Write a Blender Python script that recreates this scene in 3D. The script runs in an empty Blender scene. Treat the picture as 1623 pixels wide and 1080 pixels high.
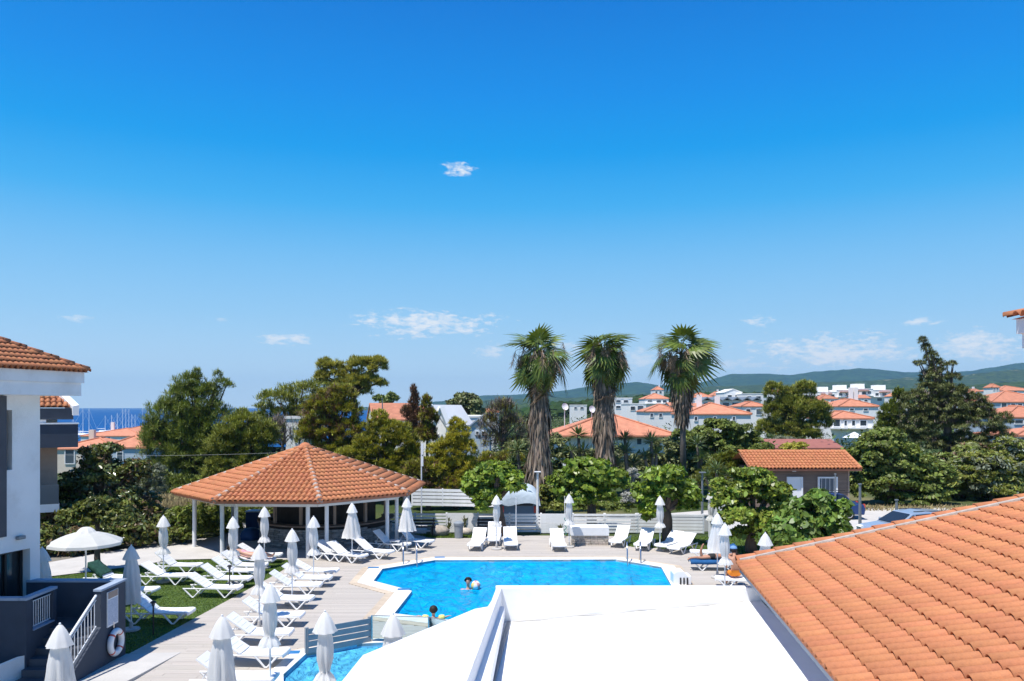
import bpy, bmesh, math, random
import numpy as np
from mathutils import Vector, Matrix
from mathutils.geometry import tessellate_polygon
R = math.radians
random.seed(7); RNG = np.random.default_rng(7)
C = bpy.context.scene.collection
sc = bpy.context.scene

# ---------------------------------------------------------------- camera, sky, sun, exposure
F, H, HX, HY = 1250.0, 6.3, 811.5, 647.0          # focal length in photo pixels, eye height above the deck
cam = bpy.data.cameras.new('camera'); camo = bpy.data.objects.new('camera', cam); C.objects.link(camo)
camo.location = (0, 0, H); camo.rotation_euler = (R(90), 0, 0)
cam.sensor_width = 36; cam.lens = 36 * F / 1623; cam.shift_y = 107 / 1623
cam.clip_start = .1; cam.clip_end = 90000
sc.camera = camo
sc.view_settings.view_transform = 'Standard'; sc.view_settings.look = 'None'
sc.view_settings.exposure = 0.62; sc.view_settings.gamma = 1; sc.view_settings.use_curve_mapping = False
sc.render.engine = 'CYCLES'
sc.cycles.max_bounces = 8; sc.cycles.transparent_max_bounces = 24; sc.cycles.volume_bounces = 0
sc.cycles.caustics_reflective = False; sc.cycles.caustics_refractive = False
SUN = Vector((0.30, 0.29, -1.0)).normalized()
sl = bpy.data.lights.new('sun', 'SUN'); sl.energy = 4.2; sl.angle = R(.53); sl.color = (1, .96, .9)
so = bpy.data.objects.new('sun', sl); C.objects.link(so)
so.rotation_euler = SUN.to_track_quat('-Z', 'Y').to_euler(); so.location = (-60, -20, 90)

def setup_world():
    w = bpy.data.worlds.new('World'); sc.world = w; w.use_nodes = True
    t = w.node_tree; t.nodes.clear(); N = t.nodes.new; L = t.links.new
    out = N('ShaderNodeOutputWorld'); bg = N('ShaderNodeBackground'); L(bg.outputs[0], out.inputs[0])
    bg.inputs['Strength'].default_value = .1
    sky = N('ShaderNodeTexSky'); sky.sky_type = 'NISHITA'; sky.sun_disc = False
    d = -SUN
    sky.sun_elevation = math.asin(d.z); sky.sun_rotation = math.atan2(d.x, d.y)
    sky.altitude = 0; sky.air_density = 1.0; sky.dust_density = .35; sky.ozone_density = 2.2
    # small fair-weather clouds, placed by azimuth and elevation
    tc = N('ShaderNodeTexCoord'); sep = N('ShaderNodeSeparateXYZ'); L(tc.outputs['Generated'], sep.inputs[0])
    def M(op, a, b=None, c=None, clamp=False):
        n = N('ShaderNodeMath'); n.operation = op; n.use_clamp = clamp
        for i, v in enumerate((a, b, c)):
            if v is None: continue
            if isinstance(v, (int, float)): n.inputs[i].default_value = v
            else: L(v, n.inputs[i])
        return n.outputs[0]
    az = M('ARCTAN2', sep.outputs[0], sep.outputs[1]); el = M('ARCSINE', sep.outputs[2])
    # deep saturated summer blue: colour by elevation only, the same all round, over the physical sky
    cr = N('ShaderNodeValToRGB'); e = cr.color_ramp.elements; K = 1 / 1.537 * .5
    stops = ((0, (.60, .80, .97)), (3.0, (.50, .74, .95)), (6.5, (.33, .64, .94)), (10.5, (.19, .545, .93)), (14.2, (.05, .44, .915)), (17.8, (.0, .345, .87)), (21.6, (.0, .275, .83)), (27.4, (.0, .195, .70)), (45, (.0, .14, .55)), (90, (.0, .11, .46)))
    while len(e) < len(stops): e.new(.5)
    for q, (deg, c) in zip(e, stops): q.position = deg / 90
    for q, (deg, c) in zip(e, stops): q.color = (c[0], c[1], c[2], 1)
    L(M('DIVIDE', M('MAXIMUM', el, 0.0), math.pi / 2), cr.inputs[0])
    sc1 = N('ShaderNodeVectorMath'); sc1.operation = 'SCALE'; L(cr.outputs[0], sc1.inputs[0]); sc1.inputs['Scale'].default_value = 10 / 1.537
    hs = N('ShaderNodeMix'); hs.data_type = 'RGBA'; hs.inputs[0].default_value = .02; L(sc1.outputs[0], hs.inputs[6]); L(sky.outputs[0], hs.inputs[7])
    cmb = N('ShaderNodeCombineXYZ'); L(M('MULTIPLY', az, 1.0), cmb.inputs[0]); L(M('MULTIPLY', el, 2.6), cmb.inputs[1])
    def noise(scale, det, rough=.6):
        n = N('ShaderNodeTexNoise'); n.inputs['Scale'].default_value = scale; n.inputs['Detail'].default_value = det
        n.inputs['Roughness'].default_value = rough; L(cmb.outputs[0], n.inputs['Vector']); return n.outputs[0]
    n1 = noise(70, 7, .68); n2 = noise(22, 5, .55)
    nn = M('ADD', M('MULTIPLY', n1, .75), M('MULTIPLY', n2, .45))
    total = None
    for (px, py, hw, hh, st) in ((727, 270, 30, 13, .95), (675, 514, 125, 24, 1.0), (455, 536, 55, 11, .9), (122, 506, 28, 7, .6),
                             (1198, 511, 30, 10, .8), (1467, 511, 36, 9, .85), (1310, 557, 160, 30, .95), (1560, 548, 90, 28, .95),
                             (775, 556, 26, 14, .75), (1005, 570, 50, 18, .6), (1150, 578, 60, 11, .55), (890, 552, 40, 16, .5), (350, 508, 14, 5, .5)):
        a0 = math.atan((px - HX) / F); ca = math.cos(a0)
        e0 = math.atan((HY - py) / F * ca); ha = hw / F * ca * ca; he = hh / F * ca
        u = M('DIVIDE', M('SUBTRACT', az, a0), ha); v = M('DIVIDE', M('SUBTRACT', el, e0), he)
        r2 = M('ADD', M('MULTIPLY', u, u), M('MULTIPLY', v, v))
        m = M('SUBTRACT', M('MULTIPLY', M('SUBTRACT', nn, .555), 6.4), M('SUBTRACT', M('MULTIPLY', r2, .95), .45))          # noise minus distance: ragged edge
        m = M('MULTIPLY', M('MULTIPLY', m, .85, clamp=True), st)
        total = m if total is None else M('MAXIMUM', total, m)
    mix = N('ShaderNodeMix'); mix.data_type = 'RGBA'; L(total, mix.inputs[0]); L(hs.outputs[2], mix.inputs[6])
    mix.inputs[7].default_value = (5.5, 5.9, 6.3, 1)
    L(mix.outputs[2], bg.inputs['Color'])
setup_world()

# ---------------------------------------------------------------- helpers
def G(px, py, z=0.0):
    """world point on the horizontal plane z for a photo pixel (used to read real positions off the plan)"""
    D = F * (H - z) / (py - HY); return Vector(((px - HX) * D / F, D, z))
def PD(px, py, D): return Vector(((px - HX) * D / F, D, H - (py - HY) * D / F))
def smooth(a, b, x):
    t = np.clip((x - a) / (b - a), 0, 1); return t * t * (3 - 2 * t)

def tag(o, label=None, cat=None, group=None, kind=None):
    if label: o['label'] = label
    if cat: o['category'] = cat
    if group: o['group'] = group
    if kind: o['kind'] = kind
    return o
def empty(name, loc, label=None, cat=None, group=None, rz=0.0):
    o = bpy.data.objects.new(name, None); C.objects.link(o); o.location = loc; o.rotation_euler = (0, 0, rz)
    o.empty_display_size = .2
    return tag(o, label, cat, group)
def chain_loc(o):
    v = Vector((0, 0, 0))
    while o is not None: v = v + Vector(o.location); o = o.parent
    return v
def link_mesh(name, me, mat, parent=None, local=False):
    o = bpy.data.objects.new(name, me); C.objects.link(o)
    for m in (mat if isinstance(mat, (list, tuple)) else [mat]): me.materials.append(m)
    if parent is not None:
        o.parent = parent
        if not local: o.location = -chain_loc(parent)
    return o
class MB:
    def __init__(s): s.v = []; s.f = []; s.m = []
    def add(s, vs, fs, m=0):
        b = len(s.v); s.v += [tuple(p) for p in vs]; s.f += [tuple(b + i for i in f) for f in fs]; s.m += [m] * len(fs); return s
    def box(s, c, size, rz=0.0, m=0, rot=None, taper=1.0):
        hx, hy, hz = (q / 2 for q in size); vs = []
        mt = rot if rot is not None else Matrix.Rotation(rz, 3, 'Z')
        for z in (-hz, hz):
            k = taper if z > 0 else 1
            for x, y in ((-hx, -hy), (hx, -hy), (hx, hy), (-hx, hy)):
                vs.append(mt @ Vector((x * k, y * k, z)) + Vector(c))
        return s.add(vs, [(3, 2, 1, 0), (4, 5, 6, 7), (0, 1, 5, 4), (1, 2, 6, 5), (2, 3, 7, 6), (3, 0, 4, 7)], m)
    def tube(s, pts, r, n=8, m=0, cap=True):
        pts = [Vector(p) for p in pts]; rs = r if isinstance(r, (list, tuple)) else [r] * len(pts)
        rings = []; prev = None
        for i, p in enumerate(pts):
            d = (pts[min(i + 1, len(pts) - 1)] - pts[max(i - 1, 0)]).normalized()
            a = prev if prev is not None else (Vector((0, 0, 1)) if abs(d.z) < .9 else Vector((1, 0, 0)))
            u = d.cross(a).cross(d).normalized() if prev is not None else d.cross(a).normalized()
            w = d.cross(u).normalized(); prev = u
            rings.append([p + (u * math.cos(2 * math.pi * k / n) + w * math.sin(2 * math.pi * k / n)) * rs[i] for k in range(n)])
        vs = [q for ring in rings for q in ring]; fs = []
        for i in range(len(pts) - 1):
            for k in range(n): fs.append((i * n + k, i * n + (k + 1) % n, (i + 1) * n + (k + 1) % n, (i + 1) * n + k))
        if cap: fs += [tuple(range(n))[::-1], tuple((len(pts) - 1) * n + k for k in range(n))]
        return s.add(vs, fs, m)
    def lathe(s, prof, n=16, c=(0, 0, 0), m=0, fold=None, capends=True):
        vs = []; fs = []
        for (r, z) in prof:
            for k in range(n):
                a = 2 * math.pi * k / n; q = r * (fold(a, z) if fold else 1)
                vs.append((c[0] + q * math.cos(a), c[1] + q * math.sin(a), c[2] + z))
        for i in range(len(prof) - 1):
            for k in range(n): fs.append((i * n + k, i * n + (k + 1) % n, (i + 1) * n + (k + 1) % n, (i + 1) * n + k))
        if capends: fs += [tuple(range(n))[::-1], tuple((len(prof) - 1) * n + k for k in range(n))]
        return s.add(vs, fs, m)
    def prism(s, pts, z0, z1, m=0):
        """plan polygon (x, y) between two heights; z0 / z1 may be functions of (x, y)"""
        n = len(pts); a = lambda z, p: z(p[0], p[1]) if callable(z) else z
        if sum(pts[i][0] * pts[(i + 1) % n][1] - pts[(i + 1) % n][0] * pts[i][1] for i in range(n)) < 0: pts = pts[::-1]
        vs = [(p[0], p[1], a(z0, p)) for p in pts] + [(p[0], p[1], a(z1, p)) for p in pts]
        return s.add(vs, [tuple(range(n))[::-1], tuple(range(n, 2 * n))] + [(i, (i + 1) % n, n + (i + 1) % n, n + i) for i in range(n)], m)
    def extr(s, prof, o, ax, ay, t, m=0):
        """2-D outline extruded by vector t: point = o + ax*p0 + ay*p1"""
        o, ax, ay, t = Vector(o), Vector(ax), Vector(ay), Vector(t); n = len(prof)
        vs = [o + ax * p[0] + ay * p[1] for p in prof]; vs += [v + t for v in vs]
        return s.add(vs, [tuple(range(n))[::-1], tuple(range(n, 2 * n))] + [(i, (i + 1) % n, n + (i + 1) % n, n + i) for i in range(n)], m)
    def ball(s, c, r, nu=12, nv=8, m=0, sc=(1, 1, 1)):
        prof = [(max(r * math.sin(math.pi * i / nv), 1e-4), -r * math.cos(math.pi * i / nv)) for i in range(nv + 1)]
        b = len(s.v); s.lathe(prof, nu, (0, 0, 0), m, capends=False)
        for i in range(b, len(s.v)):
            v = s.v[i]; s.v[i] = (c[0] + v[0] * sc[0], c[1] + v[1] * sc[1], c[2] + v[2] * sc[2])
        return s
    def mesh(s, name, smooth_=False, fix=True):
        me = bpy.data.meshes.new(name); me.from_pydata(s.v, [], s.f)
        if s.m and max(s.m) > 0: me.polygons.foreach_set('material_index', s.m)
        if fix:
            bm = bmesh.new(); bm.from_mesh(me); bmesh.ops.recalc_face_normals(bm, faces=bm.faces); bm.to_mesh(me); bm.free()
        if smooth_: me.polygons.foreach_set('use_smooth', [True] * len(me.polygons))
        me.update(); return me
    def build(s, name, mat, parent=None, smooth_=False, local=False, bevel=0.0):
        o = link_mesh(name, s.mesh(name, smooth_), mat, parent, local)
        if bevel:
            b = o.modifiers.new('bevel', 'BEVEL'); b.width = bevel; b.segments = 2; b.limit_method = 'ANGLE'
        return o
def copy_tree(o, parent=None):
    c = o.copy(); C.objects.link(c); c.parent = parent
    for ch in list(o.children): copy_tree(ch, c)
    return c
def np_mesh(name, verts, faces4):
    """fast quad mesh from numpy arrays"""
    me = bpy.data.meshes.new(name); nv, nf = len(verts), len(faces4); k = faces4.shape[1]
    me.vertices.add(nv); me.vertices.foreach_set('co', np.asarray(verts, np.float32).ravel())
    me.loops.add(nf * k); me.loops.foreach_set('vertex_index', np.asarray(faces4, np.int32).ravel())
    me.polygons.add(nf); me.polygons.foreach_set('loop_start', np.arange(0, nf * k, k, dtype=np.int32))
    me.update(calc_edges=True); return me

# ---------------------------------------------------------------- materials
MATS = {}
def mat(name, col, rough=.7, var=.0, vscale=4.0, bump=0.0, bscale=30.0, metal=0.0, spec=.3, rnd=0.0, island=0.0, dirt=None, dirts=1.2, hue=0.0, stretch=None, transl=0.0, tcol=None):
    """plain procedural material: colour with noise variation, optional dirt colour, per-object / per-piece tint and bump"""
    m = bpy.data.materials.new(name); m.use_nodes = True; MATS[name] = m
    t = m.node_tree; N = t.nodes.new; L = t.links.new; p = t.nodes['Principled BSDF']
    p.inputs['Roughness'].default_value = rough; p.inputs['Metallic'].default_value = metal
    p.inputs['Specular IOR Level'].default_value = spec
    tc = N('ShaderNodeTexCoord'); vec = tc.outputs['Object']
    if stretch:
        mp = N('ShaderNodeMapping'); mp.inputs['Scale'].default_value = stretch; L(vec, mp.inputs[0]); vec = mp.outputs[0]
    rgb = N('ShaderNodeRGB'); rgb.outputs[0].default_value = (*col, 1); cur = rgb.outputs[0]
    def val_mul(cur, fac_out, lo, hi):
        mr = N('ShaderNodeMapRange'); mr.inputs[3].default_value = lo; mr.inputs[4].default_value = hi; L(fac_out, mr.inputs[0])
        h = N('ShaderNodeHueSaturation'); L(cur, h.inputs['Color']); L(mr.outputs[0], h.inputs['Value'])
        return h
    if var:
        n = N('ShaderNodeTexNoise'); n.inputs['Scale'].default_value = vscale; n.inputs['Detail'].default_value = 5; L(vec, n.inputs['Vector'])
        mr0 = N('ShaderNodeMapRange'); mr0.inputs[1].default_value = .3; mr0.inputs[2].default_value = .7; L(n.outputs[0], mr0.inputs[0])
        cur = val_mul(cur, mr0.outputs[0], 1 - var, 1 + var).outputs[0]
    if dirt:
        n = N('ShaderNodeTexNoise'); n.inputs['Scale'].default_value = dirts; n.inputs['Detail'].default_value = 7; n.inputs['Roughness'].default_value = .7; L(vec, n.inputs['Vector'])
        mr = N('ShaderNodeMapRange'); mr.inputs[1].default_value = .5; mr.inputs[2].default_value = .72; mr.inputs[4].default_value = dirt[3]; L(n.outputs[0], mr.inputs[0])
        mx = N('ShaderNodeMix'); mx.data_type = 'RGBA'; L(mr.outputs[0], mx.inputs[0]); L(cur, mx.inputs[6]); mx.inputs[7].default_value = (*dirt[:3], 1); cur = mx.outputs[2]
    if rnd or island:
        oi = N('ShaderNodeObjectInfo'); ge = N('ShaderNodeNewGeometry'); a = N('ShaderNodeMath'); a.operation = 'ADD'
        L(oi.outputs['Random'], a.inputs[0]); L(ge.outputs['Random Per Island'], a.inputs[1])
        fr = N('ShaderNodeMath'); fr.operation = 'FRACT'; L(a.outputs[0], fr.inputs[0])
        k = rnd or island; h = val_mul(cur, fr.outputs[0], 1 - k, 1 + k)
        if hue:
            f2 = N('ShaderNodeMath'); f2.operation = 'MULTIPLY'; L(fr.outputs[0], f2.inputs[0]); f2.inputs[1].default_value = 7.31
            f3 = N('ShaderNodeMath'); f3.operation = 'FRACT'; L(f2.outputs[0], f3.inputs[0])
            mr = N('ShaderNodeMapRange'); mr.inputs[3].default_value = .5 - hue; mr.inputs[4].default_value = .5 + hue; L(f3.outputs[0], mr.inputs[0]); L(mr.outputs[0], h.inputs['Hue'])
        cur = h.outputs[0]
    L(cur, p.inputs['Base Color'])
    if bump:
        n = N('ShaderNodeTexNoise'); n.inputs['Scale'].default_value = bscale; n.inputs['Detail'].default_value = 6; L(vec, n.inputs['Vector'])
        b = N('ShaderNodeBump'); b.inputs['Strength'].default_value = bump; b.inputs['Distance'].default_value = .05; L(n.outputs[0], b.inputs['Height']); L(b.outputs[0], p.inputs['Normal'])
    if transl:
        tr = N('ShaderNodeBsdfTranslucent'); mx = N('ShaderNodeMixShader'); mx.inputs[0].default_value = transl
        if tcol:
            mm = N('ShaderNodeMix'); mm.data_type = 'RGBA'; mm.blend_type = 'MULTIPLY'; mm.inputs[0].default_value = 1; L(cur, mm.inputs[6]); mm.inputs[7].default_value = (*tcol, 1); L(mm.outputs[2], tr.inputs[0])
        else: L(cur, tr.inputs[0])
        L(p.outputs[0], mx.inputs[1]); L(tr.outputs[0], mx.inputs[2]); L(mx.outputs[0], t.nodes['Material Output'].inputs[0])
    return m
def leafmat(name, col, hue=.02, isl=.45, transl=.3, rough=.5):
    transl *= .7
    return mat(name, col, rough=rough, island=isl, hue=hue, var=.3, vscale=.9, transl=transl, tcol=(1.6, 1.5, .6), spec=.35)

M_white = mat('white_render', (.78, .78, .77), .8, .04, 1.5, .15, 40, dirt=(.45, .42, .38, .35), dirts=.8)
M_whiteroof = mat('white_membrane', (.82, .82, .82), .7, .03, 2.0, .12, 8, dirt=(.55, .55, .55, .3), dirts=.6)
M_plastic = mat('white_plastic', (.8, .8, .8), .35, .03, 6, spec=.45, rnd=.03)
M_fabric = mat('umbrella_fabric', (.88, .87, .85), .9, .03, 5, .2, 60, rnd=.04, dirt=(.6, .57, .52, .2), dirts=2.5, transl=.5)
M_pole = mat('pole_metal', (.72, .73, .74), .4, .05, spec=.5)
M_concrete = mat('concrete', (.46, .44, .41), .9, .12, 2.2, .3, 25, dirt=(.3, .28, .25, .4))
M_paving = mat('pale_paving', (.49, .47, .44), .9, .08, 1.2, .2, 25, dirt=(.38, .36, .33, .35), dirts=.7)
M_board = mat('deck_board', (.445, .405, .36), .8, .10, 3.0, .25, 18, rnd=.07, hue=.006, stretch=(.5, 6, 3), dirt=(.34, .29, .24, .35), dirts=1.0)
M_decksub = mat('deck_underlay', (.2, .18, .15), .9)
M_coping = mat('coping_stone', (.72, .69, .64), .7, .06, 3, .15, 30, rnd=.05, dirt=(.5, .42, .33, .5), dirts=1.6)
M_tanstrip = mat('tan_stone_strip', (.5, .41, .31), .8, .12, 4, .2, 30, rnd=.12)
M_tile = mat('terracotta', (.50, .195, .088), .78, .10, 14, .2, 60, rnd=.075, hue=.004, dirt=(.30, .125, .075, .5), dirts=9.0)
M_tile2 = mat('terracotta_far', (.50, .205, .12), .8, .16, 1.6, rnd=.16, dirt=(.34, .16, .10, .45), dirts=1.1)
M_redroof = mat('dull_red_roof', (.30, .115, .09), .8, .1, 2)
M_mortar = mat('mortar', (.40, .35, .31), .9, .15, 8, .4, 40)
M_grey = mat('charcoal_render', (.050, .062, .085), .8, .08, 3, .1, 40)
M_greylt = mat('grey_blue_cap', (.30, .36, .45), .7, .06, 3)
M_slate = mat('slate_panel', (.07, .075, .09), .6, .1, 3)
M_darkglass = mat('dark_glass', (.02, .025, .03), .08, spec=.6)
M_window = mat('far_window_glass', (.06, .08, .1), .15, spec=.5, rnd=.5)
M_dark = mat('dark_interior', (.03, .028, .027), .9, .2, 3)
M_black = mat('black_metal', (.02, .02, .022), .5)
M_steel = mat('polished_steel', (.6, .62, .65), .18, metal=1.0)
M_greymetal = mat('grey_metal', (.22, .24, .26), .45, metal=.3)
M_fenceg = mat('grey_fence_board', (.25, .28, .31), .6, .08, 4, rnd=.06)
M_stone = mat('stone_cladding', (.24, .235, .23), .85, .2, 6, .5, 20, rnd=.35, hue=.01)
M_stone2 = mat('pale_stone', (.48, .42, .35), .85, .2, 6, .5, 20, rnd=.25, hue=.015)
M_wood = mat('weathered_wood', (.22, .16, .125), .8, .15, 3, .2, 20, stretch=(.4, .4, 6), rnd=.1, dirt=(.13, .1, .085, .5))
M_whitewood = mat('white_painted_wood', (.84, .83, .81), .7, .06, 4, .1, 20, rnd=.05, dirt=(.5, .46, .4, .3))
M_bark = mat('bark', (.13, .095, .07), .9, .25, 6, .7, 22, stretch=(1, 1, .3))
M_barkgrey = mat('grey_bark', (.17, .145, .125), .9, .25, 6, .6, 22, stretch=(1, 1, .3))
M_lawn = mat('lawn_soil', (.06, .10, .022), .95, .15, 1.5)
M_grass = mat('grass_blades', (.14, .21, .03), .7, island=.35, hue=.015, transl=.2)
M_drygrass = mat('dry_grass', (.35, .28, .14), .9, island=.3, hue=.02, transl=.2)
M_tub = mat('blue_plastic', (.02, .07, .2), .4, .1, 4)
M_towel = mat('blue_towel', (.02, .10, .26), .95, .1, 8, .3, 60)
M_towelg = mat('dark_green_towel', (.02, .07, .05), .95, .3, 14, .3, 60)
M_bin = mat('grey_bin_plastic', (.24, .27, .30), .5, .06, 5)
M_skin = mat('skin', (.58, .33, .23), .5, .06, 6, spec=.4)
M_skint = mat('tanned_skin', (.42, .21, .13), .5, .06, 6, spec=.4)
M_hair = mat('dark_hair', (.018, .013, .01), .6)
M_orange = mat('orange_shorts', (.72, .22, .02), .8, .12, 12)
M_pink = mat('pink_swimsuit', (.6, .3, .36), .8, .2, 25)
M_yellow = mat('yellow_armband', (.72, .66, .2), .4, .25, 22)
M_cap = mat('blue_cap', (.15, .28, .5), .8, .1, 8)
M_carsilver = mat('silver_blue_paint', (.40, .48, .58), .25, metal=.4, spec=.5)
M_carblue = mat('dark_blue_paint', (.02, .05, .16), .25, spec=.5)
M_cloth = mat('pale_tarpaulin', (.45, .53, .6), .7, .08, 4, .4, 6)
M_vanblue = mat('grey_blue_paint', (.12, .19, .27), .35, spec=.4)
M_rubber = mat('rubber', (.02, .02, .02), .8)
M_trim = mat('white_gloss_paint', (.8, .8, .8), .4)
M_palegreywall = mat('pale_blue_wall', (.42, .5, .58), .8, .05)
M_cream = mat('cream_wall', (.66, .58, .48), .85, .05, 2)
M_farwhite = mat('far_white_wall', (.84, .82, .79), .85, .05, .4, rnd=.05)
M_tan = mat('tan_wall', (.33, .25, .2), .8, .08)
M_red = mat('red_stripe', (.6, .08, .05), .5)
M_board_print = None
M_wire = mat('wire_pale', (.5, .5, .5), .6)
M_planter = mat('planter_pot', (.05, .05, .055), .7)
# ---------------------------------------------------------------- ground, terrain, sea, hills
def terrain(x, y):
    x = np.asarray(x, float); y = np.asarray(y, float); az = x / np.maximum(y, 1)
    wl = smooth(.03, -.10, az); wr = smooth(-.02, .25, az)
    z = -9.5 * wl * smooth(50, 210, y) - 9.5 * smooth(.06, -.03, az) * smooth(300, 700, y) * (1 - wl)
    z = z + wr * 15 * smooth(130, 950, y) + wr * 12 * smooth(900, 2600, y)
    z = z + .35 * np.sin(x * .05 + 1) * np.sin(y * .041) * smooth(60, 120, y)
    z = z - .03 - 3.0 * smooth(37.5, 34.5, y)
    return z
def th(x, y): return float(terrain(x, y))
def grid_mesh(name, xs, ys, zs, m, smooth_=True):
    ny, nx = xs.shape; v = np.stack([xs, ys, zs], -1).reshape(-1, 3); i = np.arange(ny * nx).reshape(ny, nx)
    f = np.stack([i[:-1, :-1], i[:-1, 1:], i[1:, 1:], i[1:, :-1]], -1).reshape(-1, 4)
    me = np_mesh(name, v, f); me.polygons.foreach_set('use_smooth', [smooth_] * len(f)); return link_mesh(name, me, m)
def ground_material():
    m = bpy.data.materials.new('scrubland'); m.use_nodes = True; t = m.node_tree; N = t.nodes.new; L = t.links.new; p = t.nodes['Principled BSDF']
    p.inputs['Roughness'].default_value = .95; p.inputs['Specular IOR Level'].default_value = .1
    tc = N('ShaderNodeTexCoord')
    def nz(s, d): n = N('ShaderNodeTexNoise'); n.inputs['Scale'].default_value = s; n.inputs['Detail'].default_value = d; L(tc.outputs['Object'], n.inputs['Vector']); return n.outputs[0]
    cr = N('ShaderNodeValToRGB'); L(nz(.06, 8), cr.inputs[0])
    e = cr.color_ramp.elements; e[0].position = .40; e[0].color = (.04, .065, .02, 1); e[1].position = .74; e[1].color = (.30, .25, .14, 1)
    k = e.new(.56); k.color = (.075, .09, .032, 1)
    L(cr.outputs[0], p.inputs['Base Color'])
    b = N('ShaderNodeBump'); b.inputs['Strength'].default_value = .6; b.inputs['Distance'].default_value = .2; L(nz(3, 8), b.inputs['Height']); L(b.outputs[0], p.inputs['Normal'])
    return m
M_ground = ground_material()
ys_ = np.concatenate([np.linspace(-30, 30, 7), np.linspace(33, 60, 28), np.geomspace(62, 3000, 90)])
az_ = np.linspace(-1.4, 1.4, 141)
YY = np.repeat(ys_[:, None], len(az_), 1); XX = az_[None, :] * np.maximum(YY, 70)
tag(grid_mesh('ground', XX, YY, terrain(XX, YY), M_ground), kind='structure')
# sea
M_sea = mat('sea_water', (.006, .070, .22), .6, .12, .02, .25, .6, spec=.08)
tag(MB().add([(-40000, 250, -6), (40000, 250, -6), (40000, 45000, -6), (-40000, 45000, -6)], [(0, 1, 2, 3)]).build('sea', M_sea), kind='structure')

# wooded hills: three ridges of real relief at 1.7, 3.2 and 5 km
def hills_material(name, c1, c2, c3, scale):
    m = bpy.data.materials.new(name); m.use_nodes = True; t = m.node_tree; N = t.nodes.new; L = t.links.new; p = t.nodes['Principled BSDF']
    p.inputs['Roughness'].default_value = 1; p.inputs['Specular IOR Level'].default_value = 0
    tc = N('ShaderNodeTexCoord')
    def nz(s, d, r=.6): n = N('ShaderNodeTexNoise'); n.inputs['Scale'].default_value = s; n.inputs['Detail'].default_value = d; n.inputs['Roughness'].default_value = r; L(tc.outputs['Object'], n.inputs['Vector']); return n.outputs[0]
    cr = N('ShaderNodeValToRGB'); L(nz(scale, 10, .85), cr.inputs[0]); e = cr.color_ramp.elements
    e[0].position = .42; e[0].color = (*c1, 1); e[1].position = .56; e[1].color = (*c2, 1)
    mx = N('ShaderNodeMix'); mx.data_type = 'RGBA'; mr = N('ShaderNodeMapRange'); mr.inputs[1].default_value = .66; mr.inputs[2].default_value = .72
    L(nz(scale * .25, 4), mr.inputs[0]); L(mr.outputs[0], mx.inputs[0]); L(cr.outputs[0], mx.inputs[6]); mx.inputs[7].default_value = (*c3, 1)
    L(mx.outputs[2], p.inputs['Base Color']); return m
def hills(name, D, depth, profile, m, amp, seed):
    """profile: ridge outline as (photo x, photo y) at distance D"""
    px = np.linspace(profile[0][0], profile[-1][0], 260)
    zr = np.interp(px, [p[0] for p in profile], [p[1] for p in profile])
    zr = H - (zr - HY) * D / F; az = (px - HX) / F
    t = np.linspace(-1, 1, 34); shape = np.cos(t * math.pi / 2) ** 1.15
    yy = D + t[:, None] * depth + 0 * az[None, :]; xx = az[None, :] * yy
    base = np.minimum(zr, 4.)[None, :] * 0 - 7
    zz = base + (zr[None, :] - base) * shape[:, None]
    rg = np.random.default_rng(seed)
    for k in range(26):
        w = amp * 2.0 / (1 + k * .35); fx, fy, ph, ph2 = rg.uniform(.0015, .02) * (1 + k * .16), rg.uniform(.002, .02) * (1 + k * .16), rg.uniform(0, 6), rg.uniform(0, 6)
        zz = zz + w * np.sin(xx * fx + ph) * np.sin(yy * fy + ph2) * (shape[:, None] * (1 - .75 * shape[:, None] ** 6)) * .5
    zz = zz + rg.normal(0, amp * .05, zz.shape) * shape[:, None]
    return tag(grid_mesh(name, xx, yy, zz, m), kind='structure')
M_hill = hills_material('wooded_hill', (.006, .026, .016), (.032, .078, .034), (.07, .09, .05), .02)
M_hill2 = hills_material('wooded_plain', (.008, .024, .008), (.055, .088, .028), (.26, .22, .13), .045)
hills('hills', 5200, 1300, [(560, 649), (640, 643), (700, 637), (770, 628), (830, 626), (900, 619), (935, 613), (975, 609), (1012, 606), (1045, 611), (1090, 612), (1127, 603), (1158, 595), (1194, 593), (1224, 594), (1250, 596), (1287, 591), (1325, 588), (1361, 585), (1400, 587), (1440, 591), (1500, 592), (1545, 588), (1580, 582), (1623, 576), (1720, 572), (1900, 580)], M_hill, 9, 3)
hills('hills', 3300, 900, [(690, 650), (740, 638), (800, 634), (870, 632), (960, 629), (1050, 622), (1130, 613), (1230, 610), (1330, 606), (1420, 602), (1520, 597), (1600, 589), (1660, 586), (1900, 590)], M_hill2, 7, 5)
hills('hills', 1900, 700, [(800, 646), (860, 641), (960, 637), (1060, 632), (1160, 626), (1280, 621), (1400, 618), (1500, 613), (1623, 608), (1900, 606)], M_hill2, 5, 9)
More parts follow.
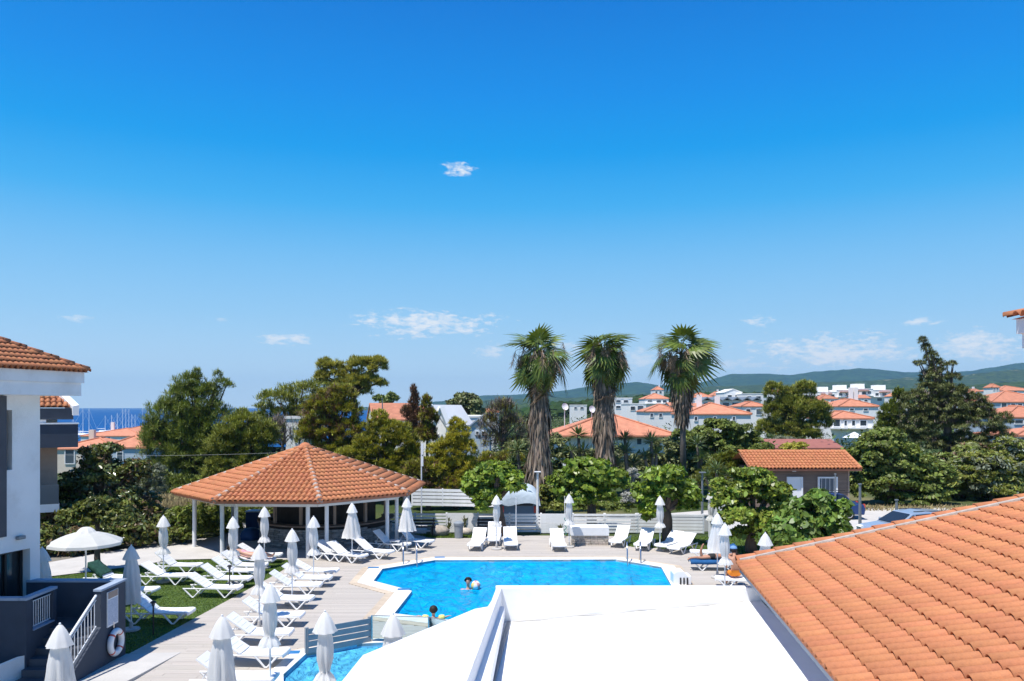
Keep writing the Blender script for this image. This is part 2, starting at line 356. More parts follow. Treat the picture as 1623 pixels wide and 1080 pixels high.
# scattered far trees on the plain, one mass nobody could count
def far_wood():
    rg = np.random.default_rng(11); n = 5200
    az = rg.uniform(-.02, .75, n); D = np.exp(rg.uniform(np.log(420), np.log(2600), n)); x = az * D
    z0 = terrain(x, D); r = rg.uniform(2.5, 6, n)
    base = np.array([(math.cos(a) * c, math.sin(a) * c, s) for s, c in ((-.4, .75), (.25, 1.), (.75, .6)) for a in np.arange(6) * math.pi / 3] + [(0, 0, 1.)])
    f = [(i, (i + 1) % 6, 6 + (i + 1) % 6, 6 + i) for i in range(6)] + [(6 + i, 6 + (i + 1) % 6, 12 + (i + 1) % 6, 12 + i) for i in range(6)] + [(12 + i, 12 + (i + 1) % 6, 18, 18) for i in range(6)]
    jit = rg.uniform(.75, 1.25, (n, 19, 1))
    v = base[None] * jit * r[:, None, None]; v[:, :, 0] += x[:, None]; v[:, :, 1] += D[:, None]; v[:, :, 2] = v[:, :, 2] * .9 + (z0 + r * .6)[:, None]
    quads = np.array([q for q in f if q[2] != q[3]]); tris = np.array([q[:3] for q in f if q[2] == q[3]])
    me = bpy.data.meshes.new('far_woodland')
    fv = (np.arange(n)[:, None, None] * 19 + quads[None]).reshape(-1, 4); tv = (np.arange(n)[:, None, None] * 19 + tris[None]).reshape(-1, 3)
    me.from_pydata(v.reshape(-1, 3).tolist(), [], fv.tolist() + tv.tolist())
    return tag(link_mesh('far_woodland', me, mat('far_foliage', (.028, .05, .016), .9, island=.4, hue=.03, spec=.05)), 'scattered dark green trees on the plain beyond the town', 'woodland', kind='stuff')
far_wood()

# ---------------------------------------------------------------- plan polygons of the pool terrace (metres, read from the photo)
def P2(l): return [G(*p).xy.to_tuple() for p in l]
POOL = P2([(592, 922), (606, 903), (690, 889), (976, 888), (1048, 900), (1064, 929)]) + [(5.5, 24.6), (4.6, 22.9), (-1.0, 23.0)] + P2([(625, 974), (653, 938)])
KID = P2([(449, 1071), (486, 1037), (566, 1022), (607, 1020)]) + [(-1.0, 21.2), (-1.2, 16.5), (-4.6, 16.0)]
LAWN = P2([(203, 1037), (440, 909), (475, 887), (340, 886.5), (271, 888), (215, 898)]) + [(-19.5, 27.5), (-19.5, 20.3), (-12, 20.0)]
PATH = P2([(475, 886.5), (340, 886), (271, 887.5), (215, 897.5)]) + [(-19.6, 27.6), (-29, 28), (-29, 30)] + P2([(70, 893), (250, 861), (345, 851)]) + [(-15.5, 43.2), (-4.6, 43.2), (-4.0, 35.6)] + P2([(640, 873), (600, 880), (560, 884)])
GRASSR = P2([(990, 866), (1040, 869), (1120, 874), (1190, 880)]) + [(17, 33.5), (17, 38.6), (8.2, 38.6), (5.2, 38.6)]
GRASSL = P2([(684, 853), (765, 853), (772, 846)]) + [(-1.4, 39.4), (-5.0, 39.4)]
def offset_poly(p, d):
    n = len(p); a = sum(p[i][0] * p[(i + 1) % n][1] - p[(i + 1) % n][0] * p[i][1] for i in range(n)); s = 1 if a > 0 else -1; out = []
    for i in range(n):
        a0, a1, a2 = Vector(p[i - 1]), Vector(p[i]), Vector(p[(i + 1) % n])
        e1 = (a1 - a0).normalized(); e2 = (a2 - a1).normalized(); n1 = Vector((e1.y, -e1.x)) * s; n2 = Vector((e2.y, -e2.x)) * s
        b = (n1 + n2).normalized(); k = d / max(b.dot(n1), .35); out.append(tuple(a1 + b * k))
    return out
POOLC, KIDC = offset_poly(POOL, .55), offset_poly(KID, .40)
POOLT, KIDT = offset_poly(POOL, .83), offset_poly(KID, .55)
DECK = [(-13.5, 12.5), (14.5, 12.5), (14.5, 34.0), (13.5, 35.5), (8.6, 38.55), (-5.2, 39.3), (-5.2, 38), (-13.6, 28)]
def sheet(name, outer, z, m, holes=(), kind='structure', **k):
    loops = [outer] + list(holes); vs = [(p[0], p[1], z) for l in loops for p in l]
    tri = tessellate_polygon([[Vector((p[0], p[1], 0)) for p in l] for l in loops])
    return tag(MB().add(vs, tri).build(name, m, **k), kind=kind)
sheet('deck_base', [(-40, -5), (40, -5), (40, 39.0), (-40, 39.0)], -.035, M_decksub, [POOL, KID])
sheet('path', PATH, .004, M_paving)
lawn = sheet('lawn', LAWN, -.012, M_lawn)
sheet('grass_bed', GRASSR, -.012, M_lawn); sheet('grass_bed', GRASSL, -.012, M_lawn)

def crossings(poly, y):
    xs = []
    for i in range(len(poly)):
        (x0, y0), (x1, y1) = poly[i], poly[(i + 1) % len(poly)]
        if (y0 > y) != (y1 > y): xs.append(x0 + (y - y0) * (x1 - x0) / (y1 - y0))
    xs.sort(); return list(zip(xs[::2], xs[1::2]))
def subtract(iv, cut):
    for (c0, c1) in cut:
        new = []
        for (a, b) in iv:
            if c1 <= a or c0 >= b: new.append((a, b)); continue
            if c0 > a: new.append((a, c0))
            if c1 < b: new.append((c1, b))
        iv = new
    return iv
# the deck: boards laid in rows with 6 mm joints
deck = tag(bpy.data.objects.new('deck', None), kind='structure'); C.objects.link(deck)
deck['label'] = 'pale timber deck boards laid round the pool'
rows = []; W = .145; y = 12.6; rr = random.Random(3)
excl = [LAWN, PATH, GRASSR, GRASSL, POOLT, KIDT]
while y < 39.2:
    iv = crossings(DECK, y)
    for e in excl: iv = subtract(iv, crossings(e, y))
    for (a, b) in iv:
        x = a; L0 = rr.uniform(1.2, 3.6)
        while x < b - .05:
            x1 = min(x + L0, b)
            if b - x1 < .4: x1 = b
            rows.append((x + .003, x1 - .003, y)); x = x1; L0 = 3.6
    y += W + .006
def visible(x, y, m=.05): return y > 15 and abs(x / y) < .65 + m
vis = sorted([r for r in rows if visible((r[0] + r[1]) / 2, r[2], .12) and r[0] < 3], key=lambda r: r[2])
near = [r for r in vis if r[2] > 17.2 and r[1] < -1.0 or r[2] > 26][:300]; ns = set(near)
unit = MB().box((0, 0, -.0125), (1, W, .025)).mesh('board')
for (a, b, yy) in near:
    o = link_mesh('board', unit, M_board, deck) if not unit.materials else bpy.data.objects.new('board', unit)
    if o.name not in C.objects: C.objects.link(o)
    o.parent = deck; o.location = ((a + b) / 2, yy, rr.uniform(-.0015, .0015)); o.scale = (b - a, 1, 1)
mb = MB()
for r in rows:
    if r not in ns: mb.box(((r[0] + r[1]) / 2, r[2], -.0125), (r[1] - r[0], W, .025))
tag(link_mesh('board_field', mb.mesh('board_field', fix=False), M_board, deck), kind='stuff')

# coping: stones round both pools, with a tan outer strip
def ring_pieces(name, inner, outer, z, hgt, step, m, parent, gap=.008, closed_from=0):
    n = len(inner); k = 0
    for i in range(n):
        a0, a1 = Vector(inner[i]), Vector(inner[(i + 1) % n]); b0, b1 = Vector(outer[i]), Vector(outer[(i + 1) % n])
        L0 = (a1 - a0).length; c = max(1, round(L0 / step)); g = gap / max(L0, .1)
        for j in range(c):
            t0, t1 = j / c + g / 2, (j + 1) / c - g / 2
            q = [a0.lerp(a1, t0), a0.lerp(a1, t1), b0.lerp(b1, t1), b0.lerp(b1, t0)]
            if not any(p.y > 15 for p in q): continue
            ce = sum(q, Vector((0, 0))) / 4
            mb = MB().prism([tuple(p - ce) for p in q], -.05, hgt)
            o = mb.build(name, m, parent, local=True); o.location = (ce.x, ce.y, z)
pool = empty('swimming_pool', (0, 0, 0), 'large blue angular main swimming pool with white stone coping', 'pool')
kid = empty('paddling_pool', (0, 0, 0), 'small shallow blue paddling pool behind the grey slat fence', 'pool')
def pool_tiles(name, c1, c2):
    m = bpy.data.materials.new(name); m.use_nodes = True; t = m.node_tree; N = t.nodes.new; L = t.links.new; p = t.nodes['Principled BSDF']
    tc = N('ShaderNodeTexCoord'); br = N('ShaderNodeTexBrick'); br.offset = 0; br.inputs['Scale'].default_value = 6; br.inputs['Mortar Size'].default_value = .012
    br.inputs['Brick Width'].default_value = .5; br.inputs['Row Height'].default_value = .5
    br.inputs['Color1'].default_value = (*c1, 1); br.inputs['Color2'].default_value = (*c2, 1); br.inputs['Mortar'].default_value = (.35, .6, .75, 1); L(tc.outputs['Object'], br.inputs['Vector']); L(br.outputs[0], p.inputs['Base Color'])
    p.inputs['Roughness'].default_value = .5; return m
def water_mat(name, tint, scale, strength, ior=1.10, body=(.0, .455, .86)):
    m = bpy.data.materials.new(name); m.use_nodes = True; t = m.node_tree; N = t.nodes.new; L = t.links.new; t.nodes.remove(t.nodes['Principled BSDF'])
    tr = N('ShaderNodeBsdfTransparent'); tr.inputs[0].default_value = (*tint, 1)
    gl = N('ShaderNodeBsdfGlossy'); gl.inputs['Roughness'].default_value = .09
    fr = N('ShaderNodeFresnel'); fr.inputs[0].default_value = ior
    mx = N('ShaderNodeMixShader'); tc = N('ShaderNodeTexCoord')
    mp = N('ShaderNodeMapping'); mp.inputs['Scale'].default_value = (1.3, .75, 1); L(tc.outputs['Object'], mp.inputs[0])
    n = N('ShaderNodeTexNoise'); n.inputs['Scale'].default_value = scale; n.inputs['Detail'].default_value = 5; n.inputs['Roughness'].default_value = .6; n.inputs['Distortion'].default_value = 1.2; L(mp.outputs[0], n.inputs['Vector'])
    b = N('ShaderNodeBump'); b.inputs['Strength'].default_value = strength; b.inputs['Distance'].default_value = .30; L(n.outputs[0], b.inputs['Height'])
    L(b.outputs[0], gl.inputs['Normal']); L(b.outputs[0], fr.inputs['Normal'])
    # suspended light in the water: part of the surface scatters blue, shaded by the ripples
    df = N('ShaderNodeBsdfDiffuse'); df.inputs[0].default_value = (*body, 1); b2 = N('ShaderNodeBump'); b2.inputs['Strength'].default_value = 1; b2.inputs['Distance'].default_value = .5; L(n.outputs[0], b2.inputs['Height']); L(b2.outputs[0], df.inputs['Normal'])
    md = N('ShaderNodeMixShader'); md.inputs[0].default_value = .84; L(tr.outputs[0], md.inputs[1]); L(df.outputs[0], md.inputs[2])
    L(fr.outputs[0], mx.inputs[0]); L(md.outputs[0], mx.inputs[1]); L(gl.outputs[0], mx.inputs[2]); L(mx.outputs[0], t.nodes['Material Output'].inputs[0]); return m
def make_pool(root, poly, cop, strip, depth, mt, mw, wz=-.09, band=None):
    n = len(poly); vs = [(p[0], p[1], .02) for p in poly] + [(p[0], p[1], -depth) for p in poly]
    tri = tessellate_polygon([[Vector((p[0], p[1], 0)) for p in poly]])
    MB().add(vs, [(i, (i + 1) % n, n + (i + 1) % n, n + i) for i in range(n)] + [tuple(n + i for i in q) for q in tri]).build('basin', mt, root)
    # gently heaving real water surface
    w = MB().add([(p[0], p[1], wz) for p in poly], tri).build('water', mw, root)
    if w.data.polygons[0].normal.z < 0: w.data.flip_normals()
    ring_pieces('coping_stone', poly, cop, .0, .03, .62, M_coping, root)
    ring_pieces('edge_strip', [tuple(Vector(a).lerp(Vector(b), .02)) for a, b in zip(cop, strip)], strip, 0, .012, 1.2, M_tanstrip, root)
M_pooltile = pool_tiles('pool_mosaic', (.06, .60, .84), (.05, .54, .80)); M_kidtile = pool_tiles('paddling_mosaic', (.24, .60, .82), (.18, .54, .80))
make_pool(pool, POOL, POOLC, POOLT, 1.35, M_pooltile, water_mat('pool_water', (.42, .88, .985), 1.5, .42))
make_pool(kid, KID, KIDC, KIDT, .55, M_kidtile, water_mat('paddling_water', (.66, .92, .98), 2.4, .22, body=(.12, .60, .92)))
M_depth = mat('blue_marker_tile', (.03, .17, .4), .4)
for (px, py) in ((697, 884.5), (640, 935.5), (592, 901), (462, 1036)):
    o = MB().box((0, 0, .017), (.42, .26, .034), rz=.1).build('depth_marker', M_depth, pool if px != 462 else kid, local=True); o.location = G(px, py)

# grass: real blades, one mass
def blades(name, poly, n, hgt, m, seed, lab, wid=.02, cat='grass', zf=None):
    rg = np.random.default_rng(seed); P = np.array(poly); lo, hi = P.min(0), P.max(0); pts = []
    from mathutils.geometry import intersect_point_quad_2d
    tri = tessellate_polygon([[Vector((p[0], p[1], 0)) for p in poly]]); T = np.array([[poly[i] for i in q] for q in tri])
    A = np.abs((T[:, 1, 0] - T[:, 0, 0]) * (T[:, 2, 1] - T[:, 0, 1]) - (T[:, 2, 0] - T[:, 0, 0]) * (T[:, 1, 1] - T[:, 0, 1]))
    k = rg.choice(len(T), n, p=A / A.sum()); u = rg.random((n, 2)); s = u.sum(1) > 1; u[s] = 1 - u[s]
    p = T[k, 0] + (T[k, 1] - T[k, 0]) * u[:, :1] + (T[k, 2] - T[k, 0]) * u[:, 1:]
    a = rg.uniform(0, 6.28, n); w = wid * rg.uniform(.6, 1.4, n); h = hgt * rg.uniform(.5, 1.3, n)
    lean = rg.normal(0, .45, (n, 2)) * h[:, None]
    z0 = zf(p[:, 0], p[:, 1]) if zf else np.full(n, -.012)
    d = np.stack([np.cos(a), np.sin(a)], -1) * w[:, None]
    v = np.zeros((n, 3, 3)); v[:, 0, :2] = p - d; v[:, 1, :2] = p + d; v[:, 2, :2] = p + lean; v[:, :2, 2] = z0[:, None]; v[:, 2, 2] = z0 + h
    me = np_mesh(name, v.reshape(-1, 3), np.arange(n * 3).reshape(n, 3))
    return tag(link_mesh(name, me, m), lab, cat, kind='stuff')
blades('lawn_grass', LAWN, 80000, .022, M_grass, 2, 'mown dark green lawn grass under the loungers on the left')
blades('bed_grass', GRASSR, 16000, .06, M_grass, 4, 'green grass under the trees right of the pool')
blades('verge_grass', GRASSL, 5000, .06, M_grass, 5, 'strip of grass by the grey waste bin')
# pale concrete road behind the fence, with a rough verge
ROAD = [(-3.5, 41.2), (60, 40.2), (60, 49.0), (40, 50.0), (14, 49.6), (9, 47), (-3.5, 46.5)]
tag(MB().prism(ROAD, -.2, .0).build('road', M_paving), kind='structure')
blades('road_verge_grass', [(14.5, 50.2), (30, 50.6), (44, 50.4), (44, 47.6), (22, 48.2)], 2600, .22, M_drygrass, 6, 'dry grass along the pale road by the brown cabin', .04)
blades('bank_grass', [(-26, 46), (-19, 45), (-16, 53), (-30, 57)], 9000, .45, M_drygrass, 8, 'dry yellow grass on the bank left of the pavilion', .05, zf=terrain)
# ---------------------------------------------------------------- tiled roofs, tile by tile
def tile_geom(w, L, n=7):
    pts = [(-w / 2 + w * t, .074 * math.sin(math.pi * min(t / .76, 1)) ** .6 if t < .76 else -.030 * math.sin(math.pi * (t - .76) / .24)) for t in (0, .05, .18, .38, .58, .71, .76, .88, 1)]; n = len(pts) - 1
    vs = []; fs = []
    for (x, z) in pts: vs.append((x, -L / 2, z + .040))      # lower end, lifted onto the course below
    for (x, z) in pts: vs.append((x, L / 2, z))
    for (x, z) in pts: vs.append((x * .97, -L / 2 + .004, z + .024))   # thickness of the open end
    for (x, z) in pts: vs.append((x * .96, -L / 2 + .09, z + .012))
    k = n + 1
    for i in range(n):
        fs += [(i, i + 1, k + i + 1, k + i), (2 * k + i, 2 * k + i + 1, i + 1, i), (3 * k + i, 3 * k + i + 1, 2 * k + i + 1, 2 * k + i)]
    return np.array(vs), np.array(fs)
def frame_m(o, a, u, n):
    return Matrix(((a.x, u.x, n.x, o.x), (a.y, u.y, n.y, o.y), (a.z, u.z, n.z, o.z), (0, 0, 0, 1)))
def facet_frames(o, a, u, la, lu, w, ex, inside=None, rg=random.Random(5)):
    """tile frames on a roof plane: o = eave corner, a = along the eave, u = up the slope"""
    o, a, u = Vector(o), Vector(a).normalized(), Vector(u).normalized(); n = a.cross(u).normalized()
    if n.z < 0: n = -n
    out = []; nc = max(1, round(la / w)); w = la / nc; nr = max(1, int(lu / ex) + 1)
    for r in range(nr):
        for c in range(nc):
            x = (c + .5) * w; s = r * ex + ex * .5
            if inside and not inside(x, s): continue
            j = Matrix.Rotation(rg.gauss(0, .012), 4, 'Z') @ Matrix.Rotation(rg.gauss(0, .008), 4, 'X')
            out.append(frame_m(o + a * x + u * s + n * (.02 + rg.gauss(0, .003)), a, u, n) @ j)
    return out
def place_tiles(parent, frames, w, L, m, n_ind=300, name='tile', see=None, local=False):
    V, Fc = tile_geom(w, L); pl = Vector((0, 0, 0)) if local else chain_loc(parent); cp = Vector((0, 0, H))
    def score(f):
        p = f.translation; d = (p - cp).length
        if see and not see(p): d += 1e4
        return d
    frames = sorted(frames, key=score)
    me = np_mesh(name, V, Fc); me.polygons.foreach_set('use_smooth', [True] * len(Fc)); me.materials.append(m)
    for f in frames[:n_ind]:
        o = bpy.data.objects.new(name, me); C.objects.link(o); o.parent = parent; o.matrix_local = Matrix.Translation(-pl) @ f
    rest = frames[n_ind:]
    if rest:
        A = np.array([np.array(f) for f in rest]); vv = np.einsum('kij,nj->kni', A[:, :3, :3], V) + A[:, None, :3, 3]
        ff = (np.arange(len(rest))[:, None, None] * len(V) + Fc[None]).reshape(-1, 4)
        me2 = np_mesh(name + '_field', vv.reshape(-1, 3), ff); me2.polygons.foreach_set('use_smooth', [True] * len(ff))
        o = link_mesh(name + '_field', me2, m, parent, local); tag(o, kind='stuff')
def inpic(p, m=40):
    if p.y < 1: return False
    px = HX + F * p.x / p.y; py = HY + F * (H - p.z) / p.y
    return -m < px < 1623 + m and py < 1080 + m
def ridge_tiles(parent, p0, p1, r, step, m, up=Vector((0, 0, 1)), name='ridge_tile', lift=.0):
    p0, p1 = Vector(p0), Vector(p1); d = (p1 - p0); L = d.length; d.normalize(); s = d.cross(up).normalized(); n = s.cross(d).normalized()
    V = []; Fc = []; k = 8
    for e, (y, rr_) in enumerate(((0, r * 1.12), (step * 1.12, r * .92))):
        for i in range(k + 1): a = math.pi * i / k; V.append((rr_ * math.cos(a), y, rr_ * math.sin(a) * .8 + (.012 if e == 0 else 0)))
    for i in range(k + 1): a = math.pi * i / k; V.append((r * .97 * math.cos(a), .01, r * .97 * math.sin(a) * .8 - .006))
    for i in range(k): Fc += [(i, i + 1, k + 2 + i, k + 1 + i), (2 * k + 2 + i, 2 * k + 3 + i, i + 1, i)]
    me = np_mesh(name, np.array(V), np.array(Fc)); me.polygons.foreach_set('use_smooth', [True] * len(Fc)); me.materials.append(m)
    for i in range(int(L / step)):
        o = bpy.data.objects.new(name, me); C.objects.link(o); o.parent = parent
        o.matrix_local = Matrix.Translation(-chain_loc(parent)) @ frame_m(p0 + d * step * i + n * lift, s, d, n) @ Matrix.Rotation(random.gauss(0, .015), 4, 'Z')

# ---- tiled restaurant wing in the right foreground
c1 = Vector((4.54, 15.75, 3.2)); uu = Vector((-.115, -.993, 0)); ee = Vector((.993, -.115, .245)).normalized(); eh = Vector((.993, -.115, 0))
wing = empty('restaurant_wing', (8, 12, 0), 'low building in the right foreground with a big terracotta tiled roof', 'building')
mb = MB(); inner = c1 + eh * .35 + uu * .3; far_r = inner + eh * 7.6; q = [inner, far_r, far_r + uu * 10, inner + uu * 10]
mb.prism([(p.x, p.y) for p in q], 0, lambda x, y: 3.2 + .247 * ((Vector((x, y, 0)) - Vector((c1.x, c1.y, 0))).dot(eh)) - .12); mb.build('wall', M_white, wing)
mb = MB(); a_, b_ = c1 + Vector((0, 0, -.03)), c1 + ee * 8.5 + Vector((0, 0, -.03))
vs = [a_, b_, b_ + uu * 10.3, a_ + uu * 10.3]; vs += [v - Vector((0, 0, .09)) for v in vs]
mb.add(vs, [(0, 1, 2, 3), (7, 6, 5, 4), (0, 4, 5, 1), (1, 5, 6, 2), (2, 6, 7, 3), (3, 7, 4, 0)]); wroof = mb.build('roof', M_tile2, wing)
place_tiles(wroof, [f for f in facet_frames(c1 + uu * .25 - ee * .06, uu, ee, 9.9, 8.3, .215, .385) if inpic(f.translation, 1200)], .222, .45, M_tile, 300, see=inpic)
nn_ = uu.cross(ee); nn_ = nn_ if nn_.z > 0 else -nn_
MB().extr([(0, -.05), (0, .135), (.07, .128), (.12, -.05)], c1 + uu * .19, uu, nn_, ee * 8.4).build('mortar_fillet', M_mortar, wroof)
ridge_tiles(wroof, c1 + uu * .06 - ee * .05, c1 + uu * .06 + ee * 8.4, .155, .385, M_tile, up=nn_, name='verge_tile', lift=.03)
MB().box(tuple(c1 + uu * 5 + eh * .05 + Vector((0, 0, -.14))), (.10, 10, .09), rz=-math.atan2(.115, .993)).build('gutter', M_fenceg, wing, bevel=.02)

# ---- white flat-roofed building in front of the pool
zp = 2.9
corner_in = G(795, 931, zp); near_in = G(740, 1080, zp); near_out = G(699, 1080, zp); corner_out = G(779, 951, zp)
dirp = (near_in - corner_in).normalized()
far_in = corner_in + dirp * 7.0; dout = (near_out - corner_out).normalized(); far_out = corner_out + dout * 6.0
right_in = Vector((4.62, corner_in.y - .02, zp))
flat = empty('flat_roof_building', (1.8, 12, 0), 'white flat roofed building with low parapets in the bottom centre', 'building')
roofz = lambda x, y: 2.22 + .088 * max(0, x + .2)
MB().prism([(corner_in.x - .02, corner_in.y + .14), (4.75, 15.08), (4.2, 6.5), (far_in.x - .02, far_in.y)], 0, 2.1).build('wall', M_white, flat)
pts = [(corner_in.x + .05, corner_in.y - .0), (4.72, 15.0), (4.15, 6.5), (far_in.x + .05, far_in.y)]
# roof membrane: sloping sheet of laid strips
N_ = 14; vs = []; fs = []
for i in range(N_ + 1):
    for j in range(2):
        t = i / N_; a = Vector(pts[0]).lerp(Vector(pts[1]), t); b = Vector(pts[3]).lerp(Vector(pts[2]), t); p = a if j == 0 else b
        vs.append((p.x, p.y, roofz(p.x, p.y) + .006 * math.sin(i * 2.1 + j)))
    if i: fs.append((2 * i - 2, 2 * i, 2 * i + 1, 2 * i - 1))
MB().add(vs, fs).build('roof_membrane', M_whiteroof, flat, smooth_=True)
MB().add([(pts[0][0], pts[0][1], 2.1), (pts[1][0], pts[1][1], 2.1), (pts[2][0], pts[2][1], 2.1), (pts[3][0], pts[3][1], 2.1)], [(0, 1, 2, 3)]).build('roof_slab', M_white, flat)
# back parapet, sealed seam and left parapet with its gutter
MB().prism([(corner_in.x - .10, corner_in.y), (right_in.x + .15, right_in.y), (right_in.x + .15, right_in.y + .17), (corner_in.x - .12, corner_in.y + .17)], 2.05, zp).build('parapet', M_whiteroof, flat, bevel=.02)
lp = [(corner_in.x + .004, corner_in.y - .004), (far_in.x, far_in.y), (far_out.x, far_out.y), (corner_out.x, corner_out.y), (corner_in.x - .101, corner_in.y - .02)]
MB().prism(lp, 1.9, zp - .004).build('parapet', M_white, flat, bevel=.015)
gx = Vector((corner_in.x + .10, corner_in.y - .05)); gd = Vector((dirp.x, dirp.y)).normalized()
MB().prism([tuple(gx), tuple(gx + gd * 7), tuple(gx + gd * 7 + Vector((.075, 0))), tuple(gx + Vector((.075, 0)))], 2.2, 2.275).build('gutter', M_greymetal, flat)
sp = [(corner_in.x + .2 + i * .22, roofz(corner_in.x + .2 + i * .22, 0) + .012 + .01 * math.sin(i * 1.3)) for i in range(21)]
MB().tube([(x, corner_in.y - .035 - .03 * math.sin(i * .9), z) for i, (x, z) in enumerate(sp)], .014, 6).build('sealant_seam', M_paving, flat)
# lower white canopy slab to its left
canopy = empty('white_canopy', (-1.6, 11, 0), 'lower white slab canopy jutting out left of the flat roofed building', 'canopy')
cs = [G(752, 965, 2.6).xy, G(777, 960.6, 2.6).xy, G(800, 961, 2.6).xy, Vector((-.4, 8.2)), Vector((-2.5, 8.2)), G(541, 1080, 2.6).xy, G(575, 1038, 2.6).xy]
MB().prism([tuple(p) for p in cs], 2.38, 2.6).build('slab', M_trim, canopy, bevel=.015)
for p in ((-2.1, 11.2), (-.9, 13.7), (-2.2, 8.6)): MB().tube([(p[0], p[1], 0), (p[0], p[1], 2.39)], .06, 12).build('post', M_trim, canopy)

# ---- corner of the upper building at the right edge
up = empty('upper_floor_building', (11.5, 11, 0), 'white eave corner with a few roof tiles at the right edge of the sky', 'building')
MB().box((11.9, 10.6, 3.6), (5.2, 6.0, 7.4)).build('wall', M_white, up)
MB().box((11.72, 10.9, 7.50), (5.2, 6.4, .26)).build('fascia', M_white, up); MB().box((11.69, 10.92, 7.76), (5.26, 6.5, .26)).build('fascia', M_white, up)
e0 = Vector((9.02, 14.25, 7.90)); 
uroof = MB().add([e0, e0 + Vector((6, 0, 0)), e0 + Vector((6, -6.6, 0)), e0 + Vector((0, -6.6, 0)), e0 + Vector((3, -3.3, .9))], [(0, 1, 4), (1, 2, 4), (2, 3, 4), (3, 0, 4), (3, 2, 1, 0)]).build('roof', M_tile2, up)
place_tiles(uroof, facet_frames(e0 + Vector((-.06, 0, .0)), (0, -1, 0), (.958, 0, .287), 6.6, 3.2, .22, .38, lambda x, s: s * .9 < x < 6.6 - s * .9), .225, .45, M_tile, 60, see=inpic)
ridge_tiles(uroof, e0 + Vector((-.1, .02, .03)), e0 + Vector((3, -3.3, .95)), .11, .38, M_tile)

# ---- left building
u2 = Vector((.286, .958, 0)).normalized(); v2 = Vector((u2.y, -u2.x, 0)); B0 = Vector((-12.15, 20.3, 0))
lb = empty('left_hotel_building', (-15, 18, 0), 'white two storey building at the left edge with a tiled roof and box eave', 'building')
def LB(s, v, z): return B0 - u2 * s + v2 * v + Vector((0, 0, z))
rotlb = math.atan2(v2.y, v2.x)     # local x = v2, local y = u2
RL = Matrix.Rotation(rotlb, 3, 'Z')
def lbox(s0, s1, v0, v1, z0, z1, name, m, parent=lb, **k):
    c = (LB(s0, v0, z0) + LB(s1, v1, z1)) / 2
    return MB().box(c, (abs(v1 - v0), abs(s1 - s0), z1 - z0), rot=RL).build(name, m, parent, **k)
wallm = MB()
for (s0, s1, z0, z1) in ((0, .29, 0, 6.62), (.29, 1.25, 2.74, 4.77), (.29, .80, 4.77, 6.25), (.29, 1.25, 6.25, 6.62), (1.25, 7, 0, 6.62), (.29, 1.25, 0, .9)):
    c = (LB(s0, 0, z0) + LB(s1, -.3, z1)) / 2; wallm.box(c, (.3, s1 - s0, z1 - z0), rot=RL)
for (s0, s1, v0, v1) in ((.0, 7, -.31, -8),):
    c = (LB(0, -.301, 0) + LB(7, -8, 6.62)) / 2; wallm.box(c + v2 * -.5, (6.7, 7, 6.62), rot=RL)
c = (LB(0, -.3, 0) + LB(.28, -.9, 6.62)) / 2; wallm.box(c, (.62, .28, 6.618), rot=RL)
wallm.build('wall', M_white, lb)
lbox(.29, 1.25, -.30, -.34, .9, 2.74, 'door', M_darkglass, lb)
dd = [o for o in lb.children if o.name.startswith('door')][0]
for (s0, s1, z0, z1) in ((.29, .36, .9, 2.74), (.36, 1.2, 2.66, 2.74), (.74, .80, .9, 2.66)): lbox(s0, s1, -.24, -.299, z0, z1, 'frame', M_black, dd)
lbox(.80, 1.25, -.22, -.28, 4.77, 6.25, 'window', M_darkglass, lb)
ww = [o for o in lb.children if o.name.startswith('window')][0]
lbox(.80, .85, -.17, -.219, 4.77, 6.25, 'frame', M_black, ww)
lbox(1.00, 2.2, .06, -.05, 3.15, 6.60, 'slate_panel', M_slate, lb)
lp_ = lbox(.50, .72, .11, .003, 3.02, 3.11, 'wall_lamp', M_greymetal, lb, bevel=.02)
# box eave in two steps
def eave(o, z0, z1, name):
    q = [LB(-o, o, 0), LB(7, o, 0), LB(7, -8.5, 0), LB(-o, -8.5, 0)]
    return MB().prism([(p.x, p.y) for p in q], z0, z1).build(name, M_white, lb)
eave(.66, 6.62, 6.95, 'fascia'); eave(.71, 6.952, 7.24, 'fascia')
ov = .785; ec = LB(-ov, ov, 7.24); tan_s = .52; up_v = (-v2 + Vector((0, 0, tan_s))).normalized(); up_u = (-u2 + Vector((0, 0, tan_s))).normalized()
apex = LB(-ov + 4.4, ov - 4.4, 7.24 + 4.4 * tan_s)
lroof = MB().add([ec, LB(8, ov, 7.24), LB(8, ov - 4.4, 7.24 + 4.4 * tan_s), apex, LB(-ov, ov - 8.8, 7.24)], [(0, 1, 2, 3), (0, 3, 4)]).build('roof', M_tile2, lb)
place_tiles(lroof, facet_frames(ec - up_v * .02, -u2, up_v, 6, 5.0, .155, .27, lambda x, s: x > s * .86 - .05), .16, .33, M_tile, 300, see=inpic)
place_tiles(lroof, facet_frames(ec - up_u * .02, -v2, up_u, 4, 3.0, .155, .27, lambda x, s: x > s * .86 - .05), .16, .33, M_tile, 0, see=inpic)
ridge_tiles(lroof, ec + Vector((0, 0, .04)), apex + Vector((0, 0, .05)), .115, .38, M_tile)

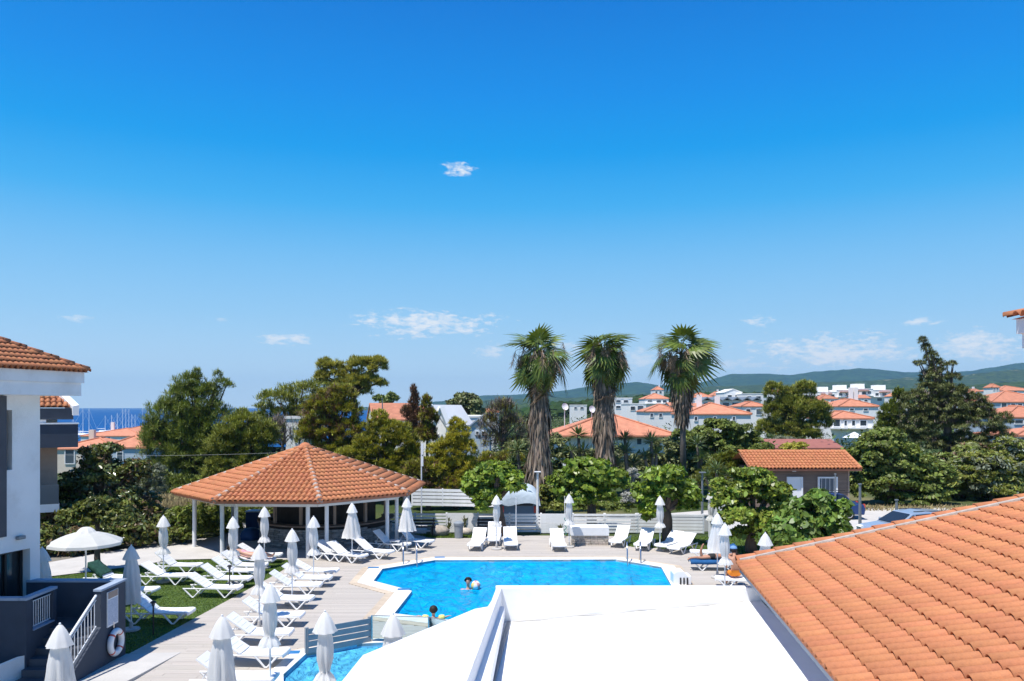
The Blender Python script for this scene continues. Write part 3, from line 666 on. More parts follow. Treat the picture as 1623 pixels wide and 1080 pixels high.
# ---- charcoal terrace with stairs in front of it
te = empty('entrance_terrace', (-11.5, 19, 0), 'charcoal rendered terrace with steps at the door of the left building', 'terrace')
XR, XS = -9.90, -11.15                       # right wall and left side of the stairs
def tb(x0, x1, y0, y1, z0, z1, name, m, **k): return MB().box(((x0 + x1) / 2, (y0 + y1) / 2, (z0 + z1) / 2), (x1 - x0, y1 - y0, z1 - z0)).build(name, m, te, **k)
tb(-12.32, XR, 20.0, 20.2, 0, 1.88, 'back_wall', M_grey); tb(-12.32, XR + .02, 19.98, 20.22, 1.88, 1.93, 'coping', M_greylt)
tb(XR - .16, XR, 19.0, 20.0, 0, 1.88, 'side_wall', M_grey); tb(XR - .18, XR + .02, 18.98, 19.98, 1.88, 1.93, 'coping', M_greylt)
tb(-13.6, XR - .16, 19.0, 20.0, .0, 1.0, 'landing', M_slate)
for i in range(6): tb(XS, XR - .16, 19.0 - .27 * (i + 1), 19.0 - .27 * i - .001, 0, 1.0 - .165 * (i + 1) + .12 * (i == 9), 'step', M_slate)
# sloping side wall under the handrail
MB().extr([(0, 0), (0, 1.02), (1.75, .0)], (XR - .16, 19.0, .0), (0, -1, 0), (0, 0, 1), (.16, 0, 0)).build('stair_side', M_grey, te)
def railing(p0, p1, hgt, nb, parent, m=M_pole, wid=.06):
    p0, p1 = Vector(p0), Vector(p1); r = empty('railing', (0, 0, 0)); r.parent = parent; r.location = -chain_loc(parent)
    up_ = Vector((0, 0, hgt)); MB().tube([p0 + up_, p1 + up_], wid / 2, 8).build('handrail', m, r)
    MB().tube([p0 + up_ * .86, p1 + up_ * .86], .012, 6).build('rail', m, r); MB().tube([p0 + up_ * .06, p1 + up_ * .06], .012, 6).build('rail', m, r)
    for i in range(nb):
        q_ = p0.lerp(p1, (i + .5) / nb); MB().tube([q_ + up_ * .06, q_ + up_ * .86], .010, 6).build('bar', m, r)
    return r
railing((XR - .08, 18.92, 1.02), (XR - .08, 17.35, .12), .78, 11, te)
# left balustrade wall with barred opening
for a in ((18.1, 18.35, .0, 1.88), (19.18, 19.3, .0, 1.88), (18.35, 19.18, 0, 1.12)): tb(XS - .14, XS, a[0], a[1], a[2], a[3], 'balustrade', M_grey)
tb(XS - .16, XS + .02, 18.08, 19.32, 1.88, 1.94, 'coping', M_greylt); tb(XS - .16, XS + .03, 18.35, 19.18, 1.12, 1.15, 'sill', M_greylt)
railing((XS - .07, 18.36, 1.15), (XS - .07, 19.17, 1.15), .73, 9, te, wid=.03)
tb(-14.5, XS - .14, 18.1, 18.25, 0, 1.88, 'front_wall', M_grey); tb(-14.5, XS - .142, 18.08, 18.27, 1.88, 1.94, 'coping', M_greylt)
MB().extr([(0, 0), (0, .62), (.9, .46), (2.6, .05), (2.6, 0)], (XS - .14, 18.0, 0), (-.55, -.83, 0), (0, 0, 1), (.1, .1, 0)).build('plinth', M_white, te)
# poster board, ring buoy and grey shower pillar
bd = empty('notice_board', (XR + .02, 19.55, 1.3), 'framed poster board on the charcoal wall above the ring buoy', 'notice board')
MB().box((XR + .012, 19.52, 1.36), (.024, .52, .86)).build('frame', M_pole, bd)
m = bpy.data.materials.new('poster_print'); m.use_nodes = True; t = m.node_tree; p = t.nodes['Principled BSDF']
tc = t.nodes.new('ShaderNodeTexCoord'); br = t.nodes.new('ShaderNodeTexBrick'); br.inputs['Scale'].default_value = 14; br.inputs['Color1'].default_value = (.35, .42, .55, 1); br.inputs['Color2'].default_value = (.55, .6, .7, 1); br.inputs['Mortar'].default_value = (.15, .2, .3, 1)
mp = t.nodes.new('ShaderNodeMapping'); mp.inputs['Rotation'].default_value = (0, R(90), 0); t.links.new(tc.outputs['Object'], mp.inputs[0]); t.links.new(mp.outputs[0], br.inputs['Vector']); t.links.new(br.outputs[0], p.inputs['Base Color']); M_print = m
MB().box((XR + .027, 19.52, 1.28), (.006, .46, .62)).build('poster', M_print, bd)
MB().box((XR + .027, 19.52, 1.70), (.006, .46, .16)).build('picture_strip', M_tan, bd)
rb = empty('ring_buoy', (XR + .06, 19.55, .5), 'white ring buoy hanging on the charcoal terrace wall', 'life ring')
def torus(Rr, r, c, ax, a0=0, a1=2 * math.pi, n=32):
    return [(c[0] + (math.cos(a) * Rr if ax != 0 else 0), c[1] + (math.cos(a) * Rr if ax == 0 else 0), c[2] + math.sin(a) * Rr) for a in [a0 + (a1 - a0) * i / n for i in range(n + 1)]]
MB().tube(torus(.27, .07, (XR + .08, 19.55, .50), 0), .075, 12, cap=False).build('ring', M_trim, rb, smooth_=True)
for k in range(4):
    a = R(45 + 90 * k); MB().tube(torus(.27, .078, (XR + .08, 19.55, .50), 0, a - .07, a + .07, 4), .079, 12).build('band', M_red, rb)
MB().tube([(XR + .03, 19.55, .84), (XR + .03, 19.55, 1.0)], .012, 6).build('hook', M_steel, rb)
sp_ = empty('shower_pillar', (-9.65, 16.9, 0), 'short grey pillar with a small white cap at the foot of the steps', 'pillar')
MB().box((-9.65, 16.9, .44), (.4, .12, .88)).build('body', M_bin, sp_, bevel=.02); MB().ball((-9.56, 16.88, .90), .05).build('cap', M_trim, sp_)
# raised white kerb path beside the lawn
KP = [G(150, 1062).xy, G(201, 1037.5).xy, G(300, 985).xy, G(310, 990).xy, G(292, 1035).xy, G(212, 1079).xy, (-9.2, 15.0), (-10.6, 15.0)]
tag(MB().prism([tuple(p) for p in KP[:2]] + [tuple(G(288, 1034).xy)] + [tuple(p) for p in KP[5:]], -.03, lambda x, y: .008 + .03 * max(0, 20.3 - y)).build('pavement', M_paving, bevel=.01), kind='structure')

# ---- second building behind it, turned away so that only its front shows
W_ = lambda px, D: (px - HX) * D / F
sb = empty('balcony_building', (W_(91, 36), 36, 0), 'cream building with a dark balcony and tiled roof behind the left building', 'building', rz=R(31))
def sbox(x0, x1, y0, y1, z0, z1, name, m, parent=sb, **k): return MB().box(((x0 + x1) / 2, (y0 + y1) / 2, (z0 + z1) / 2), (x1 - x0, y1 - y0, z1 - z0)).build(name, m, parent, local=True, **k)
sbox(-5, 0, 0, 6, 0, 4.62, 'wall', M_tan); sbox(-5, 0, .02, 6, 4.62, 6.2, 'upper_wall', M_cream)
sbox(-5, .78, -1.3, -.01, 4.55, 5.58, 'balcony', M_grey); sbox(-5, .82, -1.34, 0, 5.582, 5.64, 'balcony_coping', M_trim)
sbox(-5, .05, -1.2, -.01, 1.7, 2.05, 'lower_slab', M_palegreywall); sbox(-5, .03, -1.19, -1.16, 2.05, 2.9, 'glass_rail', M_window)
sbox(-2.6, -1.5, -.05, -.003, 2.05, 4.3, 'door', M_darkglass)
ac = sbox(-1.5, -.45, -1.0, -.6, 5.64, 6.12, 'air_conditioner', M_trim, bevel=.02)
fg = MB().lathe([(.19, 0), (.19, .02)], 20).build('fan_grille', M_dark, ac, local=True); fg.location = (-1.2, -1.0, 5.88); fg.rotation_euler = (R(90), 0, 0)
q0 = Vector((.55, -1.0, 6.32)); usl = Vector((0, 3.2, 1.75)).normalized()
srf = MB().add([q0 + Vector((-6, 0, .0)), q0, q0 + Vector((-1.5, 3.2, 1.75)), q0 + Vector((-6, 3.2, 1.75)), q0 + Vector((0, 6.4, 0))], [(0, 1, 2, 3), (1, 4, 2)]).build('roof', M_tile2, sb, local=True)
place_tiles(srf, facet_frames(q0 + Vector((-6, -.1, 0)), (1, 0, 0), usl, 5.9, 3.6, .23, .38, lambda x, s: x < 5.9 - s * .40), .235, .45, M_tile, 150, local=True)
MB().extr([(0, -.35), (.0, .06), (.25, .12), (.25, -.35)], q0 + Vector((.02, -.15, 0)), (1, 0, 0), (0, 0, 1), Vector((-1.5, 3.2, 1.75))).build('verge', M_trim, sb, local=True)
MB().box(tuple(q0 + Vector((-2.9, -.02, -.28))), (5.9, .16, .5)).build('fascia', M_slate, sb, local=True)
# ---------------------------------------------------------------- the octagonal pavilion bar
ZE = 2.45; k_ = H - ZE
PC = Vector((-2.58 * k_, 9.835 * k_, 0)); PRd = 1.508 * k_; PT = R(-114.5); ZA = 4.42
pav = empty('pool_bar_pavilion', PC, 'octagonal open pavilion with white columns and a terracotta tiled roof', 'pavilion')
oc = [PC + Vector((math.cos(PT + i * math.pi / 4), math.sin(PT + i * math.pi / 4), 0)) * PRd for i in range(8)]
ap = PC + Vector((0, 0, ZA))
und = MB(); und.add([p + Vector((0, 0, ZE)) for p in oc] + [ap] + [p + Vector((0, 0, ZE - .10)) for p in oc], [(i, (i + 1) % 8, 8) for i in range(8)] + [(i, 9 + i, 9 + (i + 1) % 8, (i + 1) % 8) for i in range(8)])
proof = und.build('roof', M_tile2, pav)
MB().prism([(p.x * .985 + PC.x * .015, p.y * .985 + PC.y * .015) for p in oc], ZE - .12, ZE - .085).build('soffit', M_wood, pav)
fr = []
for i in range(8):
    a, b = oc[i] + Vector((0, 0, ZE)), oc[(i + 1) % 8] + Vector((0, 0, ZE)); mid = (a + b) / 2; L0 = (b - a).length; ax = (b - a).normalized(); upv = (ap - mid); LU = upv.length; upn = upv.normalized()
    o_ = a - upn * .10 + Vector((0, 0, .02))
    fr += facet_frames(o_, ax, upn, L0, LU + .1, .222, .385, lambda x, s, h=L0 / 2, l=LU + .1: abs(x - h) < h * (1.0 - s / l) + .04)
def front(p): return (p - PC).dot(Vector((0, -1, 0))) > 1.2 and p.x > PC.x - 4.5
place_tiles(proof, fr, .23, .45, M_tile, 300, see=front)
for i in range(8): MB().tube([oc[i] + Vector((0, 0, ZE + .03)), ap + Vector((0, 0, .05))], [.135, .12], 8).build('hip_mortar', M_mortar, proof)
for i in range(8): ridge_tiles(proof, oc[i] + Vector((0, 0, ZE + .05)), ap + Vector((0, 0, .07)), .125, .40, M_tile)
MB().lathe([(.32, -.05), (.30, .08), (.16, .2), (.02, .24)], 12, tuple(ap)).build('apex_cap', M_tile, proof, smooth_=True)
inset = [PC + (p - PC) * ((PRd - .72) / PRd) for p in oc]
for i in range(8):
    for j in (1, -1):
        d = (inset[(i + j) % 8] - inset[i]).normalized(); p = inset[i] + d * .42
        MB().tube([(p.x, p.y, 0), (p.x, p.y, ZE - .12)], .085, 14).build('column', M_trim, pav, smooth_=False)
ringb = MB()
for i in range(8):
    a, b = inset[i], inset[(i + 1) % 8]; m_ = (a + b) / 2; d = b - a
    ringb.box((m_.x, m_.y, ZE - .21), (d.length, .12, .17), rz=math.atan2(d.y, d.x))
ringb.build('ring_beam', M_trim, pav)
# the bar inside: curved stone counter, posts and a dark back room
bar = empty('bar_counter', (PC.x + 1.1, PC.y - .4, 0), 'round stone clad bar counter in the shade under the pavilion', 'bar')
bc = Vector((PC.x + 1.0, PC.y + .2)); BR = 3.05; rq = random.Random(4)
a0, a1 = R(-205), R(20)
core = MB(); n = 40
for i in range(n):
    t0, t1 = a0 + (a1 - a0) * i / n, a0 + (a1 - a0) * (i + 1) / n
    core.prism([(bc.x + r_ * math.cos(t), bc.y + r_ * math.sin(t)) for r_, t in ((BR - .05, t0), (BR - .05, t1), (BR - .3, t1), (BR - .3, t0))], 0, 1.0)
core.build('counter_wall', M_dark, bar)
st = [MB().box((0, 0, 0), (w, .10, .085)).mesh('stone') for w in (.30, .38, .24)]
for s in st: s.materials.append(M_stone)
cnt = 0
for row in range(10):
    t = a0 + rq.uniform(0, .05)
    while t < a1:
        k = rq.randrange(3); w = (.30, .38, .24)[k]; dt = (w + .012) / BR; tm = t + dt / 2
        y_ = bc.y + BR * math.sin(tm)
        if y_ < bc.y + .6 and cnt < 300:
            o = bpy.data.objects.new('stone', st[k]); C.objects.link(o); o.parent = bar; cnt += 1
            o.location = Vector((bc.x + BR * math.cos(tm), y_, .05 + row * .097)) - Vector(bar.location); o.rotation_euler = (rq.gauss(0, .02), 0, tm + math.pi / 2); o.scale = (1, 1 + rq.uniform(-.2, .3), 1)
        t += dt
top = MB()
for i in range(n):
    t0, t1 = a0 + (a1 - a0) * i / n, a0 + (a1 - a0) * (i + 1) / n
    top.prism([(bc.x + r_ * math.cos(t), bc.y + r_ * math.sin(t)) for r_, t in ((BR + .16, t0), (BR + .16, t1), (BR - .42, t1), (BR - .42, t0))], 1.0, 1.06)
top.build('counter_top', M_wood, bar)
for t in (-200, -165, -130, -100, -70, -40, -5):
    t = R(t); MB().box((bc.x + (BR - .18) * math.cos(t), bc.y + (BR - .18) * math.sin(t), 1.66), (.12, .12, 1.2), rz=t).build('post', M_tan, bar)
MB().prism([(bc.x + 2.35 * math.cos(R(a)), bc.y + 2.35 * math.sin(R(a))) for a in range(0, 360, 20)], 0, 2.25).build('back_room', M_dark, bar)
# brown cabin by the road
cab = empty('brown_cabin', (0, 0, 0), 'brown timber cabin with a tiled roof and white door by the road', 'cabin')
D0 = 48.6; cx0, cx1 = W_(1197, D0), W_(1345, D0); ze = H - (743 - HY) * D0 / F; zr = H - (716 - HY) * 51.2 / F
cab.location = ((cx0 + cx1) / 2, D0 + 2, 0)
nb = int((ze + .0) / .155)
MB().box(((cx0 + cx1) / 2, D0 + 2.1, ze / 2), (cx1 - cx0 - .06, 4, ze)).build('wall', M_wood, cab)
for k in range(nb):
    if k * .155 + .155 > ze: break
    MB().box(((cx0 + cx1) / 2, D0 + .07, .08 + k * .155), (cx1 - cx0, .05, .147), rot=Matrix.Rotation(-.07, 3, 'X')).build('plank', M_wood, cab)
MB().extr([(0, 0), (4.0, 0), (2.0, zr - ze - .05)], (cx1 - .05, D0 + .1, ze), (0, 1, 0), (0, 0, 1), (.04, 0, 0)).build('gable', M_wood, cab)
MB().box((cx1 + .01, D0 + .06, ze / 2), (.1, .1, ze)).build('corner_post', M_tan, cab)
ev = Vector((W_(1187, D0), D0 - .35, ze - .02)); er = Vector((W_(1362, D0), D0 - .35, ze - .02)); rg_ = Vector((0, 2.5, zr - ze + .02))
crf = MB().add([ev, er, er + rg_, ev + rg_, ev + Vector((0, 5, 0)), er + Vector((0, 5, 0))] + [q - Vector((0, 0, .1)) for q in (ev, er, er + rg_, ev + rg_)], [(0, 1, 2, 3), (3, 2, 5, 4), (0, 6, 7, 1), (1, 7, 8, 2), (3, 9, 6, 0)]).build('roof', M_tile2, cab)
place_tiles(crf, facet_frames(ev + Vector((0, -.05, .03)), (1, 0, 0), rg_, (er - ev).length, rg_.length, .23, .39), .235, .45, M_tile, 300)
ridge_tiles(crf, ev + rg_ + Vector((-.05, 0, .05)), er + rg_ + Vector((0, 0, .05)), .11, .4, M_tile)
MB().extr([(0, 0), (0, .09), (.2, .11), (.2, 0)], er + Vector((-.2, -.04, .05)), (1, 0, 0), (0, 0, 1), rg_).build('verge_board', M_tile, crf)
def cab_open(px0, px1, py0, py1, name, mfill, bars=0):
    x0, x1, z1, z0 = W_(px0, D0), W_(px1, D0), H - (py0 - HY) * D0 / F, H - (py1 - HY) * D0 / F
    d = MB().box(((x0 + x1) / 2, D0 - .0, (z0 + z1) / 2), (x1 - x0 - .1, .08, z1 - z0 - .1)).build(name, mfill, cab)
    f = MB()
    for (a, b, c_, e_) in ((x0, x0 + .09, z0, z1), (x1 - .09, x1, z0, z1), (x0 + .09, x1 - .09, z1 - .09, z1), (x0 + .09, x1 - .09, z0, z0 + .09)): f.box(((a + b) / 2, D0 - .02, (c_ + e_) / 2), (b - a, .14, e_ - c_))
    f.build('frame', M_trim, d)
    for i in range(bars):
        xx = x0 + .1 + (x1 - x0 - .2) * (i + .5) / bars; MB().box((xx, D0 - .05, (z0 + z1) / 2), (.02, .02, z1 - z0 - .2)).build('bar', M_trim, d)
cab_open(1247, 1272, 756, 803, 'door', M_trim); cab_open(1296, 1327, 756, 803, 'window', M_window, 4)
MB().box((W_(1257, D0), D0 - .2, ze - .12), (.2, .12, .1)).build('lamp', M_trim, cab)
# ---------------------------------------------------------------- the town behind
def house(name, label, px0, px1, ye, D, depth, roof='hip', yr=None, wall=None, roofm=None, rz=0.0, wins=(), ybase=None, cat='house', chim=(), over=.18, floors=()):
    """px0..px1 and the eave / ridge heights are read from the photo at distance D; built as a real volume on the terrain"""
    wall = wall or M_farwhite; roofm = roofm or M_tile2
    x0, x1 = W_(px0, D), W_(px1, D); ze = H - (ye - HY) * D / F; zb = th((x0 + x1) / 2, D + depth / 2) - .4
    if ybase: zb = H - (ybase - HY) * D / F
    zr = H - (yr - HY) * (D + depth / 2) / F if yr else ze
    root = empty(name, ((x0 + x1) / 2, D + depth / 2, zb), label, cat, rz=rz); w, h, hr = x1 - x0, ze - zb, zr - ze
    MB().box((0, 0, h / 2), (w, depth, h)).build('wall', wall, root, local=True)
    hw, hd = w / 2 + over, depth / 2 + over; rf = None
    if roof == 'hip':
        if w >= depth: r0, r1 = (-hw + hd, 0), (hw - hd, 0)
        else: r0, r1 = (0, -hd + hw), (0, hd - hw)
        vs = [(-hw, -hd, h), (hw, -hd, h), (hw, hd, h), (-hw, hd, h), (*r0, h + hr), (*r1, h + hr)] + [(-hw, -hd, h - .18), (hw, -hd, h - .18), (hw, hd, h - .18), (-hw, hd, h - .18)]
        fs = [(0, 1, 5, 4), (1, 2, 5), (2, 3, 4, 5), (3, 0, 4)] if w >= depth else [(0, 1, 4), (1, 2, 5, 4), (2, 3, 5), (3, 0, 4, 5)]
        rf = MB().add(vs, fs + [(6, 7, 1, 0), (7, 8, 2, 1), (8, 9, 3, 2), (9, 6, 0, 3), (9, 8, 7, 6)]).build('roof', roofm, root, local=True)
        if D < 140 and w >= depth:
            fr_ = []
            for (a_, b_, l_, s_) in (((-hw, -hd), (1, 0), 2 * hw, 0), ((hw, -hd), (0, 1), 2 * hd, 1), ((-hw, hd), (0, -1), 2 * hd, 2)):
                up_ = Vector((-b_[1], b_[0], 0)) * hd + Vector((0, 0, hr)); LU_ = up_.length
                fr_ += facet_frames((a_[0], a_[1], h + .02), (b_[0], b_[1], 0), up_, l_, LU_, .34, .46, (lambda x, s, l=l_, u=LU_: s / u * hd < x < l - s / u * hd))
            place_tiles(rf, fr_, .35, .54, roofm, 0, local=True)
        mb = MB()
        for a, b in ((vs[0], vs[4]), (vs[1], vs[5] if w >= depth else vs[4]), (vs[4], vs[5])): mb.tube([Vector(a) + Vector((0, 0, .05)), Vector(b) + Vector((0, 0, .05))], .11, 6)
        mb.build('ridge', roofm, rf, local=True)
    elif roof in ('gable', 'front_gable'):
        if roof == 'gable': prof, o, ax, t = [(-hd, 0), (0, hr), (hd, 0), (hd, -.18), (0, hr - .18), (-hd, -.18)], (-hw, 0, h), (0, 1, 0), (2 * hw, 0, 0)
        else: prof, o, ax, t = [(-hw, 0), (0, hr), (hw, 0), (hw, -.18), (0, hr - .18), (-hw, -.18)], (0, -hd, h), (1, 0, 0), (0, 2 * hd, 0)
        rf = MB().extr(prof, o, ax, (0, 0, 1), t).build('roof', roofm, root, local=True)
        if roof == 'gable':
            for s in (-1, 1): MB().extr([(-depth / 2, 0), (0, hr - .2), (depth / 2, 0)], (s * (w / 2 - .1) - .1, 0, h), (0, 1, 0), (0, 0, 1), (.2, 0, 0)).build('gable', wall, root, local=True)
        else: MB().extr([(-w / 2, 0), (0, hr - .2), (w / 2, 0)], (0, -depth / 2, h), (1, 0, 0), (0, 0, 1), (0, .2, 0)).build('gable', wall, root, local=True)
    else:
        rf = MB().box((0, 0, h + .12), (w + .2, depth + .2, .25)).build('roof', wall, root, local=True)
    for (a, b, c, d) in wins:
        xa, xb, zt, z0 = W_(a, D) - (x0 + x1) / 2, W_(b, D) - (x0 + x1) / 2, H - (c - HY) * D / F - zb, H - (d - HY) * D / F - zb
        f = MB(); y = -depth / 2; fw = .10
        for q in ((xa, xa + fw, z0, zt), (xb - fw, xb, z0, zt), (xa + fw, xb - fw, zt - fw, zt), (xa + fw, xb - fw, z0, z0 + fw)): f.box(((q[0] + q[1]) / 2, y - .04, (q[2] + q[3]) / 2), (q[1] - q[0], .14, q[3] - q[2]))
        o = f.build('window', M_trim, root, local=True); MB().box(((xa + xb) / 2, y - .01, (z0 + zt) / 2), (xb - xa - .12, .06, zt - z0 - .12)).build('pane', M_window, o, local=True)
    for (px, hh) in chim: MB().box((W_(px, D) - (x0 + x1) / 2, 0, h + hr + hh / 2 - .5), (.7, .6, hh + .8)).build('chimney', wall, rf, local=True)
    for (zf,) in floors: MB().box((0, -depth / 2 - .5, H - (zf - HY) * D / F - zb), (w, 1.1, .22)).build('balcony', wall, root, local=True)
    return root
# left: roofs in front of the marina
house('harbour_house', 'cream house with a low orange hip roof left of the big pine', 88, 180, 711, 105, 9, 'hip', 694, wins=((103, 119, 712, 736), (130, 140, 716, 730)), wall=M_cream, chim=((118, 1.2),))
house('harbour_house', 'orange hip roofed house tucked against the left side of the big pine', 166, 232, 709, 100, 11, 'hip', 690, wall=M_palegreywall, wins=((185, 196, 716, 732),))
house('harbour_house', 'wide low orange roof just in front of the marina masts', 128, 226, 691, 175, 16, 'hip', 679, wins=((150, 156, 693, 699), (170, 176, 693, 699)), chim=((150, 1.5), (212, 1.5)))
house('harbour_house', 'small orange roofed house at the waterside by the masts', 186, 246, 684, 230, 14, 'hip', 674, wins=((200, 205, 686, 691),))
# centre left, between the conifers
house('white_house', 'white gabled house with an orange roof behind the tall pale pine', 576, 650, 665, 92, 10, 'gable', 639, wins=((588, 596, 668, 680), (612, 619, 668, 680)), rz=.25)
house('white_house', 'low orange roofed house beside the reddish cypress', 640, 690, 662, 112, 10, 'hip', 644, wins=((650, 656, 664, 672),))
house('white_building', 'plain white building half hidden behind the bare grey branches', 453, 484, 664, 72, 5, 'flat', wins=((459, 464, 676, 690), (470, 476, 676, 690)))
sg = house('sloped_house', 'modern white house with steep sloping parapets left of the round tree', 684, 726, 676, 84, 8, 'front_gable', 642, wins=((694, 700, 688, 698), (706, 714, 688, 698)), roofm=M_farwhite, rz=-.3)
x0, x1 = W_(684, 84), W_(730, 84)
for (pa, pb) in (((682, 688), (708, 641)), ((704, 690), (725, 646)), ((725, 646), (736, 672))):
    a, b = PD(*pa, 82.5), PD(*pb, 82.5); MB().tube([a - sg.location, b - sg.location], .35, 4).build('parapet', M_trim, sg, local=True)
house('grey_gable_house', 'pale blue gabled house with small white windows behind the bare tree', 740, 776, 680, 82, 7, 'front_gable', 662, wall=M_palegreywall, roofm=M_greylt, wins=((753, 760, 683, 690), (763, 771, 683, 690), (764, 769, 695, 702)))
house('white_house', 'flat white house with a grey roof edge under the blue sea patch', 724, 762, 662, 104, 9, 'flat', wins=((738, 744, 666, 672),))
house('white_house', 'small white house low against the sea right of the round tree', 758, 790, 653, 150, 9, 'hip', 648, wins=((766, 770, 655, 659),))
# right of the palms
big = house('villa', 'long villa with a big orange hip roof behind the three palms', 884, 1062, 690, 84, 13, 'hip', 655, wins=((1008, 1018, 694, 706), (1034, 1044, 694, 706)), over=.8, rz=.0)
for (px, py, lab) in ((895, 648, 'white satellite dish on the villa roof right of the first palm'), (938, 652, 'white satellite dish beside the middle palm trunk')):
    p = PD(px, py, 91); d = empty('satellite_dish', p - Vector((0, 0, 1.3)), lab, 'satellite dish')
    prof = [(.02 + .40 * t, .12 * t * t) for t in (0, .3, .6, .85, 1)]
    o = MB().lathe(prof, 20, capends=False).build('dish', M_trim, d, local=True, smooth_=True); o.location = (0, 0, 1.5); o.rotation_euler = (R(72), 0, R(25))
    MB().tube([(0, .1, -.9), (0, .1, 1.5)], .05, 8).build('mast', M_pole, d, local=True); MB().tube([(0, 0, 1.2), (-.2, -.7, 1.5)], .03, 6).build('feed_arm', M_pole, d, local=True)
house('white_house', 'white walled house with a broad orange roof right of the thin palm', 1088, 1190, 656, 118, 11, 'hip', 639, wins=((1100, 1106, 660, 668), (1130, 1136, 660, 668), (1160, 1166, 660, 668)), chim=((1122, 1.4), (1152, 1.2)))
house('white_house', 'orange roofed house between the middle and the thin palm', 1022, 1080, 652, 150, 10, 'hip', 641, wins=((1030, 1036, 655, 662), (1044, 1050, 655, 662)))
house('terraced_block', 'white cubic block with dark balconies right of the middle palm', 972, 1002, 632, 215, 12, 'flat', wins=((976, 984, 634, 639), (988, 996, 634, 639), (976, 984, 643, 648)))
house('terraced_block', 'lower white cubic block with two dark openings by the villa roof', 994, 1024, 641, 200, 11, 'flat', wins=((999, 1007, 644, 651), (1010, 1020, 643, 651)))
house('white_house', 'white two storey house with a dark roof just left of the thin palm', 1022, 1060, 632, 260, 12, 'hip', 624, wins=((1026, 1034, 634, 638), (1040, 1048, 634, 639), (1050, 1057, 634, 639)), floors=((640,),))
house('white_house', 'white house with an orange roof directly right of the thin palm crown', 1098, 1130, 630, 270, 12, 'hip', 623, wins=((1103, 1110, 632, 637), (1116, 1123, 632, 637)))
wv = house('wavy_roof_block', 'long white block with a row of low wavy gables beyond the orange roofs', 1112, 1206, 636, 215, 14, 'flat', wins=tuple((1115 + 15 * i, 1126 + 15 * i, 638, 646) for i in range(6)))
for i in range(6):
    x = W_(1112 + 15.7 * i, 215) - wv.location.x; xw = 15.7 * 215 / F
    MB().extr([(0, .25), (xw / 2, 1.15), (xw, .25), (xw, -.05), (xw / 2, .8), (0, -.05)], (x, -8.0, wv.dimensions.z * 0 + (H - (636 - HY) * 215 / F) - wv.location.z), (1, 0, 0), (0, 0, 1), (0, 14.5, 0)).build('roof_gable', M_greymetal, wv, local=True)
house('white_house', 'tall white house with a low gable above the wavy roofed block', 1148, 1176, 622, 290, 12, 'front_gable', 617, roofm=M_farwhite, wins=((1153, 1160, 626, 631), (1165, 1171, 626, 631)))
house('white_house', 'white flat house with dark windows above the right end of the wavy roofs', 1180, 1210, 625, 280, 12, 'flat', wins=((1184, 1191, 628, 633), (1198, 1206, 628, 633)))
house('white_house', 'white house with an orange roof left of the middle pine', 1176, 1216, 644, 165, 10, 'hip', 637, wins=((1182, 1190, 648, 656), (1198, 1208, 648, 658)))
house('red_roof_shed', 'long low shed with a dull red brown roof behind the cabin', 1220, 1334, 710, 72, 6, 'gable', 696, roofm=M_redroof, wall=M_palegreywall, cat='shed', wins=((1236, 1246, 713, 720), (1284, 1302, 713, 722)))
house('white_house', 'white two storey house with big dark windows right of the middle pine', 1316, 1384, 663, 120, 10, 'hip', 652, wins=((1320, 1332, 664, 677), (1337, 1343, 666, 676), (1349, 1356, 666, 676), (1362, 1374, 666, 676)), floors=((679,),))
house('white_house', 'wide orange hip roof above the white house right of the middle pine', 1330, 1392, 644, 150, 12, 'hip', 633, wins=((1346, 1354, 647, 652), (1368, 1376, 647, 652)), chim=((1370, 2.4), (1378, 2.4)))
house('white_house', 'small orange roof peeping out right beside the middle pine', 1288, 1312, 638, 190, 9, 'hip', 631, wins=((1292, 1297, 640, 645),))
for i, (a, b, y, lab) in enumerate(((1292, 1326, 622, 'leftmost white holiday block on the far slope'), (1326, 1352, 619, 'white holiday block with dark openings left of centre on the far slope'), (1352, 1384, 617, 'white holiday block with red awnings in the middle of the far slope'), (1384, 1420, 619, 'white holiday block half hidden by the big conifer'))):
    b_ = house('holiday_block', lab, a, b, y, 330, 14, 'flat', wins=((a + 3, a + 9, y + 4, y + 9), (a + 14, a + 21, y + 4, y + 9), (b - 9, b - 3, y + 3, y + 8), (a + 6, a + 14, y + 12, y + 17)), floors=((y + 10.5,),))
    MB().box((0, -7.2, H - (y + 2.5 - HY) * 330 / F - b_.location.z), (4.5, 1.8, .3)).build('awning', M_tile2, b_, local=True); MB().box((1.5, 2, H - (y - 3.5 - HY) * 330 / F - b_.location.z), (4, 5, 3)).build('roof_room', M_farwhite, b_, local=True)
house('orange_house', 'broad orange roofed house at the right edge above the big tree', 1572, 1680, 637, 135, 12, 'hip', 620, wins=((1586, 1596, 638, 647), (1601, 1610, 639, 644), (1612, 1621, 639, 644)), wall=M_palegreywall)
house('orange_house', 'lower orange hip roof at the right edge beside the big tree', 1594, 1700, 661, 96, 10, 'hip', 644, wins=((1607, 1622, 665, 673),), wall=M_palegreywall)
house('white_house', 'little white tower house with an orange cap near the right edge', 1572, 1584, 614, 230, 4, 'hip', 609, wins=((1574, 1577, 615, 619), (1579, 1582, 615, 619)))
house('white_house', 'flat dark red roofed house behind the tower house at the right edge', 1584, 1640, 619, 240, 12, 'hip', 612, wins=((1606, 1612, 620, 623),))
house('orange_house', 'lowest orange roofed house at the right edge of the picture', 1612, 1720, 690, 82, 8, 'hip', 678, wins=((1616, 1628, 692, 700),))
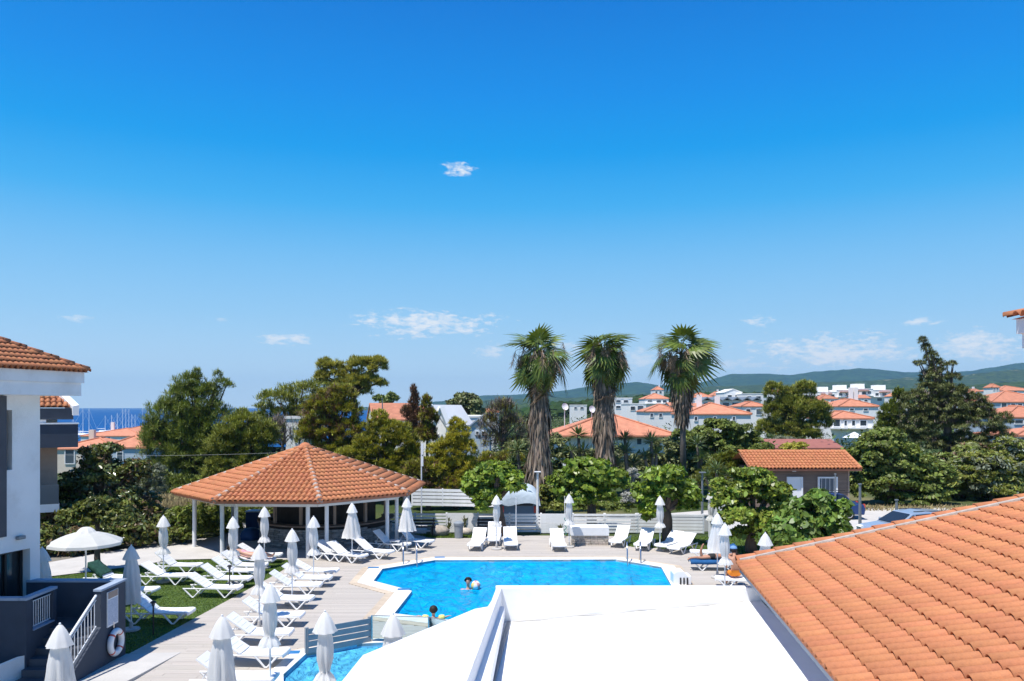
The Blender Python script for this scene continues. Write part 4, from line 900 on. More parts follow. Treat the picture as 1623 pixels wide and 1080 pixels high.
for (a, b, ye_, D_, rf_, yr_, lab) in ((962, 974, 641, 235, 'hip', 635, 'small white house with an orange roof tucked right of the middle palm trunk'),
        (1062, 1076, 643, 225, 'gable', 638, 'small cream cottage just left of the thin palm trunk'), (1130, 1147, 627, 330, 'hip', 621, 'small orange roofed house above the left end of the wavy roofs'),
        (1208, 1224, 632, 300, 'flat', None, 'small white flat house squeezed between the wavy roofs and the middle pine'), (1100, 1116, 644, 190, 'gable', 639, 'low orange roofed cottage in front of the left end of the wavy roofs'),
        (1420, 1438, 628, 290, 'hip', 622, 'small orange roofed house peeping out behind the dark evergreen tree'), (1300, 1328, 632, 250, 'hip', 626, 'pale house with a long orange roof below the leftmost holiday block'),
        (1356, 1380, 631, 270, 'gable', 626, 'low white house with a gabled orange roof below the holiday block with awnings'), (1543, 1558, 622, 300, 'hip', 617, 'tiny white house with an orange roof left of the tower house'),
        (906, 930, 643, 250, 'flat', None, 'far white house between the first and the middle palm'), (1036, 1052, 618, 420, 'hip', 613, 'tiny orange roofed house on the slope left of the thin palm crown'),
        (1225, 1238, 622, 400, 'gable', 618, 'tiny white gabled house on the slope just left of the middle pine top')):
    w_ = (b - a) / 5; house('white_house', lab, a, b, ye_, D_, 9, rf_, yr_, wins=((a + w_ * .8, a + w_ * 1.8, ye_ + 2, ye_ + 6), (a + w_ * 2.8, a + w_ * 4.0, ye_ + 2, ye_ + 6)), wall=M_cream if 'cream' in lab else None, chim=((b - w_ * 1.5, 1.0),) if yr_ else ())
# marina
def sail_boat(px, D, mh, lab, lean=0.0):
    p = Vector((W_(px, D), D, -6)); b = empty('sailing_boat', p, lab, 'sailing boat', group='sailing boats moored in the marina', rz=random.uniform(-.4, .4))
    L_ = 5.0; mb = MB(); st_ = [(-L_, .9, .1), (-L_ * .5, 1.5, 0), (0, 1.7, 0), (L_ * .5, 1.2, .05), (L_, .05, .3)]
    vs = []; fs = []
    for (x, w, dz) in st_: vs += [(x, -w, 1.2 + dz), (x, -w * .55, -.3), (x, w * .55, -.3), (x, w, 1.2 + dz)]
    for i in range(4):
        for j in range(3): fs.append((i * 4 + j, i * 4 + 4 + j, i * 4 + 5 + j, i * 4 + 1 + j))
        fs.append((i * 4 + 3, i * 4 + 7, i * 4 + 4, i * 4))
    fs += [(0, 1, 2, 3), (16, 17, 18, 19)]
    mb.add(vs, fs).build('hull', M_trim, b, local=True); MB().box((-.4, 0, 1.55), (4.2, 1.7, .6), taper=.8).build('cabin', M_trim, b, local=True)
    MB().tube([(.6, 0, 1.2), (.6 + lean, 0, mh)], [.15, .10], 6).build('mast', M_trim, b, local=True); MB().tube([(.6, 0, 2.6), (-3.6, 0, 2.6)], .12, 6).build('boom', M_trim, b, local=True)
    MB().tube([(L_, 0, 1.4), (.6 + lean, 0, mh - .3)], .03, 4).build('forestay', M_pole, b, local=True); MB().tube([(-L_, 0, 1.4), (.6 + lean, 0, mh - .3)], .03, 4).build('backstay', M_pole, b, local=True)
for (px, D, yt, lab) in ((129, 330, 648, 'sailing boat with the leftmost tall mast in the marina'), (139, 325, 648, 'sailing boat with a thick mast and visible stays, second mast from the left'),
                         (114, 360, 664, 'small sailing boat with a short mast left of the tall masts'), (165, 370, 659, 'sailing boat with a thin mast between the two groups of masts'),
                         (175, 340, 658, 'sailing boat with a short mast left of the dense group'), (184, 345, 655, 'sailing boat with a slanting stay left of the dense group'),
                         (192, 330, 648, 'sailing boat with the first tall mast of the dense group'), (197, 335, 648, 'sailing boat with the second tall mast of the dense group'),
                         (202, 350, 649, 'sailing boat in the middle of the dense group of masts'), (207, 370, 657, 'small sailing boat behind the dense group of masts'),
                         (212, 365, 657, 'sailing boat with a short mast right of the dense group'), (224, 320, 646, 'sailing boat with the tallest mast, nearest to the big pine'),
                         (234, 350, 645, 'sailing boat whose mast touches the edge of the big pine')):
    sail_boat(px, D, H - (yt - HY) * D / F + 6, lab)
# ---------------------------------------------------------------- vegetation
L_pine = leafmat('pine_needles', (0.221, 0.244, 0.046), .015, .4, .15)
L_pined = leafmat('dark_pine_needles', (0.175, 0.217, 0.047), .015, .4, .15)
L_palepine = leafmat('pale_pine_needles', (0.357, 0.347, 0.084), .015, .35, .2)
L_cyp = leafmat('yellow_green_cypress', (0.289, 0.286, 0.042), .02, .45, .2)
L_cypg = leafmat('golden_cypress', (0.372, 0.347, 0.046), .02, .4, .2)
L_brown = leafmat('brown_cypress', (0.176, 0.104, 0.064), .02, .4, .1)
L_dead = leafmat('dead_twigs', (.15, .12, .10), .02, .4, .0)
L_mulb = leafmat('mulberry_leaves', (0.187, 0.263, 0.034), .02, .45, .35, .38)
L_big = leafmat('broad_leaves', (0.147, 0.231, 0.042), .02, .4, .35, .38)
L_magn = leafmat('magnolia_leaves', (0.130, 0.148, 0.033), .03, .55, .15, .25)
L_fig = leafmat('fig_leaves', (0.145, 0.185, 0.035), .02, .45, .3)
L_shrub = leafmat('shrub_leaves', (0.172, 0.196, 0.034), .03, .45, .3)
L_olive = leafmat('olive_leaves', (0.180, 0.204, 0.132), .02, .35, .1)
L_hedge = leafmat('hedge_leaves', (0.159, 0.202, 0.034), .02, .45, .3)
L_dark = leafmat('dark_conifer', (0.151, 0.172, 0.058), .02, .4, .12)
L_yucca = leafmat('yucca_leaves', (0.128, 0.180, 0.068), .02, .4, .15)
L_palm = leafmat('palm_leaves', (0.107, 0.146, 0.026), .02, .35, .25, .4)
L_palmy = leafmat('yellow_palm_leaves', (.27, .25, .05), .02, .3, .25)
L_palmd = leafmat('dead_palm_leaves', (0.299, 0.213, 0.138), .02, .35, .1)
L_skirt = leafmat('palm_skirt', (.235, .180, .132), .015, .5, .05, .8)
L_silver = leafmat('silver_shrub', (.40, .40, .36), .02, .3, .1)
def unitv(rg, n):
    v = rg.normal(size=(n, 3)); return v / np.linalg.norm(v, axis=1, keepdims=True)
def leaf_quads(p, axis, side, L, Wd):
    """rhombic leaves: p base, axis along the leaf, side across"""
    n = len(p); v = np.zeros((n, 4, 3)); L = L[:, None]; Wd = Wd[:, None]; nrm = np.cross(axis, side)
    v[:, 0] = p; v[:, 1] = p + axis * L * .5 + side * Wd - nrm * Wd * .35; v[:, 2] = p + axis * L; v[:, 3] = p + axis * L * .5 - side * Wd - nrm * Wd * .35
    return v.reshape(-1, 3)
DENS = 1.6
def leaf_hex(p, axis, side, L, Wd):
    """broad six-cornered leaf, a little cupped"""
    n = len(p); v = np.zeros((n, 6, 3)); L = L[:, None]; Wd = Wd[:, None]; nrm = np.cross(axis, side)
    v[:, 0] = p; v[:, 3] = p + axis * L - nrm * L * .12
    for k, (t, w) in enumerate(((.28, 1.), (.68, .72))):
        v[:, 1 + k] = p + axis * L * t + side * Wd * w + nrm * Wd * .3; v[:, 5 - k] = p + axis * L * t - side * Wd * w + nrm * Wd * .3
    return v.reshape(-1, 3)
def crown_mesh(name, blobs, n, size, aspect, style, seed, sub=.34, nsub=14, hollow=.55, droop=.0, grow=1.06):
    """leaves gathered in clumps that sit on the shell of each ellipsoid blob = (centre, rx, ry, rz)"""
    rg = np.random.default_rng(seed); P = []; O = []; fine = style != 'leaf'
    sub = sub * (.40 if fine else .62); nsub = nsub * (7.5 if fine else 3.4); hollow = hollow * (.55 if fine else .7)
    vol = np.array([(b[1] * b[2] * b[3]) ** (2 / 3) for b in blobs]); share = vol / vol.sum()
    for b, s in zip(blobs, share):
        c = np.array(b[0]); r = np.array(b[1:4]) * grow; m = max(80, int(n * s * DENS)); k = max(8, int(nsub * rg.uniform(.8, 1.2)))
        d = unitv(rg, k); d[:, 2] = np.where(d[:, 2] < -.55, -d[:, 2], d[:, 2]); cc = d * rg.uniform(hollow, 1.0, (k, 1)) ** .6 * (1 - sub * .3); cr = sub * rg.uniform(.5, 1.45, k)
        w = cr ** 2; kk = rg.choice(k, m, p=w / w.sum()); dd = unitv(rg, m); dd[:, 2] += .25
        rad = cr[kk] * rg.uniform(.1, 1.0, m) ** .6 * rg.uniform(.8, 1.3, m)
        sp = np.stack([d[kk, 0] * .5 + dd[:, 0], d[kk, 1] * .5 + dd[:, 1], dd[:, 2] * (.8 if fine else .55) - (0 if fine else .18) * np.hypot(dd[:, 0], dd[:, 1])], -1)
        q = cc[kk] + sp * rad[:, None]
        P.append(c + q * r); O.append(dd * .7 + q * .5)
    P = np.concatenate(P); O = np.concatenate(O); O /= np.linalg.norm(O, axis=1, keepdims=True) + 1e-6; n = len(P)
    rnd = unitv(rg, n)
    if style == 'needle':
        ax = O * 1.0 + rnd * .55 + np.array([0, 0, .35])
    elif style == 'droop':
        ax = O * .8 + rnd * .5 + np.array([0, 0, -.45])
    else:
        ax = np.cross(O, rnd) + O * .35 + np.array([0, 0, -.25 - droop])
    ax /= np.linalg.norm(ax, axis=1, keepdims=True) + 1e-6
    sd = np.cross(ax, O + rnd * .6); sd /= np.linalg.norm(sd, axis=1, keepdims=True) + 1e-6
    L = size * rg.uniform(.6, 1.35, n)
    if style == 'leaf' and size >= .22:
        v = leaf_hex(P - ax * L[:, None] * .4, ax, sd, L, L * aspect * .5); return np_mesh(name, v, np.arange(n * 6).reshape(n, 6))
    v = leaf_quads(P - ax * L[:, None] * .4, ax, sd, L, L * aspect * .5)
    return np_mesh(name, v, np.arange(n * 4).reshape(n, 4))
def limbs(base, blobs, r0, seed, m, root, ntw=3, name='trunk', lean=(0, 0), top=None):
    rg = random.Random(seed); mb = MB(); base = Vector(base)
    lo = min(b[0][2] - b[3] for b in blobs); hi = max(b[0][2] for b in blobs); cx = sum(b[0][0] for b in blobs) / len(blobs); cy = sum(b[0][1] for b in blobs) / len(blobs)
    fork = Vector((base.x * .5 + cx * .5, base.y * .5 + cy * .5, max(lo + (hi - lo) * .3, base.z + .6))) if top is None else Vector(top)
    pts = [base - Vector((0, 0, .2)), base.lerp(fork, .3) + Vector((rg.uniform(-.1, .1), 0, 0)) * r0 * 4, base.lerp(fork, .7) + Vector((rg.uniform(-.1, .1), rg.uniform(-.1, .1), 0)) * r0 * 4, fork]
    mb.tube(pts, [r0 * 1.3, r0, r0 * .85, r0 * .7], 10); tr = mb.build(name, m, root, smooth_=True)
    for b in blobs[:14]:
        c = Vector(b[0]); mb = MB()
        for k in range(ntw):
            e = c + Vector((rg.uniform(-.7, .7) * b[1], rg.uniform(-.7, .7) * b[2], rg.uniform(-.2, .75) * b[3])); mid = fork.lerp(e, .5) + Vector((rg.uniform(-.2, .2) * b[1], rg.uniform(-.2, .2) * b[2], .1 * b[3]))
            mb.tube([fork - Vector((0, 0, .1)), mid, e], [r0 * .5, r0 * .28, r0 * .06], 6)
        mb.build('limb', m, tr)
    return tr
VEG = {}
def tree(name, label, base, blobs, mat_, n, size, aspect=.5, style='leaf', seed=1, cat='tree', group=None, r0=.15, bark=None, sub=.34, nsub=14, hollow=.55, trunk=True, droop=0.0, D=None, extra=(), grow=1.06):
    """blobs in photo pixels (cx, cy, rx, ry[, depth offset]) at distance D, turned into real ellipsoids round the trunk"""
    bl = []
    for b in blobs:
        k = (D + (b[4] if len(b) > 4 else 0)) / F; dd = D + (b[4] if len(b) > 4 else 0)
        bl.append((((b[0] - HX) * k, dd, H - (b[1] - HY) * k), b[2] * k, b[2] * k * .9, b[3] * k))
    x = (base - HX) * D / F; z = th(x, D) if D > 39 else 0.0
    root = empty(name, (x, D, z), label, cat, group)
    cr = link_mesh('crown', crown_mesh('crown', bl, n, size, aspect, style, seed, sub, nsub, hollow, droop, grow), mat_, root)
    for (m2, frac, sd) in extra:
        link_mesh('dry_foliage', crown_mesh('dry_foliage', bl, int(n * frac), size, aspect, style, sd, sub, nsub, hollow, droop), m2, root)
    if trunk: limbs((x, D, z), bl, r0, seed, bark or M_bark, root)
    return root
# the four clipped mulberries beside the pool
G4 = 'mulberry trees along the far side of the pool'
tree('mulberry_tree', 'round mulberry tree with the tarpaulin covered van behind its trunk', 797, [(782, 762, 30, 26), (758, 765, 26, 24), (808, 768, 24, 22), (770, 785, 24, 16, -.3), (783, 745, 26, 15), (800, 752, 24, 18, .5), (762, 800, 14, 14, -.5), (748, 772, 16, 16)], L_mulb, 4300, .30, .62, D=39.0, r0=.27, seed=11, group=G4, sub=.42, nsub=16, grow=.93)
tree('mulberry_tree', 'wide mulberry tree behind the stone planter', 939, [(932, 765, 40, 30), (902, 768, 30, 24), (964, 764, 30, 26), (930, 742, 36, 18), (912, 788, 26, 16, -.3), (955, 788, 26, 14, -.3), (885, 760, 14, 16), (980, 758, 14, 16)], L_mulb, 5600, .30, .62, D=41.2, r0=.26, seed=12, group=G4, sub=.42, nsub=16, grow=.93)
tree('mulberry_tree', 'mulberry tree with low hanging leaves behind the three right loungers', 1060, [(1055, 780, 38, 28), (1025, 785, 26, 24), (1084, 783, 26, 26), (1056, 755, 36, 18), (1032, 805, 18, 14, -.3), (1090, 800, 18, 14), (1026, 817, 10, 12)], L_mulb, 5200, .28, .62, D=36.3, r0=.25, seed=13, group=G4, sub=.42, nsub=16, grow=.93)
tree('mulberry_tree', 'lighter spreading mulberry tree behind the paired closed parasols', 1192, [(1195, 775, 40, 26), (1155, 790, 30, 26), (1228, 788, 30, 26), (1190, 755, 36, 16), (1170, 820, 34, 22, -.4), (1215, 825, 36, 24, -.4), (1246, 818, 24, 28), (1140, 770, 16, 14), (1185, 845, 26, 12), (1225, 850, 24, 12)], leafmat('light_mulberry_leaves', (0.209, 0.271, 0.040), .025, .45, .35, .38), 8500, .23, .62, D=34.5, r0=.24, seed=14, group=G4, sub=.42, nsub=16, grow=.93)
tree('broad_leaved_tree', 'young tree with very large leaves at the corner of the tiled roof', 1285, [(1285, 815, 30, 26), (1260, 835, 30, 24), (1312, 825, 26, 22), (1296, 793, 18, 16), (1335, 808, 13, 18), (1275, 860, 40, 18), (1325, 850, 24, 18), (1240, 850, 26, 20)], L_big, 3600, .34, .72, D=31.0, r0=.10, seed=15, sub=.5, nsub=10, droop=.25)
# left hedges and trees
tree('magnolia_tree', 'dense dark glossy magnolia behind the open parasol at the left', 150, [(160, 775, 52, 40), (110, 800, 40, 36), (205, 805, 46, 36), (150, 830, 60, 36, -1.5), (90, 835, 34, 40, -2), (240, 832, 36, 30), (268, 848, 30, 18, -1.2), (160, 745, 30, 24), (150, 722, 24, 18), (178, 712, 14, 10), (215, 745, 24, 20), (195, 845, 46, 28, -2), (115, 862, 44, 24, -3.5), (75, 862, 26, 30, -4.2), (150, 858, 40, 20, -3)], L_magn, 19000, .22, .42, D=38, r0=.2, seed=21, extra=((leafmat('bronze_magnolia_leaves', (.13, .085, .04), .02, .4, .1), .12, 77), (leafmat('magnolia_glint_leaves', (.10, .13, .05), .02, .4, .1, .2), .18, 78)))
tree('tree', 'small dark trunked tree behind the pole of the open parasol', 156, [(150, 815, 34, 18), (120, 822, 26, 16), (185, 820, 26, 16), (155, 800, 26, 12)], L_magn, 5200, .20, .42, D=30.2, r0=.11, seed=121)
tree('olive_tree', 'grey green olive tree left of the pavilion roof', 228, [(240, 750, 22, 16), (225, 765, 26, 20), (205, 775, 20, 16), (245, 775, 18, 16)], L_olive, 5000, .14, .3, D=46, r0=.1, seed=22)
tree('hedge', 'green hedge seen between the pavilion columns on the left', 330, [(285, 828, 24, 27, -1), (310, 826, 24, 27, .5), (335, 822, 24, 27, 2), (360, 820, 24, 26, 4), (385, 816, 24, 24, 5.5), (410, 814, 22, 24, 6.5), (435, 812, 22, 22, 6.5), (460, 812, 22, 22, 6.5), (300, 843, 26, 14, -1.2), (330, 840, 26, 14, .6), (360, 834, 26, 14, 2.5)], L_hedge, 11000, .15, .5, D=38, trunk=False, seed=23, cat='hedge')
tree('big_pine', 'tall dark pine with a ragged top left of the pavilion', 310, [(305, 640, 42, 34), (265, 665, 34, 34), (340, 670, 36, 34), (300, 610, 26, 20), (330, 622, 22, 14), (255, 705, 34, 36), (300, 710, 44, 40), (350, 715, 40, 36), (275, 745, 40, 26), (325, 755, 40, 26), (240, 690, 18, 28), (285, 625, 24, 16), (350, 608, 16, 8), (312, 594, 9, 10), (345, 595, 8, 8), (362, 612, 10, 5), (290, 670, 46, 40), (320, 730, 60, 40), (265, 720, 40, 50), (320, 690, 40, 40)], L_pined, 52000, .36, .13, 'needle', D=62, r0=.38, seed=31, sub=.36, nsub=16)
tree('pine_tree', 'lower bushy pine in front of the tall dark pine', 385, [(385, 680, 34, 26), (360, 700, 32, 26), (405, 705, 30, 30), (375, 735, 42, 26), (410, 745, 26, 22), (385, 660, 14, 12), (345, 745, 24, 20), (385, 715, 40, 40), (415, 690, 26, 26)], L_pine, 26000, .33, .13, 'needle', D=57, r0=.26, seed=32, sub=.38)
tree('umbrella_pine', 'flat topped umbrella pine behind the pavilion roof', 470, [(440, 635, 34, 20), (475, 625, 38, 20), (505, 615, 34, 16), (420, 655, 20, 18), (450, 660, 28, 16), (490, 650, 34, 18), (440, 690, 26, 22), (418, 682, 26, 30), (470, 692, 40, 34), (500, 680, 40, 34)], L_pine, 17000, .38, .16, 'needle', D=74, r0=.3, seed=33, sub=.38)
tree('pine_tree', 'tall pale green pine with upswept branches against the sky', 560, [(560, 615, 34, 22), (530, 590, 20, 18), (570, 585, 26, 20), (600, 580, 16, 12), (515, 580, 12, 12), (585, 605, 22, 12), (545, 620, 24, 20), (605, 608, 10, 6), (510, 600, 12, 12), (598, 572, 14, 6)], L_palepine, 17000, .42, .15, 'needle', D=70, r0=.3, seed=34, sub=.36)
tree('bare_tree', 'bare tree with grey leafless branches left of the pavilion apex', 452, [(445, 680, 24, 22), (430, 690, 14, 16), (455, 700, 18, 16)], L_dead, 900, .5, .05, 'needle', D=60, r0=.14, seed=35, bark=M_barkgrey)
CG = 'yellow green cypresses behind the pavilion'
tree('cypress', 'tall yellow brown cypress rising above the pavilion apex', 525, [(520, 640, 30, 22), (540, 625, 24, 16), (500, 655, 24, 22), (545, 655, 28, 24), (515, 685, 36, 26), (555, 690, 32, 26), (490, 690, 20, 30), (530, 720, 40, 20), (565, 715, 26, 22)], L_cyp, 24000, .30, .17, 'needle', D=55, r0=.24, seed=36, group=CG, sub=.34, extra=((L_brown, .18, 90),))
tree('cypress', 'broad yellow green cypress above the right slope of the pavilion roof', 610, [(610, 690, 30, 24), (585, 710, 30, 24), (635, 705, 28, 24), (600, 665, 18, 14), (560, 725, 30, 16), (620, 735, 40, 24), (650, 730, 24, 26), (640, 680, 14, 12)], L_cyp, 22000, .28, .17, 'needle', D=52, r0=.22, seed=37, group=CG, sub=.34)
tree('cypress', 'upright golden tipped cypress behind the antenna mast', 722, [(725, 690, 18, 22), (722, 672, 10, 10), (712, 715, 24, 22), (738, 715, 20, 20), (705, 745, 26, 24), (735, 745, 26, 22), (690, 715, 14, 12), (720, 770, 36, 18)], L_cypg, 19000, .26, .17, 'needle', D=49.5, r0=.2, seed=38, group=CG, sub=.34)
tree('cypress', 'low dark cypress bush at the right end of the pavilion roof', 680, [(680, 745, 24, 20), (665, 765, 24, 16), (700, 768, 26, 14), (655, 745, 16, 14)], L_cyp, 8000, .26, .17, 'needle', D=49, r0=.16, seed=39, group=CG, extra=((L_brown, .35, 91),))
tree('brown_cypress', 'dead reddish brown cypress with a pointed top', 657, [(657, 640, 9, 18), (655, 620, 5, 10), (660, 665, 16, 18), (650, 690, 22, 18), (670, 690, 18, 20), (645, 655, 10, 12)], L_brown, 9000, .34, .14, 'needle', D=64, r0=.16, seed=40)
tree('cypress', 'small dark cypress top beside the dead reddish one', 678, [(676, 640, 8, 14), (680, 662, 14, 16), (675, 690, 18, 18)], L_cyp, 4500, .34, .15, 'needle', D=63, r0=.14, seed=41, extra=((L_brown, .5, 92),))
tree('round_tree', 'dark round tree on the skyline right of the sloping white house', 738, [(738, 636, 20, 12), (722, 645, 14, 12), (752, 645, 14, 14), (738, 655, 24, 12)], L_dark, 5500, .65, .5, D=120, r0=.35, seed=42)
tree('bare_tree', 'bare brown twiggy tree left of the first palm', 795, [(795, 660, 26, 26), (775, 675, 20, 18), (815, 680, 24, 22), (800, 645, 16, 14), (780, 700, 22, 18), (820, 705, 22, 14)], L_dead, 4200, .5, .06, 'needle', D=60, r0=.2, seed=43, bark=M_barkgrey, extra=((L_cyp, .25, 93),))
tree('tree', 'far dark trees on the skyline above the orange roofs', 610, [(600, 632, 7, 5), (622, 630, 7, 7), (612, 637, 9, 5)], L_pined, 1500, .8, .4, D=150, r0=.2, seed=44)
tree('undergrowth', 'dark undergrowth below the tall dark pine left of the pavilion', 320, [(245, 765, 26, 22), (290, 775, 30, 22), (340, 775, 30, 22), (390, 768, 30, 24), (430, 745, 24, 24), (360, 755, 40, 26)], L_pined, 14000, .26, .3, 'needle', D=59.5, trunk=False, seed=46, cat='bush')
tree('dark_thicket', 'dark conifer thicket between the antenna mast and the first palm', 740, [(640, 765, 40, 24), (690, 770, 34, 20), (740, 755, 30, 26), (775, 745, 28, 28), (805, 745, 30, 30), (760, 775, 40, 18), (590, 745, 40, 24)], L_cyp, 22000, .26, .2, 'needle', D=56, trunk=False, seed=47, cat='bush', extra=((L_brown, .2, 99), (L_dark, .5, 100)))
# shrubs behind the right fence
tree('shrub', 'round dark green shrub behind the fence right of the lamp post', 880, [(880, 775, 24, 22), (860, 795, 22, 18), (885, 800, 26, 14), (905, 798, 18, 14)], L_shrub, 7500, .17, .5, D=46.0, r0=.08, seed=51, cat='shrub', trunk=False)
tree('laurel_bush', 'big bright laurel thicket right of the thin palm', 1140, [(1140, 685, 34, 24), (1110, 700, 30, 26), (1172, 690, 28, 22), (1195, 715, 26, 22), (1150, 715, 40, 24), (1105, 730, 26, 20), (1080, 700, 18, 22)], L_fig, 16000, .28, .5, D=62, r0=.16, seed=52, cat='bush')
tree('shrub', 'loose green shrub with pointed leaves left of the cabin roof', 1150, [(1150, 745, 34, 24), (1125, 760, 26, 18), (1180, 750, 24, 20), (1160, 728, 20, 12)], L_shrub, 9500, .24, .25, 'needle', D=53, seed=53, cat='shrub', trunk=False)
tree('silver_shrub', 'pale silvery shrub between the two middle mulberry trees', 1000, [(1000, 752, 10, 12), (994, 790, 10, 10)], L_silver, 1400, .16, .3, D=45, seed=54, cat='shrub', trunk=False)
tree('hedge', 'low green verge planting behind the slatted fence', 960, [(955, 805, 30, 10), (990, 803, 24, 10), (925, 802, 20, 10)], leafmat('verge_leaves', (.13, .17, .03), .03, .4, .3), 5000, .14, .5, D=45.5, seed=55, cat='hedge', trunk=False)
tree('dark_thicket', 'dark thicket filling the gap behind the yuccas', 980, [(900, 735, 30, 30), (960, 740, 40, 34), (1020, 745, 40, 34), (1075, 745, 34, 36), (830, 735, 30, 40), (1060, 715, 24, 24), (880, 710, 24, 24)], L_dark, 16000, .26, .4, D=57.5, seed=56, cat='bush', trunk=False)
tree('middle_pine', 'dense rounded pine standing before the hills right of the cabin roof', 1258, [(1258, 650, 32, 24), (1232, 655, 24, 24), (1285, 652, 28, 22), (1228, 620, 16, 14), (1275, 618, 18, 14), (1250, 628, 14, 14), (1215, 680, 18, 16), (1255, 682, 40, 16), (1300, 670, 18, 14), (1275, 690, 28, 10)], L_pine, 36000, .45, .14, 'needle', D=92, r0=.4, seed=57, sub=.36, extra=((L_palepine, .15, 94),))
tree('olive_tree', 'pale olive tree at the foot of the dense rounded pine', 1245, [(1240, 700, 22, 10), (1220, 703, 14, 8)], L_olive, 2500, .2, .3, D=78, r0=.1, seed=58)
tree('garden_shrub', 'yellowish round shrub in front of the dull red roof', 1263, [(1262, 709, 18, 9), (1248, 712, 10, 6)], L_cypg, 2500, .2, .3, D=64, seed=59, cat='shrub', trunk=False)
tree('shrub', 'green shrub at the left end of the dull red roof', 1200, [(1200, 725, 18, 16), (1212, 712, 14, 10)], L_fig, 3500, .24, .5, D=60, seed=60, cat='shrub', trunk=False)
# right: leaning conifer, figs and shrubs
tree('leaning_conifer', 'tall old conifer with a leaning broken top at the right', 1500, [(1462, 540, 7, 7), (1468, 552, 8, 9), (1476, 566, 11, 11), (1458, 576, 10, 5), (1486, 580, 14, 12), (1508, 577, 9, 5), (1480, 598, 22, 15), (1512, 598, 12, 7), (1482, 620, 32, 18), (1515, 622, 22, 12), (1450, 640, 26, 20), (1495, 645, 40, 20), (1542, 640, 24, 18), (1500, 670, 44, 22), (1552, 668, 34, 20), (1448, 672, 26, 22), (1578, 690, 24, 18), (1520, 703, 46, 20), (1592, 665, 13, 12), (1465, 700, 30, 18), (1555, 655, 20, 20), (1560, 712, 34, 18)], L_dark, 80000, .24, .13, 'droop', D=58, r0=.36, seed=61, sub=.30, nsub=18, bark=M_barkgrey, extra=((L_dead, .06, 95),))
tree('evergreen_tree', 'dark evergreen tree just left of the leaning conifer', 1425, [(1425, 640, 14, 24), (1415, 660, 20, 20), (1430, 680, 24, 20), (1405, 680, 16, 14)], L_pined, 8500, .34, .2, 'needle', D=64, r0=.2, seed=62)
tree('fig_tree', 'broad fig tree right of the brown cabin', 1410, [(1400, 705, 36, 24), (1375, 730, 30, 28), (1430, 735, 36, 28), (1400, 765, 40, 24), (1450, 765, 34, 24), (1370, 775, 22, 24), (1480, 755, 26, 26), (1405, 690, 24, 12), (1445, 790, 40, 12), (1480, 785, 26, 16)], L_fig, 21000, .26, .6, D=52, r0=.2, seed=63, sub=.4)
tree('shrub', 'olive green tangle of shrubs above the tiled roof at the right edge', 1570, [(1560, 740, 40, 26), (1600, 735, 34, 26), (1530, 760, 34, 24), (1580, 770, 44, 20), (1620, 755, 24, 24), (1600, 705, 20, 14)], L_shrub, 15000, .26, .35, D=54, r0=.12, seed=64, cat='shrub', extra=((L_olive, .25, 96),))
tree('shrub', 'thicket of mixed shrubs under the leaning conifer', 1510, [(1500, 745, 40, 28), (1545, 725, 34, 24), (1510, 785, 34, 18), (1560, 790, 34, 14)], L_dark, 11000, .28, .4, D=56, seed=65, cat='shrub', trunk=False, extra=((L_fig, .4, 97), (L_brown, .05, 98)))
# yuccas: sword-leaved rosettes on short stems
def yucca(label, px, D, heads, seed):
    rg = np.random.default_rng(seed); x = W_(px, D); root = empty('yucca', (x, D, th(x, D)), label, 'yucca', 'yuccas behind the fence')
    for (hx, hy, r) in heads:
        c = np.array(PD(hx, hy, D + rg.uniform(-.4, .4))); rr_ = r * D / F; n = 90
        d = unitv(rg, n); d[:, 2] = np.abs(d[:, 2]) * 1.1 - .35; d /= np.linalg.norm(d, axis=1, keepdims=True)
        sd = np.cross(d, np.array([0, 0, 1.]) + unitv(rg, n) * .2); sd /= np.linalg.norm(sd, axis=1, keepdims=True)
        L = rr_ * rg.uniform(.8, 1.15, n); v = leaf_quads(c + d * .05, d, sd, L, np.full(n, .045)); link_mesh('rosette', np_mesh('rosette', v, np.arange(n * 4).reshape(n, 4)), L_yucca, root)
        MB().tube([(x, D, root.location.z - .1), ((x + c[0]) / 2 + .1, D, (root.location.z + c[2]) / 2), tuple(c)], [.16, .12, .10], 7).build('stem', M_barkgrey, root)
for i, (lab, px, D, hd) in enumerate((('yucca with dense rosettes left of the first palm trunk', 825, 49, ((820, 715, 20), (838, 735, 18), (812, 735, 16))),
        ('yucca between the first and the middle palm', 915, 52, ((917, 690, 20), (905, 715, 18), (925, 715, 17))),
        ('cluster of yucca heads right of the middle palm', 995, 51, ((990, 715, 20), (975, 735, 18), (1005, 735, 18), (990, 695, 16))),
        ('single bright yucca head left of the thin palm', 1032, 52, ((1032, 700, 20), (1040, 720, 16), (1022, 725, 16))),
        ('yucca just right of the thin palm trunk', 1108, 54, ((1105, 705, 19), (1112, 728, 17))),
        ('yucca with spiky heads near the light mulberry tree', 1135, 50, ((1135, 745, 18), (1118, 757, 16), (1150, 752, 14))))): yucca(lab, px, D, hd, 200 + i)
